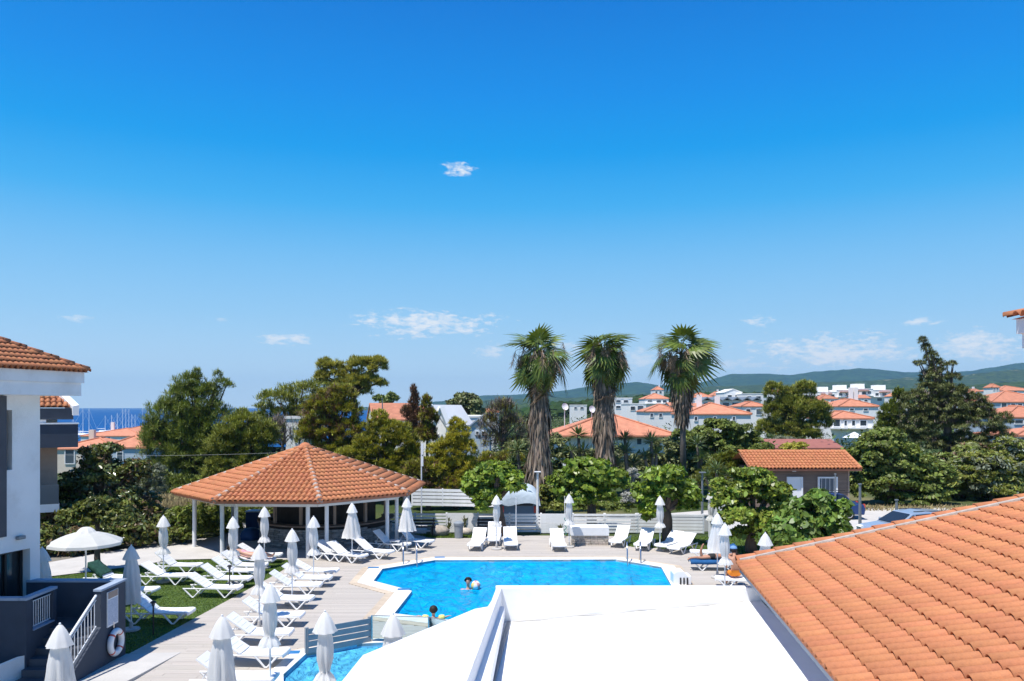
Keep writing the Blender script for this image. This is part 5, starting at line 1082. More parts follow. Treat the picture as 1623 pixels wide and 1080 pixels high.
# fan palms with shaggy skirts
def frond_mesh(seed, m, L=1.0, droop=.35, nseg=19, bend=.6):
    """fan leaf: petiole along x, then a pleated blade bent down by bend radians, with drooping tips"""
    rg = random.Random(seed); mb = MB(); mb.tube([(0, 0, 0), (.4 * L, 0, .05), (.78 * L, 0, .0)], [.025, .02, .014], 5)
    hub = Vector((.78 * L, 0, 0)); ex = Vector((math.cos(bend), 0, -math.sin(bend))); ey = Vector((0, 1, 0)); ez = Vector((math.sin(bend), 0, math.cos(bend)))
    for i in range(nseg):
        a = R(-115 + 230 * i / (nseg - 1)); l = L * (.98 - .28 * abs(a) / R(115)) * rg.uniform(.85, 1.1); pr = None; da = R(230 / (nseg - 1)) * .62
        for k, t in enumerate((.02, .3, .55, .8, 1.0)):
            r = l * t; wd = r * math.tan(da) if t <= .56 else l * .56 * math.tan(da) * max(.05, (1 - (t - .56) / .44)) ; cz = .06 * l * (i % 2) * (1 if t < .8 else .3)
            p = hub + ex * (r * math.cos(a)) + ey * (r * math.sin(a)) + ez * (.10 * l * abs(math.sin(a)) * t + cz * .5) - Vector((0, 0, droop * l * max(0, t - .4) ** 1.6 * rg.uniform(.8, 1.3)))
            nv = (ex * -math.sin(a) + ey * math.cos(a)) * wd; cur = (p - nv, p + nv)
            if pr: mb.add([pr[0], pr[1], cur[1], cur[0]], [(0, 1, 2, 3)])
            pr = cur
    return mb.mesh('frond', fix=False)
def palm(label, px, D, ytop, ycrown, yskirt0, yskirt1, wsk0, wsk1, ybase, seed, thin=None):
    rg = random.Random(seed); x = W_(px, D); zg = th(x, D); root = empty('fan_palm', (x, D, zg), label, 'palm tree', 'fan palms behind the pool'); k = D / F
    zc = H - (ycrown - HY) * k; lean = rg.uniform(-.2, .2)
    MB().tube([(x, D, zg - .2), (x + lean * .3, D, zg + (zc - zg) * .5), (x + lean, D, zc)], [.26, .2, .17], 12).build('trunk', M_barkgrey, root, smooth_=True)
    # skirt of dead fronds: overlapping strips hanging round the trunk
    nr = np.random.default_rng(seed); n = 1500; t = nr.random(n); zz = (H - (yskirt0 - HY) * k) * (1 - t) + (H - (yskirt1 - HY) * k) * t
    rad = (wsk0 * (1 - t) + wsk1 * t) * k * .43 * nr.uniform(.75, 1.12, n) * (1 + .18 * np.sin(zz * 2.3 + seed)); a = nr.uniform(0, 6.283, n)
    out = np.stack([np.cos(a), np.sin(a), np.zeros(n)], -1); p = np.array([x + lean * .8, D, 0]) + out * rad[:, None]; p[:, 2] = zz + .3
    ax = np.array([0, 0, -1.]) + out * nr.uniform(-.12, .14, (n, 1)) + nr.normal(0, .10, (n, 3)); ax /= np.linalg.norm(ax, axis=1, keepdims=True)
    sd = np.cross(ax, out); sd /= np.linalg.norm(sd, axis=1, keepdims=True)
    v = leaf_quads(p, ax, sd, nr.uniform(.6, 1.5, n), nr.uniform(.025, .09, n)); link_mesh('dead_leaf_skirt', np_mesh('dead_leaf_skirt', v, np.arange(n * 4).reshape(n, 4)), L_skirt, root)
    z1, z0_ = H - (yskirt0 - HY) * k, H - (yskirt1 - HY) * k
    MB().lathe([(wsk1 * k * .34, z0_ - zg + .3), (wsk1 * k * .40, z0_ - zg + 1.2), (wsk0 * k * .36, z1 - zg)], 14, (lean * .7, 0, 0)).build('skirt_core', M_barkgrey, root, local=True)
    c = Vector((x + lean, D, zc)); Rm = 50 * k
    fm = {q: [frond_mesh(seed * 10 + i, q, 1.0, dr, bend=bd + .25 * i) for i in range(3)] for q, dr, bd in ((0, .72, .25), (3, .95, .75), (1, .9, .8), (2, 1.3, .9))}
    for q, mm in ((0, L_palm), (3, L_palm), (1, L_palmy), (2, L_palmd)):
        for me in fm[q]: me.materials.append(mm)
    def fr(kind, az, el, s, off=0):
        o = bpy.data.objects.new('frond', rg.choice(fm[kind])); C.objects.link(o); o.parent = root; o.location = c + Vector((0, 0, off)) - root.location
        o.rotation_euler = (rg.uniform(-1.0, 1.0), -el, az); s *= 1.13; o.scale = (s, s, s)
    for i in range(24):                                                # living fan leaves, from upright to hanging
        tt = i / 24; el = R((78 if i % 4 == 0 else 60) - 72 * tt + rg.uniform(-16, 16)); fr(0 if tt < .5 else 3, i * 2.4 + rg.uniform(-.6, .6), el, Rm * .54 * rg.uniform(.6, 1.3), -tt * .5)
    for i in range(9): fr(3, rg.uniform(0, 6.28), R(rg.uniform(-45, -12)), Rm * .50 * rg.uniform(.8, 1.15), -.5 - rg.random() * .6)
    for i in range(4): fr(1, rg.uniform(0, 6.28), R(rg.uniform(-55, -10)), Rm * .45, -.5 - rg.random() * .6)
    for i in range(14): fr(2, rg.uniform(0, 6.28), R(rg.uniform(-88, -50)), Rm * .44 * rg.uniform(.8, 1.1), -.5 - rg.random() * 1.2)
    for i in range(14): fr(2, rg.uniform(0, 6.28), R(rg.uniform(-50, 10)), Rm * .34 * rg.uniform(.8, 1.2), -.2 - rg.random() * .6)
    mb = MB()                                                           # old flower stalks
    for i in range(22):
        a = rg.uniform(0, 6.28); l = Rm * rg.uniform(.45, .8); e = c + Vector((math.cos(a) * l, math.sin(a) * l, rg.uniform(-.2, .5) * l)); t2 = e + Vector((rg.uniform(-.3, .3), rg.uniform(-.3, .3), -l * .6))
        mb.tube([c, (c + e) / 2 + Vector((0, 0, .25 * l)), e, t2], [.02, .018, .014, .01], 4)
        for j in range(34):
            s = e.lerp(t2, rg.random()); mb.tube([s, s + Vector((rg.uniform(-.3, .3), rg.uniform(-.3, .3), -rg.uniform(.15, .5)))], [.012, .006], 3)
    mb.build('flower_stalks', L_palmd, root)
palm('left one of the three fan palms, with a long shaggy grey skirt', 858, 47, 521, 562, 606, 775, 30, 37, 800, 1)
palm('middle one of the three fan palms, with a thick pale grey skirt', 954, 50, 521, 560, 598, 730, 30, 36, 800, 2)
palm('right one of the three fan palms, with a bare thin lower trunk', 1083, 56, 521, 562, 600, 662, 34, 20, 800, 3)
# garden greenery between the houses: leaf clumps on the ground, one mass
def greenery():
    rg = np.random.default_rng(31); n = 700; az = rg.uniform(-.66, .72, n); D = np.exp(rg.uniform(np.log(66), np.log(340), n)); x = az * D; r = rg.uniform(.9, 2.6, n) * (1 + D / 400)
    keep = ~((az > -.40) & (az < -.2) & (D < 90)) & ~((az < -.43) & (D < 190)); x, D, r = x[keep], D[keep], r[keep]; n = len(x); z = terrain(x, D)
    k = 200; d = unitv(rg, n * k).reshape(n, k, 3); d[:, :, 2] = np.abs(d[:, :, 2]); lum = 1 + .35 * np.sin(d[:, :, 0] * 5 + x[:, None]) * np.sin(d[:, :, 1] * 6)
    p = d * (r[:, None] * lum * rg.uniform(.6, 1, (n, k)))[:, :, None]; p[:, :, 2] *= 1.1; p[:, :, 0] += x[:, None]; p[:, :, 1] += D[:, None]; p[:, :, 2] += z[:, None]
    p = p.reshape(-1, 3); o = d.reshape(-1, 3); ax = np.cross(o, unitv(rg, n * k)) + o * .4; ax /= np.linalg.norm(ax, axis=1, keepdims=True); sd = np.cross(ax, o); sd /= np.linalg.norm(sd, axis=1, keepdims=True) + 1e-6
    L = np.repeat(r, k) * .17 * rg.uniform(.6, 1.3, n * k); v = leaf_quads(p, ax, sd, L, L * .28)
    tag(link_mesh('garden_greenery', np_mesh('garden_greenery', v, np.arange(n * k * 4).reshape(-1, 4)), leafmat('garden_leaves', (.075, .115, .035), .03, .45, .2)), 'low green garden shrubs filling the gaps between the houses', 'shrubs', kind='stuff')
greenery()
# ---------------------------------------------------------------- loungers
LG = 'white plastic sun loungers round the pool'
def lounger_proto(name, back_deg):
    """local x: head at -0.95, foot at +0.95"""
    r = empty(name, (0, 0, 0)); w = .66
    sx = [-.15, .1, .35, .6, .8, .92, .98, 1.0]; sz = [.36, .35, .345, .35, .36, .365, .35, .31]
    vs = []; fs = []
    for x, z in zip(sx, sz):
        for y, dz in ((-w / 2, .012), (-w / 2 + .05, .0), (0, -.012), (w / 2 - .05, 0), (w / 2, .012)): vs.append((x, y, z + dz))
    n = 5; top = len(vs); vs += [(x, y, z - .045) for (x, y, z) in vs]
    for i in range(len(sx) - 1):
        for j in range(n - 1):
            a = i * n + j; fs.append((a, a + n, a + n + 1, a + 1)); fs.append((top + a, top + a + 1, top + a + n + 1, top + a + n))
        for j in (0, n - 1): a = i * n + j; fs.append((a, a + n, top + a + n, top + a))
    for j in range(n - 1):
        for i in (0, len(sx) - 1): a = i * n + j; fs.append((a, a + 1, top + a + 1, top + a))
    MB().add(vs, fs).build('seat', M_plastic, r, local=True, smooth_=False)
    for s in (-1, 1):
        y = s * (w / 2 - .02)
        rail = MB().tube([(-.98, y, .33), (-.6, y, .33), (-.1, y, .33), (.6, y, .325), (.93, y, .32)], .026, 6); rail.build('side_rail', M_plastic, r, local=True)
        for (xb, x0, x1) in ((.55, .26, .86), (-.62, -.30, -.95)):
            MB().tube([(x0, y, .32), (xb + .03 * (1 if x0 > xb else -1), y, .025), (xb - .03 * (1 if x0 > xb else -1), y, .025), (x1, y, .32)], [.032, .028, .028, .032], 6).build('leg', M_plastic, r, local=True)
    a = R(back_deg); ca, sa = math.cos(a), math.sin(a); mb = MB(); BL = .82
    def bp(t, y, o=0): return (-.14 - t * ca - o * sa * 0, y, .37 + t * sa + o)
    def bpiece(t0, t1, y0, y1):
        q = [bp(t0, y0), bp(t1, y0), bp(t1, y1), bp(t0, y1)]; nrm = Vector((sa, 0, ca)) * .018; mb.add([Vector(p) + nrm for p in q] + [Vector(p) - nrm for p in q], [(0, 1, 2, 3), (7, 6, 5, 4), (0, 4, 5, 1), (1, 5, 6, 2), (2, 6, 7, 3), (3, 7, 4, 0)])
    bpiece(0, BL, -w / 2, -w / 2 + .09); bpiece(0, BL, w / 2 - .09, w / 2)
    for t in (.0, .172, .322, .472, .622, .755): bpiece(t, t + (.14 if 0 < t < .7 else .065 if t > .7 else .16), -w / 2 + .0901, w / 2 - .0901)
    mb.build('backrest', M_plastic, r, local=True)
    if back_deg > 12:
        for s in (-1, 1): MB().tube([bp(.45, s * .2), (-.14 - .45 * ca - .20, s * .2, .33)], .014, 5).build('backrest_prop', M_plastic, r, local=True)
    return r
protos = {}
def lounger(cx, cy, rz, ang, label, s=1.0):
    s *= .92; ang = int(ang * .78) if ang > 20 else ang
    if ang not in protos: o = protos[ang] = lounger_proto('sun_lounger', ang)
    else: o = copy_tree(protos[ang])
    o.location = (cx, cy, 0.0); o.rotation_euler = (0, 0, R(rz)); o.scale = (s, s, s); tag(o, label, 'sun lounger', LG); return o
def lg(px, py, rz, ang, label, s=1.0):
    g = G(px, py); return lounger(g.x, g.y, rz, ang, label, s)
# lawn, near to far
lg(252, 986, 0, 52, 'white sun lounger nearest to the ring buoy wall on the lawn', 1.05)
lg(205, 948, -4, 20, 'white sun lounger half hidden behind the closed parasol by the charcoal wall')
lg(262, 925, -3, 42, 'shaded bluish sun lounger in the middle of the left lawn')
lg(178, 928, -5, 48, 'sun lounger with a dark green towel at the far left of the lawn')
lg(280, 908, -2, 50, 'white sun lounger under the thin closed parasol at the lawn back edge')
lg(338, 945, -2, 42, 'front lounger of the tight row of white loungers on the lawn')
lg(356, 930, -2, 46, 'second lounger from the front in the tight row on the lawn')
lg(372, 917, -2, 46, 'third lounger from the front in the tight row on the lawn')
lg(384, 908, -2, 50, 'rearmost lounger of the tight row on the lawn, just before the sunbathing woman')
Lw = lg(398, 899, -2, 24, 'white lounger on which the woman in the pink swimsuit lies')
lg(410, 891, -1, 40, 'white lounger with a blue shaded foot behind the sunbathing woman')
# middle deck column, far to near
MG = ((496, 917, 36), (484, 929, 44), (466, 941, 44), (450, 963, 40), (430, 991, 44), (408, 1020, 46), (396, 1053, 42), (372, 1094, 46))
for i, ((px, py, an), wd) in enumerate(zip(MG, ('farthest lounger of the deck row left of the pool', 'second farthest lounger of the deck row left of the pool', 'third farthest lounger of the deck row left of the pool, with a blue shaded patch',
        'lounger in the middle of the deck row with its feet towards the pool', 'lounger beside the tall tied parasol in the deck row', 'lounger in blue parasol shade in the near part of the deck row',
        'second nearest lounger of the deck row, behind the big near parasol', 'nearest lounger at the bottom edge of the picture'))): lg(px, py, -3 + (i % 3) * 2, an, wd)
# by the pavilion
lg(528, 888, -24, 44, 'left one of the two adjoining loungers by the pavilion columns'); lg(548, 890, -24, 46, 'right one of the two adjoining loungers by the pavilion columns')
lg(590, 884, -22, 48, 'lounger behind the wide closed parasol at the pavilion')
lg(618, 872, -18, 56, 'lounger left of the little side table at the pool ladder'); lg(656, 867, -20, 60, 'lounger right of the little side table at the pool ladder')
# far side
lg(757, 869, -98, 50, 'lounger facing the pool left of the parasol base on the far side'); lg(783, 861, -92, 62, 'lounger set back behind the parasol base on the far side'); lg(809, 868, -88, 52, 'lounger with a blue parasol shadow on its backrest on the far side')
lg(884, 870, -88, 48, 'lounger alone left of the stone planter on the far side')
lg(983, 864, -112, 48, 'lounger just right of the stone planter'); lg(1022, 869, -112, 50, 'lounger behind the right pool ladder')
lg(1062, 871, -128, 40, 'left lounger of the pair in front of the third mulberry tree'); lg(1082, 875, -128, 42, 'right lounger of the pair in front of the third mulberry tree')
lg(1130, 886, 176, 14, 'lounger with a blue towel behind the man lying on his front')
Lp = lg(1132, 903, 176, 4, 'blue covered lounger on which the man lies on his front')
Ls = lg(1176, 932, 168, 38, 'lounger on which the man in orange shorts sits')
def towel(o, x0, x1, m, name, label, zf, w=.62):
    mb = MB(); n = 10; vs = []; fs = []
    for i in range(n + 1):
        x = x0 + (x1 - x0) * i / n
        for j, (y, dz) in enumerate(((-w / 2 - .03, -.16), (-w / 2, .012), (-w / 4, .004), (0, .002), (w / 4, .004), (w / 2, .012), (w / 2 + .03, -.14))): vs.append((x, y, zf(x) + dz + .008 * math.sin(i * 1.7 + j)))
    for i in range(n):
        for j in range(6): a = i * 7 + j; fs.append((a, a + 7, a + 8, a + 1))
    t = mb.add(vs, fs).build(name, m, smooth_=True); t.location = o.location; t.rotation_euler = o.rotation_euler; s = t.modifiers.new('thick', 'SOLIDIFY'); s.thickness = .012
    tag(t, label, 'towel')
towel(Lp, -.9, .95, M_towel, 'towel', 'blue towel under the man lying on his front', lambda x: .40)
tl = [o for o in bpy.data.objects if o.get('label', '').startswith('lounger with a blue towel')][0]
towel(tl, -.92, -.25, M_towel, 'towel', 'blue towel over the head end of the lounger behind the lying man', lambda x: .40 + max(0, -.14 - x) * math.tan(R(14)))
tg = [o for o in bpy.data.objects if o.get('label', '').startswith('sun lounger with a dark green')][0]
towel(tg, -.72, -.17, M_towelg, 'towel', 'dark green patterned towel hung over the leftmost lounger backrest', lambda x: .41 + (-.14 - x) * math.tan(R(37)))
# ---------------------------------------------------------------- parasols
UG = 'closed white parasols round the pool'
def parasol_proto(kind):
    r = empty('parasol', (0, 0, 0)); rg = random.Random(kind)
    MB().tube([(0, 0, .05), (0, 0, 2.30)], .021, 10).build('pole', M_pole, r, local=True)
    MB().lathe([(.23, 0), (.24, .02), (.23, .06), (.06, .075), (.045, .24), (.028, .25)], 18).build('base', M_concrete, r, local=True)
    fold = lambda a, z: 1 + (.24 * math.cos(8 * a + 2.5 * z) + .11 * math.cos(3 * a + z * 4) + .05 * math.cos(13 * a - z * 9)) * min(1, max(.25, (2.3 - z) * 1.0))
    if kind == 'tied':
        prof = [(.205, 1.02), (.20, 1.05), (.15, 1.16), (.085, 1.24), (.095, 1.32), (.135, 1.48), (.145, 1.66), (.135, 1.85), (.11, 2.05), (.05, 2.2)]
        MB().lathe([(.088, 1.225), (.092, 1.245), (.088, 1.265)], 14, fold=None).build('tie', M_fabric, r, local=True)
    elif kind == 'loose': prof = [(.33, .98), (.315, 1.0), (.29, 1.2), (.25, 1.45), (.20, 1.75), (.15, 2.0), (.06, 2.22)]
    else: prof = [(.235, .78), (.23, .8), (.22, 1.1), (.205, 1.4), (.18, 1.7), (.14, 1.98), (.05, 2.2)]
    MB().lathe(prof, 48, fold=fold, capends=False).build('canopy', M_fabric, r, local=True, smooth_=True)
    f2 = lambda a, z: 1 + .07 * math.cos(8 * a) * min(1, (2.42 - z) * 3)
    MB().lathe([(.225, 2.02), (.215, 2.04), (.165, 2.16), (.11, 2.28), (.05, 2.37), (.012, 2.40)], 40, fold=f2, capends=False).build('cap', M_fabric, r, local=True, smooth_=True)
    MB().ball((0, 0, 2.41), .022, 8, 6).build('finial', M_pole, r, local=True)
    return r
pp = {}
def parasol(px, ytop, kind, label, D=None, py=None, s=1.0, rz=0, tilt=0):
    """placed from the height of its tip (2.42 m) or its base"""
    D = D or (F * (H - 2.42 * s) / (ytop - HY) if py is None else F * H / (py - HY))
    if kind not in pp: o = pp[kind] = parasol_proto(kind)
    else: o = copy_tree(pp[kind])
    o.location = ((px - HX) * D / F, D, 0); o.rotation_euler = (R(tilt), R(tilt * .6), R(rz or random.uniform(0, 360))); o.scale = (s, s, s); tag(o, label, 'parasol', UG); return o
for (px, yt, k, lab) in ((95, 988, 'wide', 'big closed parasol in front of the charcoal steps at bottom left'), (352, 975, 'wide', 'big closed parasol at the bottom edge over the deck loungers'),
        (515, 968, 'tied', 'tied parasol standing in front of the paddling pool'), (623, 972, 'loose', 'closed parasol half hidden by the white canopy slab'),
        (428, 924, 'tied', 'nearer one of the two tied parasols in the deck lounger row'), (411, 863, 'tied', 'farther one of the two tied parasols in the deck lounger row'),
        (208, 864, 'wide', 'closed parasol beside the charcoal wall on the lawn'), (259, 817, 'tied', 'slim greyish tied parasol at the back edge of the lawn'),
        (67, 867, 'wide', 'closed parasol peeping out behind the charcoal terrace wall'), (369, 819, 'tied', 'tied parasol over the sunbathing woman'),
        (419, 803, 'tied', 'tied parasol in front of the blue tub at the bar'), (463, 838, 'tied', 'tied parasol at the far end of the deck lounger row'),
        (497, 818, 'tied', 'tied parasol between the front columns of the pavilion'), (558, 797, 'loose', 'wide hanging closed parasol at the right pavilion columns'),
        (645, 789, 'loose', 'closed parasol above the lounger at the right end of the pavilion'), (787, 785, 'tied', 'tied parasol in front of the first mulberry trunk'),
        (902, 783, 'tied', 'tied parasol at the left end of the stone planter'), (1046, 786, 'tied', 'tied parasol left of the third mulberry trunk'),
        (1137, 813, 'loose', 'wider closed parasol over the two sunbathing men'), (1149, 829, 'tied', 'slim tied parasol beside the man in orange shorts'),
        (1213, 844, 'wide', 'closed parasol rising behind the tiled roof edge')): parasol(px, yt, k, lab)
parasol(1127, 797, 'tied', 'closed parasol mostly hidden behind the light mulberry tree', D=37.0)
# the open one
g = Vector((W_(136, 25.2), 25.2, 0)); op = empty('parasol', g, 'open white parasol behind the charcoal terrace at the left', 'parasol')
MB().tube([(0, 0, 0), (0, 0, 2.5)], .024, 10).build('pole', M_pole, op, local=True)
MB().lathe([(.3, 0), (.3, .07), (.05, .09), (.04, .25)], 18).build('base', M_concrete, op, local=True)
def octa(r0, z0, r1, z1, vz=.0):
    vs = []; fs = []; n = 8; m_ = 4
    for j in range(m_ + 1):
        t = j / m_; r = r0 + (r1 - r0) * t; z = z0 + (z1 - z0) * t + .05 * math.sin(t * math.pi)
        for i in range(n * 2):
            a = math.pi * i / n; rr_ = r * (1 if i % 2 == 0 else .925 - .02 * t); vs.append((rr_ * math.cos(a), rr_ * math.sin(a), z - (0 if i % 2 == 0 else .02 * t)))
    for j in range(m_):
        for i in range(16): fs.append((j * 16 + i, j * 16 + (i + 1) % 16, (j + 1) * 16 + (i + 1) % 16, (j + 1) * 16 + i))
    if vz:
        b = m_ * 16; k = len(vs); vs += [(v[0] * 1.004, v[1] * 1.004, v[2] - vz) for v in vs[b:b + 16]]
        for i in range(16): fs.append((b + i, b + (i + 1) % 16, k + (i + 1) % 16, k + i))
    return MB().add(vs, fs)
cn = octa(.15, 2.36, 1.12, 2.02, .09).build('canopy', M_fabric, op, local=True); octa(.02, 2.50, .30, 2.34, .04).build('cap', M_fabric, op, local=True)
for i in range(8): a = math.pi * i / 4; MB().tube([(0, 0, 2.30), (1.08 * math.cos(a), 1.08 * math.sin(a), 2.0)], .012, 5).build('rib', M_pole, op, local=True)
# ---------------------------------------------------------------- fence, gate posts, planter, lamps
def slat_fence(label, p0, p1, hgt, nslat, post_step=2.0, gap=.28, solid=(), name='fence', zb=0.0, m=None, plen=None):
    """horizontal slats on posts from p0 to p1; solid: list of (t0, t1) stretches whose slats touch"""
    m = m or M_whitewood; p0, p1 = Vector(p0), Vector(p1); d = p1 - p0; L0 = d.length; rz = math.atan2(d.y, d.x); c = (p0 + p1) / 2; r = empty(name, (c.x, c.y, zb), label, 'fence')
    pitch = hgt / nslat; nb = max(1, round(L0 / post_step)); sh = {}
    for i in range(nb + 1):
        q = p0.lerp(p1, i / nb); o = MB().box((0, 0, hgt / 2 + .01), (.08, .09, hgt + .02), rz=rz).build('post', m, r, local=True); o.location = (q.x - c.x, q.y - c.y, 0)
    for i in range(nb):
        t0, t1 = i / nb, (i + 1) / nb; tm = (t0 + t1) / 2; sol = any(a <= tm <= b for a, b in solid)
        for k in range(nslat):
            key = (sol, round((t1 - t0) * L0, 3))
            if key not in sh:
                sh[key] = MB().box((0, 0, 0), (key[1] - .012, .022, pitch * (.965 if sol else 1 - gap))).mesh('slat'); sh[key].materials.append(m)
            o = bpy.data.objects.new('slat', sh[key]); C.objects.link(o); o.parent = r; q = p0.lerp(p1, tm)
            o.location = Vector((q.x - c.x, q.y - c.y, (k + .55) * pitch)) + Vector((math.sin(rz) * .058, -math.cos(rz) * .058, random.gauss(0, .003))); o.rotation_euler = (0, 0, rz + random.gauss(0, .0015))
    return r
FY = 39.75
slat_fence('white slat fence with boarded stretches between the pavilion and the lamp post', (W_(607, FY), FY + .3), (W_(1008, FY), FY), .98, 6, 1.55, .34, solid=((.225, .36), (.70, .74)))
slat_fence('white slat fence behind the stone planter and the second mulberry tree', (W_(854, FY) + .1, FY - .03), (W_(1010, FY), FY - .03), .98, 6, 1.6, .36, solid=((.0, .31), (.9, 1)))
slat_fence('upper white slat fence on the terrace edge behind the pavilion', (W_(652, 47), 47.4), (W_(800, 47), 46.6), 1.05, 5, 2.1, .22, zb=.42)
slat_fence('low white boarded wall right of the second mulberry tree', (W_(1010, FY) + .05, FY), (W_(1113, FY), FY - .2), .98, 6, 1.3, .3, solid=((0, .14),))
bw = empty('boundary_wall', (8.4, FY + .6, 0), 'pale low wall along the road right of the white fence', 'wall'); MB().box((8.4, FY + .6, .40), (4.6, .2, .8)).build('body', M_paving, bw); MB().box((8.4, FY + .6, .83), (4.7, .28, .06)).build('coping', M_concrete, bw)
gt = empty('gate', (W_(1136, 38.2), 38.2, 0), 'white gate panel with a dark lock beside the light mulberry tree', 'gate'); MB().box((0, 0, .95), (.8, .06, 1.8)).build('panel', M_trim, gt, local=True); MB().box((-.3, -.05, .9), (.08, .05, .25)).build('lock', M_black, gt, local=True)
# grey fence and glass screen between the pools
fa, fb = G(486, 1037), G(586, 1018)
slat_fence('grey slat screen between the main pool and the paddling pool', fa.xy, (fb.x, fb.y), .66, 4, 1.9, .16, name='slat_screen', m=M_fenceg)
gsc = empty('glass_screen', (-2.4, 21.4, 0), 'low frameless glass screen between the two pools', 'screen')
def glassmat():
    m = bpy.data.materials.new('clear_glass'); m.use_nodes = True; t = m.node_tree; t.nodes.remove(t.nodes['Principled BSDF']); N = t.nodes.new
    a = N('ShaderNodeBsdfTransparent'); a.inputs[0].default_value = (.86, .93, .93, 1); b = N('ShaderNodeBsdfGlossy'); b.inputs['Roughness'].default_value = .02; f = N('ShaderNodeFresnel'); f.inputs[0].default_value = 1.5; x = N('ShaderNodeMixShader')
    t.links.new(f.outputs[0], x.inputs[0]); t.links.new(a.outputs[0], x.inputs[1]); t.links.new(b.outputs[0], x.inputs[2]); t.links.new(x.outputs[0], t.nodes['Material Output'].inputs[0]); return m
M_glass = glassmat()
gp = [fb.xy + Vector((.06, .0)), G(680, 1021).xy, G(722, 1030).xy, Vector((-.5, 20.2))]
for i in range(3):
    a, b = gp[i], gp[i + 1]; d = b - a; rz = math.atan2(d.y, d.x); m_ = (a + b) / 2
    MB().box((m_.x, m_.y, .38), (d.length - .04, .014, .66), rz=rz).build('pane', M_glass, gsc); MB().box((a.x, a.y, .36), (.04, .04, .72), rz=rz).build('post', M_steel, gsc)
    MB().tube([(a.x, a.y, .72), (b.x, b.y, .72)], .012, 6).build('top_rail', M_greymetal, gsc)
# stone planter bench
pl = empty('stone_planter', (W_(934, 36), 36.4, 0), 'stone faced planter with a white slab top between the loungers', 'planter'); px0, px1 = W_(906, 36), W_(965, 36)
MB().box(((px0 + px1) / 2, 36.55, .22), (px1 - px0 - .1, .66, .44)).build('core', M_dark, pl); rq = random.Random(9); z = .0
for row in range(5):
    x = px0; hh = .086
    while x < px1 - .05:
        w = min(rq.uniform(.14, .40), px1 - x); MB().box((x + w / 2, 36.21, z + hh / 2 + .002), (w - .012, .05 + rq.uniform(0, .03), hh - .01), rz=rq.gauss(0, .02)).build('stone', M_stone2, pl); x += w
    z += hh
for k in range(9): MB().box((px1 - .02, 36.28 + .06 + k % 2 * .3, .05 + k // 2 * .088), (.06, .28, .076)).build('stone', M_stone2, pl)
MB().box(((px0 + px1) / 2, 36.55, .64), (px1 - px0 + .06, .84, .40)).build('slab', M_white, pl, bevel=.02)
# pool ladders
def ladder(label, px, py, rz):
    g = G(px, py); r = empty('pool_ladder', g, label, 'pool ladder', rz=R(rz))
    for s in (-.27, .27):
        MB().tube([(s, .72, 0), (s, .70, .55), (s, .60, .74), (s, .42, .80), (s, .22, .72), (s, .05, .45), (s, -.08, .0), (s, -.12, -.8)], .026, 8).build('handrail', M_steel, r, local=True, smooth_=True)
    for z in (-.15, -.4, -.65): MB().box((0, -.12, z), (.5, .08, .03)).build('tread', M_steel, r, local=True)
ladder('chrome pool ladder at the left back corner of the pool', 650, 895, 10); ladder('chrome pool ladder at the right back corner of the pool', 1005, 893, -6)
st = empty('side_table', G(626, 872), 'small white side table between two loungers at the pavilion', 'side table'); MB().box((0, 0, .42), (.45, .45, .03)).build('top', M_plastic, st, local=True)
for a in (-.18, .18):
    for b in (-.18, .18): MB().tube([(a, b, 0), (a * .9, b * .9, .41)], .016, 6).build('leg', M_plastic, st, local=True)
jb = empty('step_block', G(1078, 925), 'white moulded pool side step at the right end of the pool', 'step'); 
MB().extr([(-.3, 0), (-.3, .42), (-.2, .5), (.05, .5), (.2, .35), (.34, .33), (.34, 0)], (0, -.3, 0), (1, 0, 0), (0, 0, 1), (0, .6, 0)).build('body', M_plastic, jb, local=True, bevel=.03)
for i in range(3): MB().box((-.05 + i * .12, -.315, .15), (.05, .03, .24)).build('slot', M_dark, jb, local=True)
wb = empty('waste_bin', G(727, 853), 'grey cylindrical waste bin on the grass strip', 'waste bin')
MB().lathe([(.19, 0), (.22, .62), (.24, .62), (.24, .70), (.20, .74), (.19, .66), (.17, .1)], 20).build('body', M_bin, wb, local=True); MB().lathe([(.245, .66), (.25, .70), (.245, .74), (.15, .80), (.02, .82)], 20).build('lid', M_bin, wb, local=True)
def bollard(px, py, h, label):
    r = empty('bollard_lamp', G(px, py), label, 'garden lamp', 'black bollard lamps on the lawn'); MB().tube([(0, 0, 0), (0, 0, h - .12)], .022, 8).build('stem', M_black, r, local=True)
    MB().lathe([(.03, h - .14), (.045, h - .10), (.045, h - .05)], 12).build('lamp_glass', M_window, r, local=True); MB().lathe([(.085, h - .05), (.08, h - .02), (.03, h + .01)], 14).build('hood', M_black, r, local=True)
bollard(243, 1006, .93, 'nearer black bollard lamp, in front of the near lawn lounger'); bollard(364, 943, 1.0, 'farther black bollard lamp, in front of the tight lounger row')
def lamp_post(px, D, yt, label, r=.055, arm=True, m=None):
    x = W_(px, D); z = th(x, D) if D > 39 else 0; h = H - (yt - HY) * D / F - z; o = empty('lamp_post', (x, D, z), label, 'lamp post'); m = m or M_pole
    MB().tube([(0, 0, -.1), (0, 0, h * .4), (0, 0, h)], [r * 1.2, r, r * .8], 10).build('pole', m, o, local=True)
    if arm: MB().box((0.0, -.05, h + .03), (.34, .22, .06)).build('lamp_head', m, o, local=True, bevel=.02)
    else: MB().lathe([(r * 1.3, h - .02), (r * 1.3, h + .04)], 10).build('cap', m, o, local=True)
lamp_post(852, 40.3, 749, 'tall pale lamp post in front of the first palm skirt', .07); lamp_post(1113, 40.5, 750, 'grey green post with a flat head left of the light mulberry tree', .06, m=M_greymetal)
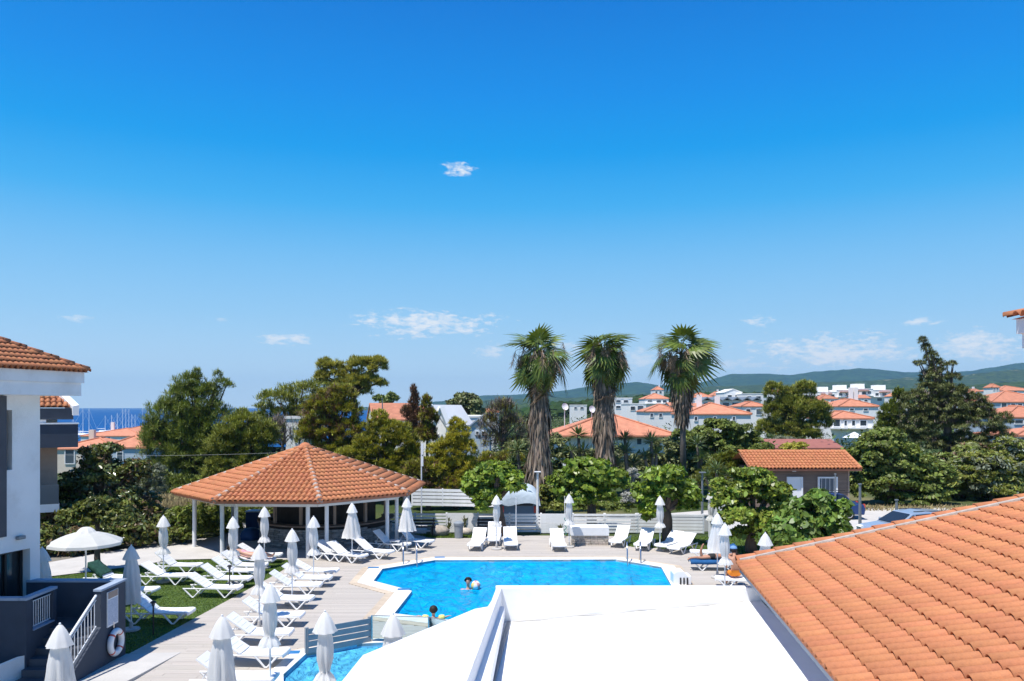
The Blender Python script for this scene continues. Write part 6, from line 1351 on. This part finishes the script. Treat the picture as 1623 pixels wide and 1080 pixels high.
lamp_post(1363, 41, 768, 'tall dark grey post right of the brown cabin', .075, False, M_greymetal); lamp_post(1421, 41, 793, 'short dark grey post in front of the parked silver car', .075, False, M_greymetal)
lamp_post(1324, 44.5, 752, 'thin dark post in front of the cabin window', .05, False, M_greymetal); lamp_post(818, 37.0, 790, 'thin bare pole between the first mulberry and the covered van', .022, False)
lamp_post(895, 40, 788, 'thin bare pole behind the planter parasol', .02, False); lamp_post(606, 60, 632, 'far thin utility pole on the skyline behind the cypresses', .05, False, M_greymetal)
am = empty('antenna_mast', PD(668, 850, 42), 'thin mast with two stacked white antenna boxes beside the pavilion roof', 'antenna'); am.location.z = 0
zt = H - (703 - HY) * 42 / F; MB().tube([(0, 0, 0), (0, 0, zt)], .035, 8).build('mast', M_pole, am, local=True)
for (a, b) in ((703, 721), (723, 739)): z1, z0 = H - (a - HY) * 42 / F, H - (b - HY) * 42 / F; MB().box((.05, -.06, (z0 + z1) / 2), (.11, .10, z1 - z0)).build('antenna_box', M_trim, am, local=True)
lh = empty('floodlight_pole', PD(1152, 620, 60), 'bare grey mast on the skyline right of the leaning conifer', 'mast'); lh.location = (W_(1513, 95), 95, th(W_(1513, 95), 95)); MB().tube([(0, 0, 0), (0, 0, 6)], .06, 6).build('pole', M_greymetal, lh, local=True); MB().box((0, 0, 6), (.5, .2, .1)).build('head', M_greymetal, lh, local=True)
wr = MB().tube([PD(-60, 716, 55) + Vector((0, 0, -.5 * math.sin(0)))] + [PD(-60 + 46 * i, 716 + 11 * math.sin(math.pi * i / 12) * .6, 55) for i in range(1, 13)] + [PD(500, 716, 55)], .006, 5).build('overhead_wire', M_wire); tag(wr, 'pale overhead wire sagging across the dark pines on the left', 'wire')
# the blue tub and crate under the pavilion, hanging turquoise float
tb_ = empty('tub', G(398, 855), 'blue covered heap beside the bar under the pavilion', 'tub'); MB().lathe([(.48, 0), (.50, .2), (.42, .40), (.26, .52), (.05, .56)], 18, fold=lambda a, z: 1 + .08 * math.cos(5 * a)).build('cover', M_tub, tb_, local=True, smooth_=True)
fz = empty('chest_freezer', (W_(402, 41.5), 41.5, 0), 'blue chest with a white lid behind the blue heap', 'chest'); MB().box((0, 0, .42), (.66, .6, .84)).build('body', M_tub, fz, local=True, bevel=.03); MB().box((0, 0, .885), (.70, .64, .08)).build('lid', M_trim, fz, local=True, bevel=.03)
fl = MB().ball((0, 0, 0), .28, 16, 10, sc=(1.2, .7, 1)).build('inflatable_float', mat('turquoise_vinyl', (.05, .45, .6), .3)); fl.location = PD(553, 799, 36.6) ; tag(fl, 'turquoise inflatable hanging under the right pavilion eave', 'float')
# dark bicycles / benches by the fence, small plants and boulder
def bench(px, py, w, label):
    b = empty('bench', G(px, py), label, 'bench'); 
    for i in range(3): MB().box((0, -.1 + .14 * i, .45), (w, .11, .03)).build('slat', M_black, b, local=True)
    for i in range(2): MB().box((0, .30, .58 + .15 * i), (w, .03, .1)).build('slat', M_black, b, local=True)
    for s in (-1, 1):
        MB().tube([(s * (w / 2 - .08), -.16, 0), (s * (w / 2 - .08), -.16, .62), (s * (w / 2 - .08), .0, .66), (s * (w / 2 - .08), .28, .64)], .03, 6).build('armrest', M_black, b, local=True); MB().tube([(s * (w / 2 - .08), .26, 0), (s * (w / 2 - .08), .32, .85)], .03, 6).build('leg', M_black, b, local=True)
bench(668, 850, 1.3, 'dark garden bench in the pavilion shade by the white fence'); bench(772, 849, 1.0, 'dark bench in the tree shade left of the first mulberry trunk'); 
bo = MB().ball((0, 0, .2), .42, 14, 9, sc=(1.15, .8, .72)); rq = random.Random(2); bo.v = [(x + rq.gauss(0, .025), y + rq.gauss(0, .025), z + rq.gauss(0, .02)) for x, y, z in bo.v]
o = bo.build('boulder', M_stone2, smooth_=True); o.location = G(697, 849); tag(o, 'pale rounded boulder by the white fence left of the waste bin', 'boulder')
bo = MB().ball((0, 0, .15), .3, 14, 9, sc=(1.1, .8, .7)); o = bo.build('boulder', M_stone2, smooth_=True); o.location = G(738, 848); tag(o, 'small pinkish boulder just right of the waste bin', 'boulder')
for (px, py, h, lab) in ((711, 846, .8, 'small dark spiky plant left of the waste bin'), (736, 845, .9, 'small thin plant right of the waste bin'), (888, 852, .6, 'small brown plant behind the lone lounger')):
    g = G(px, py); r = empty('garden_plant', g, lab, 'plant'); rg = np.random.default_rng(px); n = 26; d = unitv(rg, n); d[:, 2] = np.abs(d[:, 2]) + .3; d /= np.linalg.norm(d, axis=1, keepdims=True); sd = np.cross(d, [0, .3, 1.]); sd /= np.linalg.norm(sd, axis=1, keepdims=True)
    p = np.zeros((n, 3)); p[:, 2] = rg.uniform(.1, h * .8, n); v = leaf_quads(p, d, sd, rg.uniform(.15, .4, n), np.full(n, .04)); o = link_mesh('leaves', np_mesh('leaves', v, np.arange(n * 4).reshape(n, 4)), L_dark, r, local=True); MB().tube([(0, 0, 0), (0, 0, h)], .015, 5).build('stem', M_bark, r, local=True)
hs_ = MB().tube([(0.05 * math.sin(i * 1.1), 0, .05 * i) for i in range(18)], .02, 6); o = hs_.build('garden_hose', mat('green_hose', (.03, .25, .2), .4)); o.location = G(897, 850) + Vector((0, .4, 0)); tag(o, 'green garden hose hanging on the fence behind the planter parasol', 'hose')
tent = empty('market_parasol', PD(1354, 690, 100), 'small white garden parasol by the white house right of the middle pine', 'parasol'); tent.location.z = th(tent.location.x, 100); zz = H - (685 - HY) * 100 / F - tent.location.z; MB().lathe([(1.5, zz - .7), (.05, zz)], 8).build('canopy', M_trim, tent, local=True); MB().tube([(0, 0, 0), (0, 0, zz)], .04, 6).build('pole', M_pole, tent, local=True)
# ---------------------------------------------------------------- vehicles
def car(label, loc, rz, paint, kind='estate', name='parked_car'):
    r = empty(name, loc, label, 'car', rz=R(rz)); w = .86
    low = [(-2.2, .28), (-2.25, .62), (-2.15, .86), (-1.2, .92), (1.0, .94), (2.05, .80), (2.22, .58), (2.15, .28)]
    hi = [(-2.1, .90), (-1.75, 1.42), (-.4, 1.50), (.35, 1.42), (1.15, .93)] if kind == 'estate' else [(-1.7, .9), (-1.2, 1.36), (-.3, 1.46), (.35, 1.38), (1.15, .93)]
    mb = MB(); mb.extr(low, (0, -w, 0), (1, 0, 0), (0, 0, 1), (0, 2 * w, 0)); o = mb.build('body', paint, r, local=True, bevel=.06)
    k = len(hi); vs = [(x, -w + .02 + (z - .9) * .3, z) for x, z in hi] + [(x, w - .02 - (z - .9) * .3, z) for x, z in hi]
    MB().add(vs, [tuple(range(k))[::-1], tuple(range(k, 2 * k))] + [(i, (i + 1) % k, k + (i + 1) % k, k + i) for i in range(k)]).build('cabin', paint, r, local=True, bevel=.03)
    def pane(p, nm='window'):
        MB().add(p, [tuple(range(len(p)))]).build(nm, M_darkglass, r, local=True)
    for s in (-1, 1):
        f = lambda x, z: (x, s * (w - .012 - (z - .9) * .3), z)
        x3 = hi[0][0] + .2; pane([f(.28, .98), f(.98, .98), f(.38, 1.34), f(.28, 1.36)]); pane([f(-.62, .98), f(.22, .98), f(.22, 1.37), f(-.55, 1.41)]); pane([f(x3, .98), f(-.70, .98), f(-.63, 1.41), f(x3 + .32, 1.36)])
    n = .02; pane([(1.10 + n, -w + .12, .97 + n), (1.10 + n, w - .12, .97 + n), (.42 + n, w - .24, 1.38 + n), (.42 + n, -w + .24, 1.38 + n)], 'windscreen')
    a, b = hi[0], hi[1]; pane([(a[0] - n + .05, -w + .12, a[1] + .08), (b[0] - n, -w + .22, b[1] - .06), (b[0] - n, w - .22, b[1] - .06), (a[0] - n + .05, w - .12, a[1] + .08)], 'rear_window')
    for x in (-1.35, 1.38):
        for s in (-1, 1):
            wl = empty('wheel', (x, s * (w - .1), .31)); wl.parent = r; wl.rotation_euler = (R(90), 0, 0)
            MB().lathe([(.2, -.1), (.31, -.1), (.32, 0), (.31, .1), (.2, .1)], 20).build('tyre', M_rubber, wl, local=True); MB().lathe([(.02, .09 * -s), (.2, .1 * -s), (.21, .11 * -s)], 16, capends=False).build('rim', M_pole, wl, local=True)
    for s in (-1, 1):
        MB().box((2.14, s * .62, .68), (.16, .34, .14), rot=Matrix.Rotation(.5, 3, 'Y')).build('headlight', M_trim, r, local=True); MB().box((-2.2, s * .70, .78), (.08, .22, .2)).build('tail_light', M_red, r, local=True)
        MB().box((.85, s * (w + .08), 1.0), (.12, .18, .12)).build('mirror', paint, r, local=True, bevel=.03); MB().tube([(.2, s * .55, 1.50), (-1.5, s * .55, 1.50)], .02, 6).build('roof_rail', M_black, r, local=True)
    return r
g = G(1432, 861); car('silver blue estate car parked behind the tiled roof', (18.7, 37.1, 0), 190, M_carsilver)
car('dark blue car parked in front of the brown cabin window', (W_(1300, 45.5), 45.5, 0), 172, M_carblue, 'hatch')
# van under a tarpaulin
vx, vy = W_(822, 43), 43.2; van = empty('covered_van', (vx, vy, 0), 'grey blue van half covered by a pale tarpaulin behind the fence', 'van')
MB().extr([(-.95, .3), (-.98, 1.1), (-.86, 1.75), (-.6, 1.9), (.6, 1.9), (.86, 1.75), (.98, 1.1), (.95, .3)], (0, -1.2, 0), (1, 0, 0), (0, 0, 1), (0, 3.6, 0)).build('body', M_vanblue, van, local=True, bevel=.06)
MB().box((0, -1.22, 1.35), (1.5, .04, .5)).build('rear_window', M_darkglass, van, local=True)
for s in (-1, 1):
    MB().box((s * .86, -1.22, .9), (.12, .05, .35)).build('tail_light', M_red, van, local=True)
    for y in (-.5, 1.7):
        o = MB().lathe([(.2, -.1), (.32, -.1), (.32, .1), (.2, .1)], 18).build('wheel', M_rubber, van, local=True); o.location = (s * .85, y, .32); o.rotation_euler = (0, R(90), 0)
vs = []; fs = []; rq = random.Random(8); n = 14; tp = [(-1.1, 1.05), (-1.08, 1.4), (-.95, 1.75), (-.62, 1.97), (0, 2.02), (.62, 1.98), (.95, 1.78), (1.12, 1.5), (1.16, 1.2)]
for i in range(n + 1):
    y = -1.32 + 3.9 * i / n
    for (x, z) in tp: vs.append((x + rq.gauss(0, .025), y + rq.gauss(0, .03), z + rq.gauss(0, .03) - (.12 if i in (0, n) else 0)))
k = len(tp)
for i in range(n):
    for j in range(k - 1): a = i * k + j; fs.append((a, a + 1, a + k + 1, a + k))
b = len(vs); vs += [(x * .98, -1.36 + rq.gauss(0, .03), max(z - .75, 1.15) + rq.gauss(0, .07)) for (x, z) in tp]
for j in range(k - 1): fs.append((j, b + j, b + j + 1, j + 1))
o = MB().add(vs, fs).build('tarpaulin', M_cloth, van, local=True, smooth_=True); s = o.modifiers.new('s', 'SUBSURF'); s.levels = s.render_levels = 1
# ---------------------------------------------------------------- people
def body(name, joints, edges, m, parent, sub=2):
    me = bpy.data.meshes.new(name); names = list(joints); me.from_pydata([joints[k][0] for k in names], [(names.index(a), names.index(b)) for a, b in edges], [])
    o = bpy.data.objects.new(name, me); C.objects.link(o); o.parent = parent; me.materials.append(m)
    sk = o.modifiers.new('skin', 'SKIN'); sk.use_smooth_shade = True
    if not me.skin_vertices: me.skin_vertices.new()
    for i, k in enumerate(names):
        r = joints[k][1]; me.skin_vertices[0].data[i].radius = r if isinstance(r, tuple) else (r, r); me.skin_vertices[0].data[i].use_root = (i == 0)
    su = o.modifiers.new('sub', 'SUBSURF'); su.levels = su.render_levels = sub
    return o
def hand(o_name, wrist, d, up_, joints, edges, k):
    """palm, four fingers and a thumb as thin chains"""
    d, up_ = Vector(d).normalized(), Vector(up_).normalized(); sd = d.cross(up_).normalized(); w = Vector(wrist)
    joints[k + 'palm'] = (w + d * .06, (.032, .018)); edges.append((o_name, k + 'palm'))
    for i, (off, ln) in enumerate(((-.03, .07), (-.01, .085), (.01, .08), (.03, .06))):
        joints[f'{k}f{i}a'] = (w + d * .09 + sd * off, .009); joints[f'{k}f{i}b'] = (w + d * (.09 + ln * .55) + sd * off * 1.15 - up_ * .006, .008); joints[f'{k}f{i}c'] = (w + d * (.09 + ln) + sd * off * 1.2 - up_ * .025, .006)
        edges += [(k + 'palm', f'{k}f{i}a'), (f'{k}f{i}a', f'{k}f{i}b'), (f'{k}f{i}b', f'{k}f{i}c')]
    joints[k + 't1'] = (w + d * .05 - sd * .05, .010); joints[k + 't2'] = (w + d * .085 - sd * .065 - up_ * .01, .008); edges += [(k + 'palm', k + 't1'), (k + 't1', k + 't2')]
def face(parent, c, f, up_, r):
    """eyes, nose and mouth on the head at c looking along f"""
    c, f, up_ = Vector(c), Vector(f).normalized(), Vector(up_).normalized(); s = f.cross(up_).normalized()
    for k in (-1, 1): MB().ball(c + f * r * .86 + s * k * r * .36 + up_ * r * .05, r * .11, 8, 6).build('eye', M_hair, parent, local=True)
    for k in (-1, 1): MB().ball(c + s * k * r * .88, r * .22, 8, 6, sc=(.6, 1, 1.3)).build('ear', parent['skinmat'] and M_skin, parent, local=True)
    MB().ball(c + f * r * .96 - up_ * r * .16, r * .16, 8, 6, sc=(.8, 1, 1.4)).build('nose', M_skin, parent, local=True)
    MB().ball(c + f * r * .86 - up_ * r * .5, r * .15, 8, 6, sc=(1.7, .6, .5)).build('mouth', M_pink, parent, local=True)
def hair_cap(parent, c, r, back, m=None, name='hair', k=.55):
    """hair as a shell over the crown and the back of the head"""
    c, back = Vector(c), Vector(back).normalized(); mb = MB().ball((0, 0, 0), r, 16, 12); vs = [Vector(v) for v in mb.v]
    keep = lambda v: v.normalized().dot((back * .8 + Vector((0, 0, .75))).normalized()) > k - .75
    f2 = [f for f in mb.f if all(keep(vs[i]) for i in f)]; o = MB().add([c + v for v in vs], f2).build(name, m or M_hair, parent, local=True, smooth_=True); s = o.modifiers.new('t', 'SOLIDIFY'); s.thickness = .02; s.offset = 1
V3 = Vector
# swimmer by the ball: head and shoulders above the water
g = G(742, 934, -.09); g.y -= 0.0
pr = empty('person', (g.x, g.y, -.09), 'dark haired bather standing up to the shoulders in the pool beside the beach ball', 'person'); pr['skinmat'] = 1
J = {'pelvis': ((0, .05, -.62), (.15, .11)), 'waist': ((0, .03, -.42), (.13, .09)), 'chest': ((0, 0, -.14), (.17, .11)), 'neck0': ((0, 0, .06), (.06, .055)), 'neck': ((0, -.01, .13), (.052, .052)), 'head0': ((0, -.02, .21), (.078, .088)), 'head': ((0, -.02, .31), (.082, .095)), 'top': ((0, -.01, .37), (.055, .065)),
     'sl': ((-.19, 0, -.02), .06), 'el': ((-.42, -.06, -.10), .042), 'wl': ((-.62, -.16, -.08), .03), 'sr': ((.19, 0, -.02), .06), 'er': ((.40, -.05, -.14), .042), 'wr': ((.56, -.20, -.06), .03),
     'hl': ((-.10, .04, -.72), .085), 'kl': ((-.12, -.05, -1.1), .06), 'al': ((-.12, .08, -1.22), .045), 'hr': ((.10, .04, -.72), .085), 'kr': ((.12, -.05, -1.1), .06), 'ar': ((.12, .08, -1.22), .045)}
Ed = [('pelvis', 'waist'), ('waist', 'chest'), ('chest', 'neck0'), ('neck0', 'neck'), ('neck', 'head0'), ('head0', 'head'), ('head', 'top'), ('chest', 'sl'), ('sl', 'el'), ('el', 'wl'), ('chest', 'sr'), ('sr', 'er'), ('er', 'wr'), ('pelvis', 'hl'), ('hl', 'kl'), ('kl', 'al'), ('pelvis', 'hr'), ('hr', 'kr'), ('kr', 'ar')]
hand('wl', J['wl'][0], (-1, -.4, 0), (0, 0, 1), J, Ed, 'L'); hand('wr', J['wr'][0], (.9, -.5, .1), (0, 0, 1), J, Ed, 'R')
body('body', J, Ed, M_skin, pr); face(pr, (0, -.02, .27), (0, -1, 0), (0, 0, 1), .105); hair_cap(pr, (0, -.015, .295), .118, (0, 1, .2), k=.62)
ball = empty('beach_ball', G(754, 934, -.09) + Vector((0, 0, .13)), 'striped beach ball floating beside the bather', 'ball')
for k, m_ in enumerate((M_trim, mat('coral_vinyl', (.75, .2, .15), .35), M_trim, mat('pale_yellow_vinyl', (.75, .6, .2), .35), M_trim, mat('pale_coral_vinyl', (.7, .35, .3), .35))):
    vs = []; fs = []
    for i in range(9):
        t = math.pi * i / 8
        for j in range(5): a = math.pi / 3 * (k + j / 4); vs.append((.17 * math.sin(t) * math.cos(a), .17 * math.cos(t) * .6 + .17 * math.sin(t) * math.sin(a) * .8, .17 * math.sin(t) * math.sin(a) * .6 - .17 * math.cos(t) * .8))
    for i in range(8):
        for j in range(4): q = i * 5 + j; fs.append((q, q + 5, q + 6, q + 1))
    MB().add(vs, fs).build('panel', m_, ball, local=True, smooth_=True)
# child with armbands seen from behind
g = G(687, 984, -.09); ch = empty('person', (g.x, g.y, -.09), 'child with yellow armbands seen from behind near the glass screen', 'person'); ch['skinmat'] = 1
J = {'pelvis': ((0, -.02, -.36), (.11, .08)), 'waist': ((0, -.02, -.2), (.10, .07)), 'chest': ((0, 0, .0), (.125, .085)), 'neck0': ((0, 0, .13), (.05, .045)), 'neck': ((0, .01, .18), (.042, .042)), 'head0': ((0, .02, .25), (.072, .08)), 'head': ((0, .02, .34), (.078, .088)), 'top': ((0, .02, .40), (.05, .06)),
     'sl': ((-.14, 0, .07), .045), 'el': ((-.29, .03, .08), .034), 'wl': ((-.42, .12, .10), .026), 'sr': ((.14, 0, .07), .045), 'er': ((.29, .03, .08), .034), 'wr': ((.42, .12, .10), .026), 'hl': ((-.07, 0, -.42), .06), 'kl': ((-.09, .12, -.66), .045), 'al': ((-.09, -.05, -.9), .035), 'hr': ((.07, 0, -.42), .06), 'kr': ((.09, .12, -.66), .045), 'ar': ((.09, -.05, -.9), .035)}
Ed = [e for e in [('pelvis', 'waist'), ('waist', 'chest'), ('chest', 'neck0'), ('neck0', 'neck'), ('neck', 'head0'), ('head0', 'head'), ('head', 'top'), ('chest', 'sl'), ('sl', 'el'), ('el', 'wl'), ('chest', 'sr'), ('sr', 'er'), ('er', 'wr'), ('pelvis', 'hl'), ('hl', 'kl'), ('kl', 'al'), ('pelvis', 'hr'), ('hr', 'kr'), ('kr', 'ar')]]
hand('wl', J['wl'][0], (-.6, .8, 0), (0, 0, 1), J, Ed, 'L'); hand('wr', J['wr'][0], (.6, .8, 0), (0, 0, 1), J, Ed, 'R')
body('body', J, Ed, M_skin, ch); hair_cap(ch, (0, .02, .33), .108, (0, -1, .1), k=.45); face(ch, (0, .02, .30), (0, 1, 0), (0, 0, 1), .095)
for s in (-1, 1):
    a = V3((s * .15, .0, .075)); b = V3((s * .34, .05, .085)); mb = MB(); mb.tube([a, a.lerp(b, .12), a.lerp(b, .5), a.lerp(b, .88), b], [.045, .088, .098, .088, .045], 14, cap=False); mb.build('armband', M_yellow, ch, local=True, smooth_=True)
# woman lying on her back on the lounger, and the man on his front: local frames of their loungers
def on(o, z=0.0): e = empty('person', o.location + Vector((0, 0, z)), rz=o.rotation_euler.z); e['skinmat'] = 1; return e
wo = on(Lw); tag(wo, 'woman in a pink swimsuit sunbathing on her back on a lounger', 'person')
t = R(18); bx = lambda s, y, h: (-.14 - s * math.cos(t) + h * math.sin(t), y, .40 + s * math.sin(t) + h * math.cos(t))
J = {'pelvis': ((-.10, 0, .50), (.15, .105)), 'waist': (bx(.16, 0, .11), (.12, .09)), 'chest': (bx(.36, 0, .12), (.15, .105)), 'neck0': (bx(.55, 0, .11), (.055, .05)), 'neck': (bx(.61, 0, .11), (.046, .046)), 'head0': (bx(.69, 0, .12), (.075, .082)), 'head': (bx(.78, 0, .13), (.08, .09)), 'top': (bx(.85, 0, .12), (.05, .06)),
     'sl': (bx(.47, .18, .10), .05), 'el': (bx(.30, .40, .10), .037), 'wl': ((-.22, .36, .46), .027), 'sr': (bx(.47, -.18, .10), .05), 'er': (bx(.26, -.36, .08), .037), 'wr': ((-.10, -.34, .46), .027),
     'hl': ((.0, .10, .49), .09), 'kl': ((.42, .12, .56), .06), 'cl': ((.58, .12, .50), .058), 'al': ((.84, .12, .44), .038), 'fl': ((.90, .13, .56), (.03, .04)), 'hr': ((.0, -.10, .49), .09), 'kr': ((.44, -.11, .50), .06), 'cr': ((.60, -.11, .47), .058), 'ar': ((.86, -.10, .44), .038), 'fr': ((.92, -.11, .56), (.03, .04))}
BE = [('pelvis', 'waist'), ('waist', 'chest'), ('chest', 'neck0'), ('neck0', 'neck'), ('neck', 'head0'), ('head0', 'head'), ('head', 'top'), ('chest', 'sl'), ('sl', 'el'), ('el', 'wl'), ('chest', 'sr'), ('sr', 'er'), ('er', 'wr'), ('pelvis', 'hl'), ('hl', 'kl'), ('kl', 'cl'), ('cl', 'al'), ('al', 'fl'), ('pelvis', 'hr'), ('hr', 'kr'), ('kr', 'cr'), ('cr', 'ar'), ('ar', 'fr')]
Ed = list(BE); hand('wl', J['wl'][0], (.9, -.2, 0), (0, 0, 1), J, Ed, 'L'); hand('wr', J['wr'][0], (.9, .1, 0), (0, 0, 1), J, Ed, 'R')
body('body', J, Ed, M_skin, wo); hair_cap(wo, bx(.78, 0, .125), .112, (-1, 0, -.2), k=.55); face(wo, bx(.74, 0, .12), (math.sin(t), 0, math.cos(t)), (-math.cos(t), 0, math.sin(t)), .10)
def shell(parent, pts, name, m): MB().tube([p[0] for p in pts], [p[1] for p in pts], 16, cap=False).build(name, m, parent, local=True, smooth_=True)
cl = body('swimsuit', {'a': ((-.02, 0, .50), (.155, .118)), 'b': ((-.12, 0, .515), (.152, .112)), 'c': (bx(.16, 0, .11), (.126, .098)), 'd': (bx(.38, 0, .12), (.155, .118))}, [('a', 'b'), ('b', 'c'), ('c', 'd')], M_pink, wo, 2)
tn = on(Lp); tag(tn, 'tanned man lying on his front on a blue towel with one lower leg raised', 'person')
J = {'pelvis': ((-.02, 0, .52), (.15, .11)), 'waist': ((-.22, 0, .52), (.13, .095)), 'chest': ((-.42, 0, .55), (.165, .115)), 'neck0': ((-.60, 0, .58), (.06, .055)), 'neck': ((-.66, 0, .60), (.052, .05)), 'head0': ((-.73, .02, .60), (.078, .085)), 'head': ((-.82, .04, .61), (.082, .092)), 'top': ((-.88, .05, .61), (.055, .062)),
     'sl': ((-.55, .19, .53), .055), 'el': ((-.78, .28, .46), .042), 'wl': ((-.92, .08, .45), .03), 'sr': ((-.55, -.19, .53), .055), 'er': ((-.80, -.27, .46), .042), 'wr': ((-.93, -.08, .45), .03),
     'hl': ((.08, .10, .51), .09), 'kl': ((.50, .14, .47), .062), 'cl': ((.70, .15, .49), .055), 'al': ((.95, .17, .47), .038), 'fl': ((1.06, .18, .40), (.045, .028)), 'hr': ((.08, -.10, .51), .09), 'kr': ((.46, -.12, .47), .062), 'cr': ((.50, -.12, .68), .055), 'ar': ((.44, -.10, .90), .038), 'fr': ((.38, -.10, .99), (.045, .028))}
Ed = list(BE); hand('wl', J['wl'][0], (-.2, -.9, 0), (0, 0, 1), J, Ed, 'L'); hand('wr', J['wr'][0], (-.2, .9, 0), (0, 0, 1), J, Ed, 'R')
body('body', J, Ed, M_skint, tn); hair_cap(tn, (-.80, .03, .61), .112, (.3, 0, .9), k=.5)
body('swim_shorts', {'a': ((-.10, 0, .525), (.155, .112)), 'b': ((.03, 0, .525), (.165, .125)), 'l': ((.10, .10, .515), .10), 'l2': ((.26, .12, .50), .088), 'r': ((.10, -.10, .515), .10), 'r2': ((.26, -.115, .50), .088)}, [('a', 'b'), ('b', 'l'), ('l', 'l2'), ('b', 'r'), ('r', 'r2')], M_dark, tn, 2)
# man sitting with his back to the camera, orange shorts, blue cap, leaning over
sm = empty('person', (G(1166, 931).x, G(1166, 931).y, 0), 'bare backed man in orange shorts sitting bent forward, seen from behind', 'person'); sm['skinmat'] = 1
J = {'pelvis': ((0, 0, .50), (.17, .13)), 'waist': ((0, .02, .68), (.15, .11)), 'chest': ((0, .08, .90), (.185, .125)), 'neck0': ((0, .16, 1.08), (.065, .06)), 'neck': ((0, .20, 1.13), (.056, .054)), 'head0': ((0, .24, 1.19), (.08, .088)), 'head': ((0, .28, 1.28), (.084, .094)), 'top': ((0, .29, 1.35), (.055, .062)),
     'sl': ((-.21, .10, 1.01), .06), 'el': ((-.29, .22, .76), .045), 'wl': ((-.20, .42, .62), .032), 'sr': ((.21, .10, 1.01), .06), 'er': ((.29, .20, .76), .045), 'wr': ((.22, .42, .62), .032),
     'hl': ((-.11, .06, .47), .10), 'kl': ((-.16, .48, .48), .068), 'cl': ((-.17, .50, .28), .06), 'al': ((-.17, .50, .07), .042), 'fl': ((-.18, .64, .035), (.045, .03)), 'hr': ((.11, .06, .47), .10), 'kr': ((.16, .48, .48), .068), 'cr': ((.17, .50, .28), .06), 'ar': ((.17, .50, .07), .042), 'fr': ((.18, .64, .035), (.045, .03))}
Ed = list(BE); hand('wl', J['wl'][0], (.3, .9, -.2), (0, 0, 1), J, Ed, 'L'); hand('wr', J['wr'][0], (-.3, .9, -.2), (0, 0, 1), J, Ed, 'R')
body('body', J, Ed, M_skint, sm); hair_cap(sm, (0, .27, 1.26), .112, (0, -1, -.1), k=.6); hair_cap(sm, (0, .275, 1.275), .122, (0, -.2, 1), M_cap, 'cap', k=.98); face(sm, (0, .27, 1.24), (0, 1, -.2), (0, .2, 1), .10)
body('shorts', {'a': ((0, .01, .60), (.175, .13)), 'b': ((0, .0, .50), (.195, .155)), 'l': ((-.11, .07, .475), .115), 'l2': ((-.15, .36, .48), .095), 'r': ((.11, .07, .475), .115), 'r2': ((.15, .36, .48), .095)}, [('a', 'b'), ('b', 'l'), ('l', 'l2'), ('b', 'r'), ('r', 'r2')], M_orange, sm, 2)

bag = empty('beach_bag', G(374, 893), 'yellow green beach bag beside the head of the sunbathing woman', 'bag')
MB().lathe([(.16, 0), (.20, .12), (.19, .28), (.15, .36)], 14, fold=lambda a, z: 1 + .1 * math.cos(2 * a)).build('body', mat('yellow_green_fabric', (.55, .6, .05), .8, .25, 8), bag, local=True, smooth_=True)
MB().tube([(-.12, 0, .33), (-.09, 0, .5), (0, 0, .56), (.09, 0, .5), (.12, 0, .33)], .012, 6).build('handle', M_orange, bag, local=True)
# ---------------------------------------------------------------- summer haze over the bay
HAZE = True
if HAZE:
    hz = MB().box((3000, 3400, 130), (16000, 7600, 290)).build('haze', bpy.data.materials.new('haze_air')); m = hz.data.materials[0]; m.use_nodes = True; t = m.node_tree; t.nodes.remove(t.nodes['Principled BSDF'])
    v = t.nodes.new('ShaderNodeVolumePrincipled'); v.inputs['Color'].default_value = (.42, .70, 1, 1); v.inputs['Density'].default_value = .00009; v.inputs['Anisotropy'].default_value = .2
    t.links.new(v.outputs[0], t.nodes['Material Output'].inputs['Volume']); tag(hz, kind='stuff')
